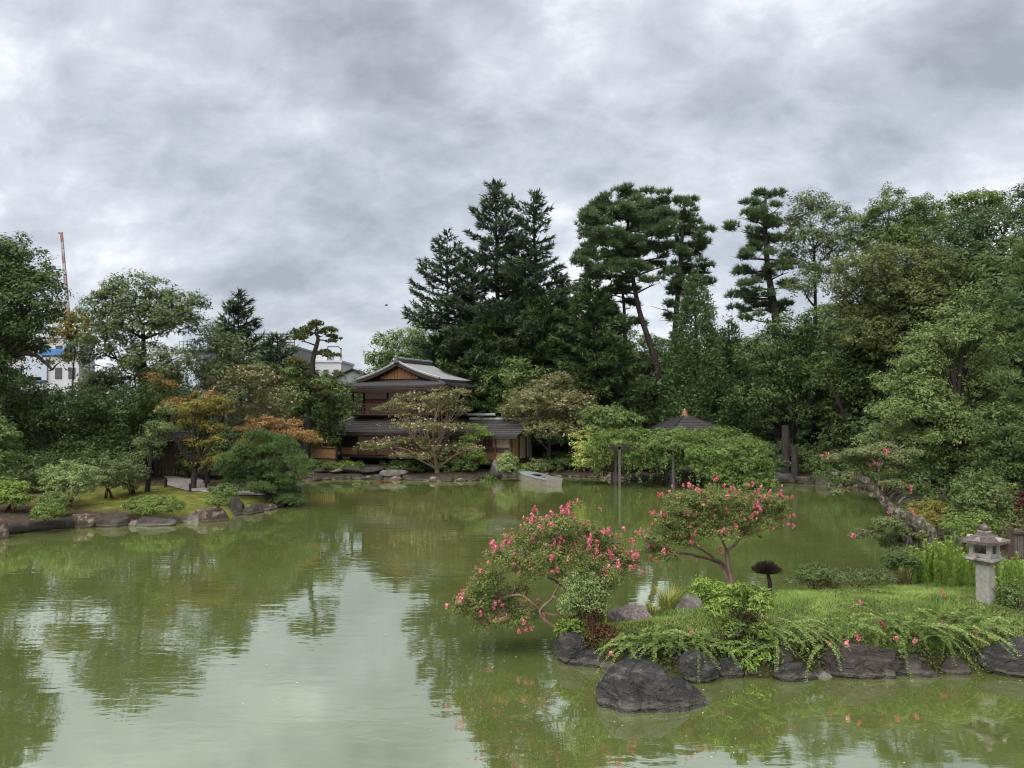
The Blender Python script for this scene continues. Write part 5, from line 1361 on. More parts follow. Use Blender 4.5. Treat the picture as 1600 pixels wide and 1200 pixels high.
broadleaf('evergreen_tree', 'deep dark tree in the hollow between the olive and lime trees', 52, 1340, [(1320, 560, 44, 40), (1350, 530, 44, 30), (1330, 610, 44, 40), (1380, 560, 40, 50), (1350, 660, 50, 40), (1310, 690, 36, 24), (1400, 640, 40, 50), (1290, 590, 22, 30)], 'dark', .36, .25, .55, 28, 56, fork=.3)
broadleaf('lime_green_tree', 'large lime green tree leaning out over the right shore', 35, 1500, [(1520, 462, 24, 18), (1500, 500, 46, 26), (1460, 530, 42, 24), (1530, 530, 46, 34), (1430, 565, 46, 26), (1490, 580, 58, 32), (1550, 580, 40, 40), (1400, 600, 34, 22), (1390, 640, 36, 18), (1450, 630, 56, 26), (1520, 640, 50, 30), (1400, 672, 50, 13), (1460, 680, 60, 16), (1350, 688, 26, 8), (1430, 705, 50, 11), (1500, 710, 44, 16), (1440, 600, 40, 20), (1480, 545, 40, 20), (1530, 600, 44, 30), (1420, 645, 44, 14), (1510, 670, 50, 22), (1470, 655, 50, 18)], 'lime', .27, .15, .38, 36, 57, fork=.35, jit=1.3, flat=.6, shell=.6)
pine('right_edge_pine', 'feathery pine cut off by the right edge of the photo', 33, [(1640, 800), (1632, 600), (1625, 450), (1620, 380)], .28, [(1600, 400, 22, 16), (1585, 425, 22, 14), (1610, 450, 30, 16), (1580, 470, 26, 14), (1600, 500, 34, 18), (1572, 515, 20, 12), (1595, 545, 32, 18), (1580, 590, 24, 18), (1612, 620, 34, 22), (1590, 660, 30, 18), (1600, 700, 34, 16), (1620, 540, 30, 30), (1650, 430, 30, 16), (1655, 490, 34, 18), (1650, 560, 34, 20), (1660, 620, 34, 20), (1645, 680, 34, 20), (1640, 390, 24, 14)], 58, 'pine_l', .30, .045, 26, jit=.8)
broadleaf('evergreen_tree', 'dark evergreen tree behind the lantern at the right edge', 29, 1590, [(1560, 660, 40, 34), (1600, 690, 44, 40), (1575, 730, 40, 30), (1620, 750, 40, 40), (1545, 700, 26, 30)], 'dark', .18, .14, .32, 32, 59, fork=.3)
shrub('shore_shrub', 'glossy rhododendron on the shore behind the lantern', G(1532, 842, .3), (1.05, .95, 1.0), 'mid', 60, .12, .22, 28, lift=1.35)
shrub('shore_shrub', 'yellow green low rhododendron just left of the lantern roof', G(1515, 850, .3), (.85, .6, .45), 'yellowg', 61, .12, .2, 26, lift=.6)
shrub('shore_shrub', 'azalea with orange tinged leaves behind the leaning trunk', G(1452, 832, .3), (1.05, .6, .48), 'autumn_y', 62, .09, .16, 26, lift=.7)
shrub('shore_shrub', 'dark red leaved shrub at the right edge', G(1588, 830, .4), (.9, .6, .5), 'redshrub', 63, .09, .16, 26, lift=1.0)
shrub('shore_shrub', 'dull olive shrub under the red leaved shrub', G(1590, 850, .3), (.9, .5, .42), 'olive', 64, .09, .16, 26, lift=.5)
shrub('shore_shrub', 'dark shrub overhanging the water under the lime green tree', G(1385, 772, .3), (2.0, 1.2, 1.1), 'dark', 65, .18, .35, 28, lift=1.3)
shrub('shore_shrub', 'dark shrub low over the water left of the flowering limb', G(1318, 758, .3), (1.9, 1.2, 1.0), 'dark', 66, .2, .38, 28, lift=1.0)
shrub('shore_shrub', 'dark shrub on the right shore behind the orange tinged azalea', G(1470, 800, .3), (1.6, 1.1, 1.2), 'dark', 67, .17, .32, 28, lift=1.2)
shrub('shore_shrub', 'dark shrub between rhododendron and feathery pine', G(1575, 815, .4), (1.5, .9, 1.0), 'dark', 68, .16, .3, 28, lift=1.1)
for k, (px_, py_, Yq, h_, lab) in enumerate([(1228, 742, 52.3, 3.4, 'thick dark bare trunk standing at the water right of the pergola'), (1241, 745, 51.6, 2.1, 'shorter bare trunk beside the thick dark one')]):
    b = W(px_, py_, Yq); b[2] = gh(b[0], Yq)
    t = thing('bare_trunk', lab, 'tree trunk', b)
    pts = np.array([b - (0, 0, .3), b + (.05, 0, h_ * .5), b + (.0, 0, h_)])
    add_trunk(t, [(pts, (.36 - .08 * k, .28 - .06 * k, .24 - .06 * k))], 'bark', 9)

# the wood closing the view behind: copies of three trees that nothing tells apart
GRP = 'trees of the dark wood behind'
LAB = 'dark evergreen in the dense wood closing the view behind the garden'
pro = [broadleaf('wood_tree', LAB, 84, 900 + 5 * k, [(900, 555, 60, 36), (860, 590, 56, 36), (945, 590, 56, 40), (900, 620, 80, 40), (870, 655, 60, 36), (940, 660, 60, 34), (890, 700, 60, 24)], ('dark', 'darkblue', 'dark')[k], .4, .36, .75, 26, 70 + k, group=GRP, fork=.3, bottom=-.8, jit=2) for k in range(3)]
spots = [(650, 76, .9), (720, 74, 1.0), (790, 76, 1.08), (860, 77, 1.1), (930, 79, 1.0), (1000, 76, .98), (1060, 79, .9), (1110, 80, .92), (1165, 78, .95), (1225, 75, .95), (1290, 72, 1.0), (1350, 70, 1.15), (1420, 68, 1.3), (1500, 66, 1.35), (1580, 64, 1.35), (1680, 62, 1.4), (1450, 54, 1.2), (1540, 50, 1.2), (1620, 46, 1.2),
         (600, 78, .62), (540, 74, .56), (470, 72, .56), (400, 68, .52), (330, 64, .52), (250, 62, .52), (170, 60, .5), (90, 58, .46), (20, 56, .46), (-60, 54, .9), (-150, 50, 1.2), (1760, 50, 1.5), (1800, 40, 1.2)]
for k, (px_, Yq, sc) in enumerate(spots):
    o = pro[k] if k < 3 else copy_tree(pro[k % 3])
    X = (px_ - 800) / F * Yq
    o.location = (X, Yq, gh(X, Yq) - .3)
    o.scale = (sc * .98, sc * .9, sc)
    if k >= 3: o.rotation_euler = (0, 0, ((k * 37) % 11 - 5) * .08)
# ---------------------------------------------------------------- the island in front
def isle_h(x, y):
    x = np.asarray(x, float); y = np.asarray(y, float)
    d = sdist(x, y, ISLE)
    h = np.where(d < 0, np.maximum(d * .9, -.5), np.where(d < .3, .34 * d / .3, .34 + .46 * (1 - np.exp(-(d - .3) / 1.3))))
    return h + np.where(d > .3, .04 * wob(x, y, 1.7) + .025 * wob(x, y, 4.1, 2), 0)
def ih(x, y): return float(isle_h(np.array([x]), np.array([y]))[0])
def GI(px, py):
    """where the line of sight of a photo pixel first meets the island; a line that clears its crest ends on the crest"""
    Ys = np.arange(13.6, 24, .02)
    P = np.array([W(px, py, y) for y in (Ys[0], Ys[-1])])
    f = ((Ys - Ys[0]) / (Ys[-1] - Ys[0]))[:, None]
    P = P[0] * (1 - f) + P[1] * f
    h = isle_h(P[:, 0], P[:, 1]); ok = sdist(P[:, 0], P[:, 1], ISLE) > .3
    hit = ok & (P[:, 2] <= h)
    k = int(np.argmax(hit)) if hit.any() else int(np.argmin(np.where(ok, P[:, 2] - h, 99)))
    return np.array((P[k, 0], P[k, 1], h[k]))
ax, ay = np.arange(0, 29, .17), np.arange(13.2, 26.5, .17)
IX, IY = np.meshgrid(ax, ay)
IZ = isle_h(IX, IY)
i = np.arange(len(ay) - 1)[:, None] * len(ax) + np.arange(len(ax) - 1)[None, :]
M['isle'] = noise_mat('island_soil', [(.3, (.030, .024, .014)), (.5, (.055, .048, .020)), (.75, (.075, .085, .024))], 2.2, .95, .8, 14, spec=.1)
isle = tag(obj('island', mesh_np('island', np.stack([IX, IY, IZ], -1).reshape(-1, 3), [np.stack([i, i + 1, i + len(ax) + 1, i + len(ax)], -1).reshape(-1, 4)], M['isle'], smooth=True)), kind='structure')
edge_stones(isle, [(1.15, 14.85), (2.0, 14.55), (3.6, 14.22), (4.6, 14.08), (5.4, 14.2), (7.4, 14.28), (9.4, 14.34), (12.5, 14.2)], 40, ['rock_dark', 'rock_dark', 'rock_shore'], (.24, .52), gap=.72, tall=(.8, 1.5))
edge_stones(isle, [(1.3, 15.1), (2.2, 14.85), (3.6, 14.55), (4.6, 14.4), (5.4, 14.5), (7.4, 14.6), (9.4, 14.65), (12.5, 14.5)], 41, ['rock_dark', 'rock_shore'], (.22, .45), gap=1.1, z=.22, tall=(.7, 1.1))
edge_stones(isle, [(1.3, 16.1), (2.8, 17.2), (4.2, 18.4), (6, 19.3), (7.7, 19.4), (9.5, 19.6), (10.8, 20.3)], 42, ['rock_shore'], (.3, .6), gap=1.2)

# boulders of the island
M['rock_brownd'] = noise_mat('brown_black_stone', [(.3, (.022, .017, .015)), (.55, (.060, .046, .040)), (.75, (.12, .10, .09))], 3, .7, 1.0, 10, (1, 1, 2), bdist=.05, second=(4, (.085, .075, .028), .60, .70), wet=True, crack=1.3)
LV = [(-.30, .82, .74, .62, .56, .56, .58, .62, .72, .84, .86, .76, .64, .62, .62, .70, .80),
      (.00, .84, .74, .60, .55, .55, .57, .60, .70, .85, .87, .75, .60, .61, .62, .70, .84),
      (.20, .92, .76, .58, .53, .53, .55, .58, .70, .87, .88, .74, .52, .57, .60, .72, .92),
      (.34, .84, .70, .56, .50, .50, .52, .56, .68, .84, .84, .70, .46, .52, .58, .66, .84),
      (.48, .64, .58, .52, .48, .48, .50, .54, .64, .78, .77, .62, .40, .47, .52, .56, .64),
      (.60, .52, .50, .47, .45, .45, .47, .50, .58, .70, .68, .54, .34, .43, .46, .48, .52),
      (.69, .46, .45, .43, .41, .41, .42, .46, .52, .62, .58, .46, .29, .38, .41, .43, .46),
      (.73, .24, .24, .22, .21, .21, .22, .24, .27, .32, .30, .24, .15, .20, .22, .23, .24), (.74, .01, .01, .01, .01, .01, .01, .01, .01, .01, .01, .01, .01, .01, .01, .01, .01)]
LV = np.array(LV); zs_ = LV[:, 0]; rg_ = LV[:, 1:]
NT, NZ = 200, 96
arc = np.concatenate([[0], np.cumsum(np.hypot(np.diff(zs_), np.diff(rg_.mean(1))))]); u_ = np.linspace(0, arc[-1], NZ)
zq = np.interp(u_, arc, zs_)
th_ = np.linspace(0, 2 * math.pi, NT, endpoint=False)
ra = np.array([[np.interp(u, arc, rg_[:, k]) for k in range(16)] for u in u_])
ra = np.concatenate([ra, ra[:, :1]], 1)
rt = np.array([np.interp(th_ / (2 * math.pi) * 16, np.arange(17), r_) for r_ in ra])
BV = np.stack([rt * np.cos(th_), rt * np.sin(th_), np.repeat(zq[:, None], NT, 1)], -1).reshape(-1, 3)
rng = np.random.default_rng(51)
q = BV @ np.array((.10, .06, 1.)) * 8 + 1.7 * sines(BV, rng, 2.6) + 40
kq = np.floor(q).astype(int); fq = q - kq; tb = rng.uniform(-1, 1, 120); st_ = np.clip((fq - .85) / .15, 0, 1)
q2 = BV @ np.array((.9, -.35, .3)) * 3.4 + .7 * sines(BV, rng, 3) + 40
k2 = np.floor(q2).astype(int); f2 = q2 - k2
for n_c, d_c in (((.05, -1, .30), .56), ((.62, -.8, .35), .66), ((-.75, -.7, .25), .76), ((.62, -.15, .78), .76), ((-.05, -.16, 1), .70), ((.85, -.3, .55), .74), ((-.45, -.7, .6), .78), ((.3, -.75, .75), .70)):
    n_c = norm(np.array(n_c)); BV -= n_c * np.maximum(BV @ n_c - d_c, 0)[:, None] * .92
dsp = .020 * (tb[kq] * (1 - st_) + tb[kq + 1] * st_) - .011 * np.exp(-((fq - .92) / .05) ** 2) + .028 * tb[(k2 * 7) % 100] - .018 * np.exp(-((f2 - .5) / .04) ** 2) + .022 * sines(BV, rng, 6) + .012 * sines(BV, rng, 17) + .007 * sines(BV, rng, 42)
BV[:, 0] = np.where(BV[:, 0] > 0, BV[:, 0] * (1.16 - .62 * np.clip(BV[:, 2], 0, .75) / .75), BV[:, 0] * (1 + .05 * np.clip(BV[:, 2], 0, .7)))
BV[:, 2] += .07 * np.clip(BV[:, 2], 0, 1) * np.clip(-BV[:, 0], -.2, .5)
fall = np.clip((.74 - BV[:, 2]) / .10, .15, 1)
BV += norm(BV * np.array((1, 1, .0)) + np.array((0, 0, 1e-6))) * (dsp * fall)[:, None]; BV[:, 2] += dsp * .35
i = np.arange(NZ - 1)[:, None] * NT; j = np.arange(NT)[None, :]
bo = obj('boulder', mesh_np('boulder', BV, [np.stack([i + j, i + (j + 1) % NT, i + NT + (j + 1) % NT, i + NT + j], -1).reshape(-1, 4)], M['rock_dark']))
bo.scale = (1, 1, .80); bo.location = tuple(G(1022, 1112, 0) + np.array((0, .50, -.02))); tag(bo, 'big dark layered boulder standing alone in the water before the island', 'boulder')
boulder(G(892, 1030, 0), (.60, .7, .85), 'steep dark boulder at the left tip of the island', 'rock_dark', 52, .4, 5, .2, strata=.05)
boulder(G(1092, 1058, .05), (.85, .6, .62), 'rounded dark boulder behind the big layered one', 'rock_dark', 53, .2, 5, .2, strata=.05)
boulder(G(1146, 1056, 0), (.62, .45, .55), 'small flat faced dark stone block at the island edge', 'rock_dark', 54, .1, 5, .2, strata=.03, cuts=12, planes=[((0, -1, .1), .5), ((0, 0, 1), .6)])
boulder(G(1115, 1060, -.02), (.24, .2, .2), 'fist sized dark stone wedged before the flat faced block', 'rock_shore', 55)
boulder(G(1338, 1050, 0), (1.7, .8, .74), 'long brown black boulder under the trailing branches', 'rock_brownd', 56, .05, 6, .2, strata=.05, cuts=9)
boulder(G(1425, 1050, -.02), (.6, .5, .42), 'dark wet stone right of the long brown black boulder', 'rock_dark', 57, .3)
boulder(G(1583, 1046, 0), (1.6, 1.1, .80), 'large smooth grey black boulder at the lower right edge', 'rock_dark', 58, -.1, 6, .2, strata=.025, planes=[((-.3, -.2, 1), .6)])
boulder(G(1292, 1057, -.03), (.55, .35, .24), 'small pale flat stone at the waterline of the island', 'rock_grey', 59)
boulder(G(1222, 1052, .0), (.6, .5, .75), 'mossy lump of stone overgrown by a leafy bush', 'rock_shore', 60)
boulder(G(987, 968, .45), (1.05, .75, .50), 'flat speckled pinkish boulder at the back of the island tip', 'rock_speck', 61, .1, 4, .25, planes=[((0, 0, 1), .55)])
boulder(G(1076, 957, .5), (.72, .55, .50), 'grey lichen covered boulder beside the sedge tuft', 'rock_grey', 62, .3, 4, .25)

# grass
rng = np.random.default_rng(501)
n = 420000
gx_, gy_ = rng.uniform(1.2, 15.5, n), rng.uniform(14.2, 23.5, n)
d = sdist(gx_, gy_, ISLE)
dens_ = .55 + .45 * np.clip(wob(gx_, gy_, 1.3, 3) + .6, 0, 1)
k = (d > .28) & (rng.random(n) < dens_)
gx_, gy_, d = gx_[k], gy_[k], d[k]
n = len(gx_)
P = np.stack([gx_, gy_, isle_h(gx_, gy_) - .01], 1)
big = np.clip(.5 + .5 * wob(gx_, gy_, 2.2, 1) + .3 * wob(gx_, gy_, 5.0, 2), 0, 1.3)
T = norm(np.stack([rng.normal(size=n) * .55 + .2 * wob(gx_, gy_, 3, 5), rng.normal(size=n) * .55 - .15, np.full(n, .75)], 1))
Lb_ = (.045 + .060 * big) * rng.uniform(.5, 1.35, n)
V, f = needle_arrays(P, T, Lb_, np.full(n, .011), rng)
v = np.clip(.40 + .20 * wob(gx_, gy_, 1.5, .5) + .16 * wob(gx_, gy_, 4.0, .5) + .12 * wob(gx_, gy_, 9.0, .2) + rng.normal(size=n) * .22, 0, 1)
tag(obj('grass', mesh_np('grass', V, [f], M['grassm'], v)), kind='stuff')

def blade_tuft(name, label, loc, nb, L, w, spread, m, seed, cat='plant'):
    rng = np.random.default_rng(seed)
    t = thing(name, label, cat, loc)
    a = rng.uniform(0, 6.283, nb); r_ = np.sqrt(rng.random(nb)) * spread * .4
    P = np.stack([r_ * np.cos(a), r_ * np.sin(a), np.zeros(nb)], 1)
    T1 = norm(np.stack([np.cos(a) * .35, np.sin(a) * .35, np.ones(nb)], 1) + rng.normal(size=(nb, 3)) * .15)
    L_ = L * rng.uniform(.6, 1.15, nb)
    mid = P + T1 * L_[:, None] * .55
    T2 = norm(T1 + np.stack([np.cos(a), np.sin(a), -np.full(nb, .5)], 1) * rng.uniform(.3, 1.0, (nb, 1)))
    tip = mid + T2 * L_[:, None] * .5
    B = np.stack([-np.sin(a), np.cos(a), 0 * a], 1) * w / 2
    V = np.stack([P - B, P + B, mid + B * .8, mid - B * .8, tip], 1).reshape(-1, 3)
    q = np.arange(nb)[:, None] * 5
    o = obj('blades', mesh_np('blades', V, [q + np.array([[0, 1, 2, 3]]), q + np.array([[3, 2, 4]])], M[m], np.tile(rng.random(nb), 2)), t)
    o['kind'] = 'stuff'
    return t
blade_tuft('sedge_tuft', 'upright yellow green sedge tuft left of the lichen covered boulder', GI(1045, 952), 260, .62, .012, .5, 'sedge', 1)
blade_tuft('sedge_tuft', 'thin grassy tuft behind the speckled boulder', GI(1000, 942), 120, .30, .010, .5, 'grassm', 2)
blade_tuft('sedge_tuft', 'spiky grass tuft hanging from the rocks at lower right', GI(1530, 1035), 90, .34, .010, .3, 'sedge', 3)
blade_tuft('sedge_tuft', 'small sedge tuft right of the flat speckled boulder', GI(1022, 962), 110, .42, .011, .35, 'sedge', 4)

# undergrowth hanging over the rocky edge
rng = np.random.default_rng(510)
n = 60000
ex, ey = rng.uniform(.9, 13.5, n), rng.uniform(13.9, 16.8, n)
d = sdist(ex, ey, ISLE)
k = (d > .02) & (d < .75) & (rng.random(n) < .10 + .55 * np.clip(.5 + wob(ex, ey, 2.4, 4), 0, 1)) & (ey < 15.2 + (ex < 2.5) * 2)
ex, ey, d = ex[k], ey[k], d[k]; n = len(ex)
P = np.stack([ex, ey - .06, isle_h(ex, ey) + rng.random(n) ** 2 * .16], 1)
V, f = leaf_arrays(P, norm(rng.normal(size=(n, 3)) * .7 + np.array((0, -.5, .6))), .075 * rng.uniform(.5, 1.4, n), .032, rng, .8, True)
M['under'] = leaf_mat('edge_leaf', [(.022, .028, .011), (.050, .066, .021), (.12, .145, .048)], cr_=1)
tag(obj('undergrowth', mesh_np('undergrowth', V, [f], M['under'], np.clip(.5 * rng.random(n) + .4 * rng.random() + .25 * wob(ex, ey, 3.3, 2), 0, 1))), kind='stuff')

# stone lantern
lq = GI(1540, 940)
lan = thing('stone_lantern', 'square stone lantern with brown stained roof standing on the grass', 'lantern', lq, R(33))
M['lan_pale'] = noise_mat('pale_granite', [(.3, (.24, .225, .195)), (.7, (.46, .44, .40))], 9, .9, .8, 60, bdist=.012, second=(4.5, (.13, .125, .085), .52, .70))
M['lan_roof'] = noise_mat('stained_stone_roof', [(.3, (.052, .040, .036)), (.55, (.115, .090, .082)), (.75, (.25, .225, .205))], 5, .9, .8, 40, bdist=.012, second=(10, (.46, .44, .40), .62, .72))
M['lan_mid'] = noise_mat('grey_granite', [(.3, (.24, .23, .21)), (.7, (.42, .40, .37))], 7, .9, .6, 60, bdist=.01, second=(5, (.10, .095, .07), .46, .62))
MB().box((0, 0, .38), (.285, .285, .86), taper=.95).build('pillar', M['lan_pale'], lan, .025)
p_ = MB(); p_.lathe([(.165 * 1.414, .80), (.255 * 1.414, .885)], 4, rot=math.pi / 4); p_.build('platform_base', M['lan_mid'], lan, .012)
MB().box((0, 0, .915), (.565, .565, .062)).build('platform', M['lan_mid'], lan, .012)
MB().box((0, 0, .972), (.45, .45, .055)).build('fire_box_sill', M['lan_mid'], lan, .008)
for sx in (-1, 1):
    for sy in (-1, 1):
        MB().box((sx * .172, sy * .172, 1.115), (.085, .085, .235)).build('fire_box_post', M['lan_pale'], lan, .008)
for a_ in range(4):
    c_, s_ = math.cos(a_ * math.pi / 2), math.sin(a_ * math.pi / 2)
    for z_, h_ in ((1.015, .034), (1.220, .026)):
        MB().box((.192 * c_, .192 * s_, z_), (.040, .262, h_) if a_ % 2 == 0 else (.262, .040, h_)).build('window_rail', M['lan_pale'], lan, .004)
    if a_ != 1 and a_ != 2:
        for q in (-1, 1):
            MB().box((.190 * c_ - q * .110 * s_, .190 * s_ + q * .110 * c_, 1.118), (.028, .042, .17) if a_ % 2 == 0 else (.042, .028, .17)).build('window_jamb', M['lan_pale'], lan, .004)
MB().box((0, 0, 1.246), (.45, .45, .03)).build('fire_box_lintel', M['lan_mid'], lan, .004)
cs_ = [(-.365, -.365), (.365, -.365), (.365, .365), (-.365, .365)]
for k in range(4):
    a_, b_ = cs_[k], cs_[(k + 1) % 4]
    g = hip((a_[0] * .24, a_[1] * .24, 1.455), (b_[0] * .24, b_[1] * .24, 1.455), (*a_, 1.30), (*b_, 1.30), 8, 11, .010, .018)
    MB().slab(g, .055).build('roof_slope', M['lan_roof'], lan)
    # small carved triangle at the middle of the eave
    mx_, my_ = (a_[0] + b_[0]) / 2, (a_[1] + b_[1]) / 2
    un = np.array((mx_, my_, 0)) / .365; ut = np.array((-un[1], un[0], 0))
    e_ = MB(); o_ = un * .35
    e_.add([o_ - ut * .085 + (0, 0, 1.298), o_ + ut * .085 + (0, 0, 1.298), o_ + (0, 0, 1.385), o_ - un * .12 - ut * .02 + (0, 0, 1.35), o_ - un * .12 + ut * .02 + (0, 0, 1.35), o_ - un * .14 + (0, 0, 1.39)], [(0, 1, 2), (0, 2, 5, 3), (1, 4, 5, 2), (0, 3, 4, 1), (3, 5, 4)])
    e_.build('eave_ornament', M['lan_pale'], lan)
MB().box((0, 0, 1.335), (.37, .37, .13)).build('roof_core', M['lan_mid'], lan)
MB().box((0, 0, 1.475), (.21, .21, .055)).build('finial_base', M['lan_mid'], lan, .012)
f_ = MB(); f_.lathe([(.075, 1.495), (.095, 1.52), (.100, 1.555), (.090, 1.595), (.055, 1.622), (.022, 1.634), (.010, 1.655)], 18); f_.build('finial', M['lan_roof'], lan, smooth=True)

# board fence behind the lantern
fa, fb = G(1578, 905, .35), G(1700, 885, .35)
board_fence('wooden_fence', 'weathered wooden board fence at the right edge behind the lantern', (14.1, 22.0, .35), (18.6, 22.6, .35), 1.05, 24, 'w_grey', 'w_mid', .86)

# ---- crape myrtles in bloom: blossoms are parts, all sharing three meshes
def blossom_mesh(k):
    rng = np.random.default_rng(600 + k)
    n = 26
    d = norm(rng.normal(size=(n, 3))); r_ = rng.random((n, 1)) ** .4
    P = d * r_ * np.array((.055, .055, .072))
    N = norm(d + rng.normal(size=(n, 3)) * .5)
    V, f = leaf_arrays(P, N, .048 * rng.uniform(.7, 1.3, n), .042 * rng.uniform(.7, 1.3, n), rng, 0, True)
    return mesh_np('flower_cluster', V, [f], M['blossom'], np.clip(rng.random(n) * .8 + (.25 if k == 0 else 0.0), 0, 1))
BLOS = [blossom_mesh(k) for k in range(4)]
def blossoms(t, pts, rng, s=(.7, 1.35)):
    for p in pts:
        o = obj('flower_cluster', BLOS[rng.integers(4)], t)
        o.location = tuple(np.asarray(p) - np.array(t.location))
        o.rotation_euler = (rng.uniform(-.7, .7), rng.uniform(-.7, .7), rng.uniform(0, 6.28))
        q = rng.uniform(*s); o.scale = (q, q, q * rng.uniform(.9, 1.5))

M['spent'] = leaf_mat('spent_flower', [(.16, .10, .035), (.34, .17, .10), (.52, .26, .22)], tr=.3)
def myrtle(name, label, Y, stems, lobes, seed, nblos, extra_blos, r0=.045, back_b=.35, low=-.05, dens=1.0):
    rng = np.random.default_rng(seed)
    b = GI(*stems[0][0][:2]) if len(stems[0][0]) == 2 else np.array(stems[0][0])
    t = thing(name, label, 'tree', b)
    lw = px_lobes(lobes, Y, .5, rng, .9)
    o, cs = leafy(t, 'crown', lw, rng, 'myrtle', .055, .13, 24, .48, quad=True, droop=.1, shell=.75, back=.8, bottom=-.6, flat=.75, dens=dens)
    e_, _ = leafy(t, 'spent_flowers', [(c + np.array((0, 0, .25 * r[2])), r * np.array((1.03, 1.03, .95))) for c, r in lw], rng, 'spent', .032, .07, 7, .8, quad=True, shell=.25, bottom=.0, back=.6, dens=.08)
    e_['kind'] = 'stuff'
    paths = []; SP = []
    for st in stems:
        pts = [b if q is None or (i_ == 0 and st is stems[0]) else W(q[0], q[1], Y + (q[2] if len(q) > 2 else 0)) for i_, q in enumerate(st)]
        pts[0] = b if st[0] is None else pts[0]
        sp = smooth_path(np.array(pts), 16)
        sp[:, :] += rng.normal(size=sp.shape) * .006
        paths.append((sp, np.linspace(r0, r0 * .35, 16))); SP.append(sp)
    allp = np.concatenate(SP)
    for (c, r), cc in zip(lw, cs):
        k = int(np.argmin(np.linalg.norm(allp - c, axis=1)))
        st = allp[k]
        e_ = c + np.array((0, 0, r[2] * .1))
        bb = bez(st, (st + e_) / 2 + np.array((0, 0, .06)) + rng.normal(size=3) * .05, e_, 7)
        paths.append((bb, np.linspace(r0 * .45, r0 * .2, 7)))
        for q in range(14):
            s_ = bb[rng.integers(2, 7)]; ee = cc[rng.integers(len(cc))]
            paths.append((bez(s_, (s_ + ee) / 2 + np.array((0, 0, .04)) + rng.normal(size=3) * .03, ee + (ee - c) * .12, 5), np.linspace(r0 * .2, .003, 5)))
    add_trunk(t, paths, 'bark_smooth', 6)
    # blossom heads on the outer and upper twigs
    C_ = np.concatenate([np.concatenate([cc, np.repeat(c[None], len(cc), 0), np.repeat(r[None], len(cc), 0)], 1) for (c, r), cc in zip(lw, cs)])
    cen = np.mean([c for c, r in lw], 0)
    rel = (C_[:, :3] - C_[:, 3:6]) / C_[:, 6:9]
    glob = C_[:, :3] - cen
    score = rel[:, 2] * .8 - rel[:, 1] * back_b + .55 * np.abs(glob[:, 0]) + .5 * glob[:, 2] + rng.normal(size=len(C_)) * .5 + np.linalg.norm(rel, axis=1) * .5
    pool = np.argsort(-score)[:int(.55 * len(C_))]; idx = []
    for q in range(nblos):
        best = max(rng.choice(pool, 5), key=lambda k: min([9.0] + [np.linalg.norm(C_[k, :3] - C_[w, :3]) for w in idx[-60:]]) if rng.random() < .6 else rng.random() * .2)
        idx.append(int(best))
    idx = np.array(idx)
    out_ = norm(norm(rel[idx]) * .7 + norm(glob[idx]) * .6 + np.array((0, 0, .35)) + rng.normal(size=(nblos, 3)) * .25)
    pts = C_[idx, :3] + out_ * (.08 + .26 * rng.random((nblos, 1)) ** 1.6)
    tw, LP, LN = [], [], []
    for k, p in enumerate(pts):
        root = C_[idx[k], :3] * .75 + C_[idx[k], 3:6] * .25
        bz = bez(root, (root + p) / 2 + np.array((0, 0, -.02)), p, 5); tw.append((bz, np.linspace(.006, .002, 5)))
        m = 16; s_ = rng.random(m) * .9; LP.append(np.stack([np.interp(s_, np.linspace(0, 1, 5), bz[:, q]) for q in range(3)], 1) + rng.normal(size=(m, 3)) * .028)
    LP = np.concatenate(LP); LN = norm(rng.normal(size=LP.shape) * .6 + np.array((0, -.2, .7)))
    V, f = leaf_arrays(LP, LN, .05 * rng.uniform(.7, 1.3, len(LP)), .026, rng, .1, True)
    obj('sprigs', mesh_np('sprigs', off(t, V), [f], M['myrtle'], np.clip(.3 + .7 * rng.random(len(LP)), 0, 1)), t)
    add_trunk(t, tw, 'bark_smooth', 4, 'twigs')
    # panicles: most heads are two or three clusters together
    P = []
    for p in pts:
        P.append(p)
        for q in range(rng.integers(1, 4)): P.append(p + rng.normal(size=3) * np.array((.06, .06, .07)))
    P += [W(x, y, Y + dy) for x, y, dy in extra_blos]
    blossoms(t, P, rng, (.40, .90))
    return t
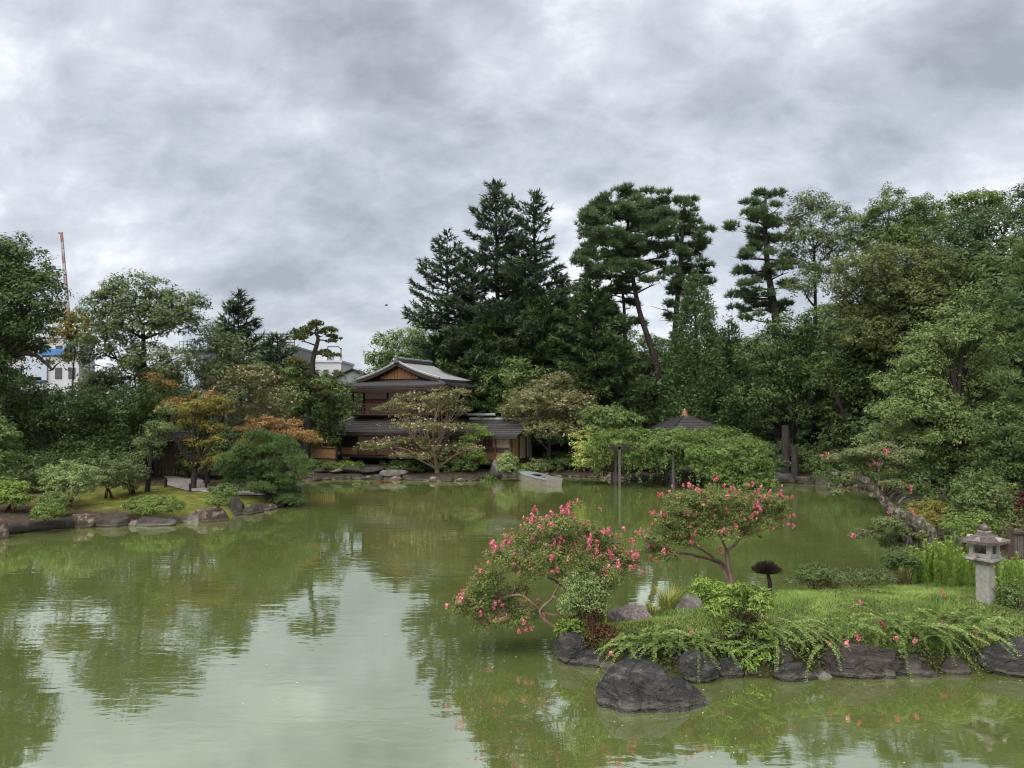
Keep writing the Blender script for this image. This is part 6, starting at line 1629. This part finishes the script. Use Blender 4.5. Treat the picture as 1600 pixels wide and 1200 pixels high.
myrtle('crape_myrtle', 'big wide crape myrtle with pink blossoms hanging over the water at the island tip', 15.4,
    [[(1.27, 15.3, .28), (905, 960), (895, 930), (880, 900), (868, 870)], [None, (880, 965, -.1), (850, 958, -.2), (815, 930, -.2), (780, 935, -.1)], [None, (900, 945), (870, 910, .2), (835, 895, .2), (800, 880, .2)], [None, (915, 950), (935, 910, .1), (955, 880), (965, 870)], [None, (845, 961, -.3), (862, 935, -.2), (872, 915, -.2)]],
    [(860, 832, 46, 22), (815, 850, 36, 22), (905, 840, 46, 24), (940, 858, 36, 22), (968, 880, 24, 28), (880, 868, 46, 22), (790, 870, 24, 18), (765, 905, 26, 20), (815, 885, 36, 24), (745, 935, 26, 20), (780, 950, 36, 20), (825, 958, 26, 17), (735, 955, 20, 16), (850, 890, 34, 18), (925, 885, 30, 22), (805, 925, 26, 16), (755, 915, 22, 14), (728, 945, 14, 12), (790, 968, 30, 10), (880, 820, 30, 12), (960, 900, 20, 14), (720, 955, 12, 9), (750, 975, 18, 9), (775, 870, 16, 12), (985, 880, 14, 12), (800, 972, 24, 8), (770, 930, 20, 14)], 701, 86,
    [(870, 805, 0), (868, 812, 0), (875, 815, 0), (865, 818, 0), (845, 812, 0), (830, 815, 0), (788, 845, 0), (795, 848, 0), (800, 840, 0), (773, 850, 0), (763, 878, 0), (730, 930, 0), (712, 945, 0), (738, 925, 0), (810, 985, -.1), (822, 983, -.1), (830, 981, -.1), (772, 950, -.3), (773, 942, -.3), (790, 965, -.3), (792, 960, -.3), (826, 963, -.2), (848, 960, -.3), (866, 932, -.3), (950, 828, 0), (990, 870, 0), (992, 885, 0), (985, 886, 0), (975, 825, 0), (938, 795, 0)], dens=1.05)
myrtle('crape_myrtle', 'upright crape myrtle with flat topped crown of pink blossoms behind the sedge', 18.5,
    [[(1148, 912), (1140, 885), (1133, 855), (1120, 830), (1105, 812)], [None, (1135, 888, .1), (1115, 872, .1), (1095, 858, .1), (1070, 850, .1)], [None, (1136, 868), (1150, 850, .2), (1165, 828, .2), (1178, 812, .2)], [None, (1125, 882, .2), (1085, 868, .2), (1045, 862, .3), (1015, 858, .3)]],
    [(1075, 785, 34, 18), (1110, 778, 34, 17), (1145, 785, 36, 19), (1185, 790, 34, 20), (1212, 785, 20, 14), (1060, 808, 26, 16), (1095, 808, 40, 18), (1140, 810, 36, 17), (1190, 815, 30, 16), (1040, 840, 30, 16), (1022, 858, 24, 18), (1070, 845, 24, 14), (1010, 840, 14, 8), (1045, 868, 18, 10), (1120, 832, 34, 12), (1165, 832, 26, 11), (1085, 828, 30, 11), (1220, 800, 16, 12), (1035, 815, 18, 10)], 702, 74,
    [(1046, 768, 0), (1050, 760, 0), (1088, 763, 0), (1098, 768, 0), (1132, 758, 0), (1146, 762, 0), (1157, 765, 0), (1195, 775, 0), (1238, 776, 0), (1230, 778, 0), (1222, 775, 0), (1204, 824, 0), (1210, 822, 0), (1125, 858, -.1), (1128, 862, -.1), (1118, 846, -.1), (1088, 875, 0), (1075, 872, 0), (1001, 826, 0), (1010, 889, 0), (1003, 895, 0), (1020, 845, 0), (1055, 838, 0), (1135, 795, -.6), (1180, 800, -.6), (1182, 810, -.6), (1095, 785, -.6)], r0=.05, dens=1.05)

# the leaning old tree with hollow trunk
M['leanleaf'] = leaf_mat('leaning_tree_leaf', [(.06, .08, .03), (.13, .16, .06), (.25, .24, .12)], tr=.3)
def leaning():
    rng = np.random.default_rng(703)
    Y = 21.3
    pts = np.array([W(*q) for q in ((1448, 880, Y), (1450, 848, Y), (1444, 826, Y), (1420, 812, Y), (1395, 798, Y), (1376, 775, Y), (1358, 755, Y), (1338, 745, Y), (1312, 741, Y), (1286, 738, Y))])
    b = pts[0].copy(); b[2] = ih(b[0], b[1]); pts[0] = b - np.array((0, 0, .1))
    t = thing('leaning_tree', 'old leaning grey tree with gnarled trunk and a few pink blossoms over the water', 'tree', b)
    tp = smooth_path(pts, 30); tp += rng.normal(size=tp.shape) * .012
    rad = np.interp(np.linspace(0, 9, 30), [0, 1, 2, 3, 4, 5, 6, 7, 8, 9], [.26, .24, .22, .20, .16, .12, .10, .085, .07, .03])
    rad *= 1 + .12 * rng.normal(size=30).clip(-1.5, 1.5)
    paths = [(tp, rad)]
    p2 = smooth_path(np.array([W(1420, 812, Y), W(1412, 825, Y - .1), W(1420, 850, Y - .1), W(1432, 878, Y - .1)]), 10)
    paths.append((p2, np.linspace(.10, .13, 10)))
    def limb(q, r_): 
        s_ = smooth_path(np.array([W(*p) for p in q]), 12); s_ += rng.normal(size=s_.shape) * .008; paths.append((s_, np.linspace(r_, r_ * .3, 12)))
    limb([(1376, 775, Y), (1373, 750, Y), (1374, 725, Y), (1378, 712, Y)], .045)
    limb([(1358, 755, Y), (1345, 735, Y + .1), (1340, 720, Y + .1)], .035)
    limb([(1395, 795, Y), (1410, 780, Y), (1428, 768, Y)], .04)
    limb([(1374, 728, Y), (1390, 712, Y), (1412, 695, Y), (1420, 690, Y)], .025)
    limb([(1374, 728, Y), (1395, 715, Y), (1432, 700, Y)], .02)
    limb([(1340, 722, Y), (1315, 712, Y), (1292, 714, Y)], .02)
    limb([(1375, 690, Y), (1358, 672, Y), (1345, 658, Y)], .015)
    limb([(1408, 800, Y), (1375, 825, Y - .3), (1335, 836, Y - .4)], .02)
    lob = [(1365, 708, 24, 10), (1345, 722, 24, 11), (1395, 712, 22, 10), (1345, 730, 18, 6), (1392, 732, 14, 6), (1322, 712, 16, 4), (1395, 755, 16, 6), (1328, 745, 12, 8), (1415, 762, 10, 4), (1312, 768, 10, 6), (1385, 815, 22, 8), (1360, 832, 20, 6), (1395, 845, 24, 14), (1412, 868, 24, 16), (1430, 838, 16, 12), (1412, 830, 12, 7, -.3), (1440, 835, 8, 8, -.35), (1338, 836, 9, 4), (1345, 706, 24, 7), (1378, 698, 22, 7), (1405, 718, 16, 6), (1300, 716, 10, 4), (1425, 708, 14, 6)]
    lw = px_lobes(lob, Y, .35, rng)
    leafy(t, 'crown', lw, rng, 'leanleaf', .062, .12, 24, .5, quad=True, droop=.2, shell=.8, back=.8, bottom=-.8, dens=2.0)
    add_trunk(t, paths, 'bark_old', 10)
    P = [W(x + rng.normal() * 1.5, y + rng.normal() * 1.5, Y - .15) for x, y in ((1292, 712), (1288, 716), (1295, 709), (1285, 713), (1293, 717), (1382, 705), (1388, 703), (1372, 708), (1366, 722), (1372, 725), (1360, 728), (1405, 714), (1408, 712), (1398, 720), (1424, 763), (1422, 766), (1376, 814), (1390, 798), (1334, 836), (1332, 835), (1424, 800), (1355, 704))]
    blossoms(t, P, rng, (.7, 1.1))
leaning()

# bushes of the island
def bush(name, label, base, Y, parts, stems, seed, bark='stem', cat='bush'):
    """parts: (name, material, lobes px, leaf length, clump, n, width, kwargs); stems: photo points"""
    rng = np.random.default_rng(seed)
    b = GI(*base); t = thing(name, label, cat, b); Y = b[1] + .05
    paths = []
    for nm, m_, lob, L_, cl_, n_, w_, kw in parts:
        lw = px_lobes(lob, Y, .2, rng); kw.setdefault('back', .7); kw.setdefault('bottom', -.8)
        o, cs = leafy(t, nm, lw, rng, m_, L_, cl_, n_, w_, True, **kw)
        for (c, r), cc in zip(lw, cs):
            for q in range(stems):
                e_ = cc[rng.integers(len(cc))]; s_ = b + np.array((rng.normal() * .12, rng.normal() * .1, -.1))
                paths.append((bez(s_, (s_ + e_) / 2 + rng.normal(size=3) * .13 + np.array((0, 0, .05)), e_, 6), np.linspace(.007, .003, 6)))
    add_trunk(t, paths, bark, 5, 'stems')
    return t
bush('tangled_bush', 'tangled bush with pale green top and brown stems at the island tip', (925, 1012), 14.9,
    [('foliage', 'nandina', [(905, 905, 26, 18), (930, 918, 26, 20), (895, 930, 24, 18), (925, 940, 28, 16), (948, 915, 14, 16), (890, 950, 16, 10)], .062, .12, 22, .36, {'shell': .7, 'droop': .1}),
     ('dry_leaves', 'drybrown', [(925, 955, 24, 16), (940, 985, 24, 20), (920, 1000, 26, 16), (960, 1000, 16, 14)], .055, .14, 18, .4, {'shell': .9}),
     ('young_leaves', 'bright', [(893, 972, 14, 7), (905, 985, 16, 8), (888, 1005, 12, 8), (905, 1022, 14, 7), (925, 1025, 14, 6), (935, 970, 14, 6), (915, 1000, 16, 8), (945, 1005, 12, 8), (880, 985, 10, 8)], .105, .14, 14, .34, {'shell': .6, 'droop': .6, 'dens': 3})], 5, 801)
bush('fern_bush', 'bright leaved bush with arching sprays in the middle of the island edge', (1165, 1022), 15.0,
    [('foliage', 'bright', [(1165, 928, 28, 12), (1140, 940, 22, 12), (1185, 945, 20, 16), (1118, 952, 14, 10), (1200, 930, 12, 8), (1150, 918, 14, 7), (1140, 978, 16, 14), (1190, 985, 14, 16), (1168, 1000, 18, 12)], .115, .10, 12, .30, {'shell': .8, 'droop': .6, 'dens': .8}),
     ('inner_foliage', 'dark', [(1160, 965, 26, 24), (1175, 990, 22, 22), (1150, 985, 18, 16)], .07, .14, 20, .45, {'shell': .9}),
     ('lower_leaves', 'weed', [(1145, 1012, 18, 10), (1185, 1018, 20, 12), (1165, 1035, 18, 8), (1200, 1005, 14, 10), (1210, 1030, 12, 14)], .125, .15, 12, .28, {'shell': .6, 'droop': .7})], 8, 802)
bush('leafy_bush', 'small light green leafy bush in front of the upright crape myrtle', (1120, 945), 18.2,
    [('foliage', 'weed', [(1098, 912, 16, 9), (1120, 920, 20, 10), (1140, 925, 22, 10), (1110, 935, 24, 10), (1085, 925, 14, 7), (1160, 918, 14, 6)], .085, .14, 18, .34, {'shell': .7, 'droop': .3})], 7, 803, 'greenstem')
bush('round_bush', 'rounded dark green bush at the back edge of the island', (1276, 912), 20.3, [('foliage', 'mid', [(1276, 897, 30, 17), (1258, 902, 18, 11), (1298, 902, 18, 11)], .05, .10, 34, .45, {'shell': .4})], 8, 804)
bush('low_bush', 'straggly grey green low plants along the back edge of the island', (1345, 912), 20.6, [('foliage', 'grey', [(1320, 902, 22, 8), (1350, 898, 24, 9), (1380, 900, 22, 8), (1238, 908, 14, 7)], .06, .13, 18, .35, {'shell': .8})], 6, 805)
bush('low_bush', 'dark twiggy shrub at the foot of the leaning old tree', (1412, 895), 20.4, [('foliage', 'dark', [(1400, 872, 20, 15), (1420, 880, 16, 13), (1392, 885, 14, 8)], .06, .12, 22, .45, {'shell': .7})], 8, 806)
bush('edge_plant', 'dark leafy plants hanging over the mossy lump of stone', (1230, 1030), 14.4, [('foliage', 'frond', [(1225, 1015, 20, 14), (1245, 1030, 16, 14), (1212, 1040, 14, 12)], .065, .12, 16, .4, {'shell': .8, 'droop': .5}), ('dry_leaves', 'olive', [(1240, 1042, 20, 10), (1215, 1050, 16, 6)], .05, .12, 16, .3, {'shell': .9})], 6, 807)
bush('edge_plant', 'low green plants at the right photo edge beside the lantern', (1588, 945), 17.0, [('foliage', 'mid', [(1585, 925, 22, 18), (1570, 940, 16, 10), (1600, 950, 24, 12)], .07, .13, 18, .4, {'shell': .8})], 6, 808)
fb = [o for o in C.objects if o.get('label', '').startswith('bright leaved bush with arching')][0]
FERN = (fb, [(1150, 1000), (1175, 1005), (1190, 1015), (1160, 1015), (1140, 1005)])
# dead clipped bush like a mushroom
rng = np.random.default_rng(820)
b = GI(1203, 914); Y = b[1]
t = thing('dead_bush', 'dead mushroom shaped clipped bush of bare dark twigs on the island', 'bush', b)
top = W(1198, 893, Y); paths = [(smooth_path(np.array([b - (0, 0, .1), (b + top) / 2 + (.03, 0, 0), top]), 8), np.linspace(.05, .04, 8))]
for k in range(420):
    a_ = rng.uniform(0, 6.28); r_ = math.sqrt(rng.random()) * .40
    e_ = top + np.array((r_ * math.cos(a_), r_ * math.sin(a_), .22 * (1 - (r_ / .42) ** 2) + rng.uniform(-.03, .03) + .02))
    s_ = top + np.array((r_ * .25 * math.cos(a_), r_ * .25 * math.sin(a_), rng.uniform(-.05, .03)))
    paths.append((bez(s_, (s_ + e_) / 2 - np.array((0, 0, .03)), e_ + rng.normal(size=3) * .02, 4), np.linspace(.010, .004, 4)))
add_trunk(t, paths, 'twig', 4, 'twigs')

# tall weeds beside the lantern: one stalk copied with its parts
def weed_stalk(h, seed, label):
    rng = np.random.default_rng(seed)
    t = thing('weed_stalk', label, 'weed', (0, 0, 0), 0, 'bright weed stalks by the lantern')
    pts = smooth_path([(0, 0, -.05), (.02, 0, h * .5), (.05, .01, h)], 8)
    add_trunk(t, [(pts, np.linspace(.007, .003, 8))], 'greenstem', 5, 'stem')
    n = 130
    s_ = .12 + .88 * rng.random(n) ** .8
    P = np.stack([np.interp(s_, np.linspace(0, 1, 8), pts[:, q]) for q in range(3)], 1)
    a = rng.uniform(0, 6.28, n)
    T = norm(np.stack([np.cos(a), np.sin(a), .55 + .6 * s_ + rng.normal(size=n) * .2], 1))
    L = .13 * (1.1 - .45 * s_) * rng.uniform(.7, 1.2, n)
    N = norm(np.cross(T, np.cross(T, np.array((0, 0, 1.)))) * -1)
    V, f = leaf_arrays(P + T * L[:, None] * .5, N, L, L * .22, rng, 0, True, T=T)
    obj('leaves', mesh_np('leaves', V, [f], M['weed'], np.clip(s_ * .6 + rng.random(n) * .4, 0, 1)), t)
    return t
WL = 'tall bright green weed stalk in the dense patch beside the stone lantern'
wp = [weed_stalk(h, 830 + k, WL) for k, h in enumerate((.75, .9, 1.05))]
rng = np.random.default_rng(840)
WS = []
for k in range(110):
    x = rng.uniform(1428, 1526); y = rng.uniform(893, 922)
    if rng.random() < .12: x = rng.uniform(1560, 1600); y = rng.uniform(915, 940)
    WS.append((x, y))
for k, (x, y) in enumerate(WS):
    o = wp[k] if k < 3 else copy_tree(wp[k % 3])
    g = GI(x, y); sc = rng.uniform(.62, 1.0) * (1.1 if x < 1500 else .9)
    o.location = tuple(g); o.rotation_euler = (rng.normal() * .07, rng.normal() * .07, rng.uniform(0, 6.28)); o.scale = (sc, sc, sc)

# trailing branches over the rocks: every spray a part, three meshes shared
def spray_mesh(k):
    rng = np.random.default_rng(860 + k)
    L = (.55, .75, .95)[k]
    n = int(L / .022)
    s_ = np.linspace(.04, 1, n)
    pts = np.stack([s_ * L * .93, .05 * np.sin(s_ * 3 + k), .10 * np.sin(s_ * 2.6) * L - .36 * L * s_ ** 2.1], 1)
    T0 = norm(np.gradient(pts, axis=0))
    P, TT, LL = [], [], []
    for sd_ in (-1, 1):
        side = np.stack([T0[:, 0] * .45 - sd_ * T0[:, 1], sd_ * np.ones(n), np.full(n, .12) + rng.normal(size=n) * .18], 1)
        P.append(pts); TT.append(norm(side + rng.normal(size=(n, 3)) * .12)); LL.append(.052 * (1.1 - .5 * s_) * rng.uniform(.8, 1.2, n))
    P, TT, LL = np.concatenate(P), np.concatenate(TT), np.concatenate(LL)
    N = norm(np.array((0, 0, 1.)) + rng.normal(size=P.shape) * .2); N = norm(N - (N * TT).sum(1, keepdims=True) * TT)
    V, f = leaf_arrays(P + TT * LL[:, None] * .5, N, LL, LL * .55, rng, 0, True, T=TT)
    V2, f2 = tube_arrays([(pts[::4], np.linspace(.006, .002, len(pts[::4])))], 4)
    v = np.concatenate([np.clip(.35 * np.tile(s_, 2) + .65 * rng.random(2 * n), 0, 1), np.full(len(f2), .2)])
    return mesh_np('spray', np.concatenate([V, V2]), [f, f2 + len(V)], M['frond'], v)
SPR = [spray_mesh(k) for k in range(3)]
def trailing(label, px_list, seed, n_each, blos=(), spread=.35, face=-1.57, fan=1.1, sc=(.7, 1.15), lift=.16, fwd=.22):
    rng = np.random.default_rng(seed)
    c0 = GI(*px_list[0])
    t = thing('trailing_shrub', label, 'shrub', c0)
    for (x, y) in px_list:
        g = GI(x, y)
        for k in range(n_each):
            o = obj('spray', SPR[rng.integers(3)], t)
            p = g + np.array((rng.normal() * spread * .6, rng.normal() * spread * .35 - fwd, lift + rng.uniform(0, .14)))
            p[2] = max(p[2], ih(p[0], p[1]) + .04)
            o.location = tuple(p - c0); q = rng.uniform(*sc); o.scale = (q, q, q)
            o.rotation_euler = (rng.normal() * .3, rng.uniform(-.35, .25), face + rng.normal() * fan)
    blossoms(t, [GI(x, y) + np.array((0, -.12, .14)) if len(q) == 0 else W(x, y, q[0]) for x, y, *q in blos], rng, (.65, 1.0))
trailing('trailing leafy branches draped over the big layered boulder', [(1010, 1018), (1045, 1010), (1075, 1015), (1040, 1028), (990, 1020)], 871, 11, [(1078, 1000), (955, 1020, 14.2)])
trailing('trailing leafy branches left of the long brown black boulder', [(1265, 1000), (1290, 995), (1315, 990), (1270, 1015)], 872, 6, [(1278, 995), (1296, 1006, 14), (1340, 996, 13.9), (1322, 1004, 13.9)])
trailing('trailing leafy branches arching from the middle over the long boulder', [(1345, 985), (1370, 985), (1395, 990), (1420, 995), (1380, 1000)], 873, 6, [(1375, 985), (1362, 975), (1400, 997, 14), (1430, 1000, 14), (1340, 948), (1470, 935)], sc=(.9, 1.4))
trailing('trailing leafy branches reaching down to the water before the right boulder', [(1440, 990), (1470, 985), (1500, 988), (1455, 1005), (1485, 1005), (1530, 990)], 874, 5, [(1465, 983), (1473, 988), (1485, 990), (1520, 997)], sc=(.95, 1.5), face=-1.15, fan=.9)
trailing('low leafy branches creeping over the grass edge below the lantern', [(1420, 970), (1470, 968), (1520, 970), (1560, 972)], 875, 6, [(1550, 930)], spread=.5, lift=.05, fwd=0)
trailing('low leafy branches creeping over the grass above the rounded dark boulder', [(1090, 1012), (1115, 1018), (1060, 1000), (1000, 1008)], 876, 8, [(1108, 1018)], spread=.4, lift=.08, fwd=.05)
trailing('leafy branches beside the bright leaved bush at the island edge', [(1200, 1000), (1225, 998), (1245, 995), (1185, 1030)], 877, 9, [], spread=.35)

rng = np.random.default_rng(880)
for k in range(24):     # arching sprays of the bright bush, long leaves on every side
    g = GI(*FERN[1][k % 5]); up = rng.uniform(.05, .5)
    o = obj('spray', SPR[rng.integers(3)], FERN[0]); o.location = tuple(g + np.array((rng.normal() * .10, -.1 + rng.normal() * .08, up)) - np.array(FERN[0].location))
    q = rng.uniform(.45, .8); o.scale = (q * .8, q * 1.7, q); o.rotation_euler = (rng.normal() * .3, -.9 * up + rng.uniform(-.2, .3), rng.uniform(-3.4, .3))
# specks floating on the pond: fallen petals and leaves
rng = np.random.default_rng(900)
n = 2600
x = rng.uniform(-24, 14, n); y = 9 + 40 * rng.random(n) ** 1.5
k = (sdist(x, y, ISLE) < -.3) & (sdist(x, y, POND) > .3) & (np.abs(x) < y * .72)
k &= (rng.random(len(x)) < .22) | (wob(x, y, .55, 2) > .55) | (np.abs(sdist(x, y, ISLE)) < 1.0)
x, y = x[k], y[k]; n = len(x)
V, f = leaf_arrays(np.stack([x, y, np.full(n, .006)], 1), norm(np.array((0, 0, 1.)) + rng.normal(size=(n, 3)) * .05), rng.uniform(.02, .05, n), rng.uniform(.012, .03, n), rng, 0, True)
M['speck'] = leaf_mat('floating_petal', [(.20, .19, .09), (.42, .40, .28), (.60, .52, .46)], tr=.1)
tag(obj('floating_leaves', mesh_np('floating_leaves', V, [f], M['speck'], rng.random(n))), kind='stuff')

# fallen leaves on the moss of the left bank
n = 1600
x, y = rng.uniform(-26, -9, n), rng.uniform(30, 44, n)
k = sdist(x, y, POND) < -.3
x, y = x[k], y[k]; n = len(x)
V, f = leaf_arrays(np.stack([x, y, ground_h(x, y) + .05], 1), norm(np.array((0, 0, 1.)) + rng.normal(size=(n, 3)) * .3), rng.uniform(.05, .12, n), rng.uniform(.03, .07, n), rng, 0, True)
M['fallen'] = leaf_mat('fallen_leaf', [(.08, .05, .02), (.20, .14, .05), (.34, .30, .10)], cr_=1)
tag(obj('fallen_leaves', mesh_np('fallen_leaves', V, [f], M['fallen'], rng.random(n))), kind='stuff')

bpy.context.view_layer.update()
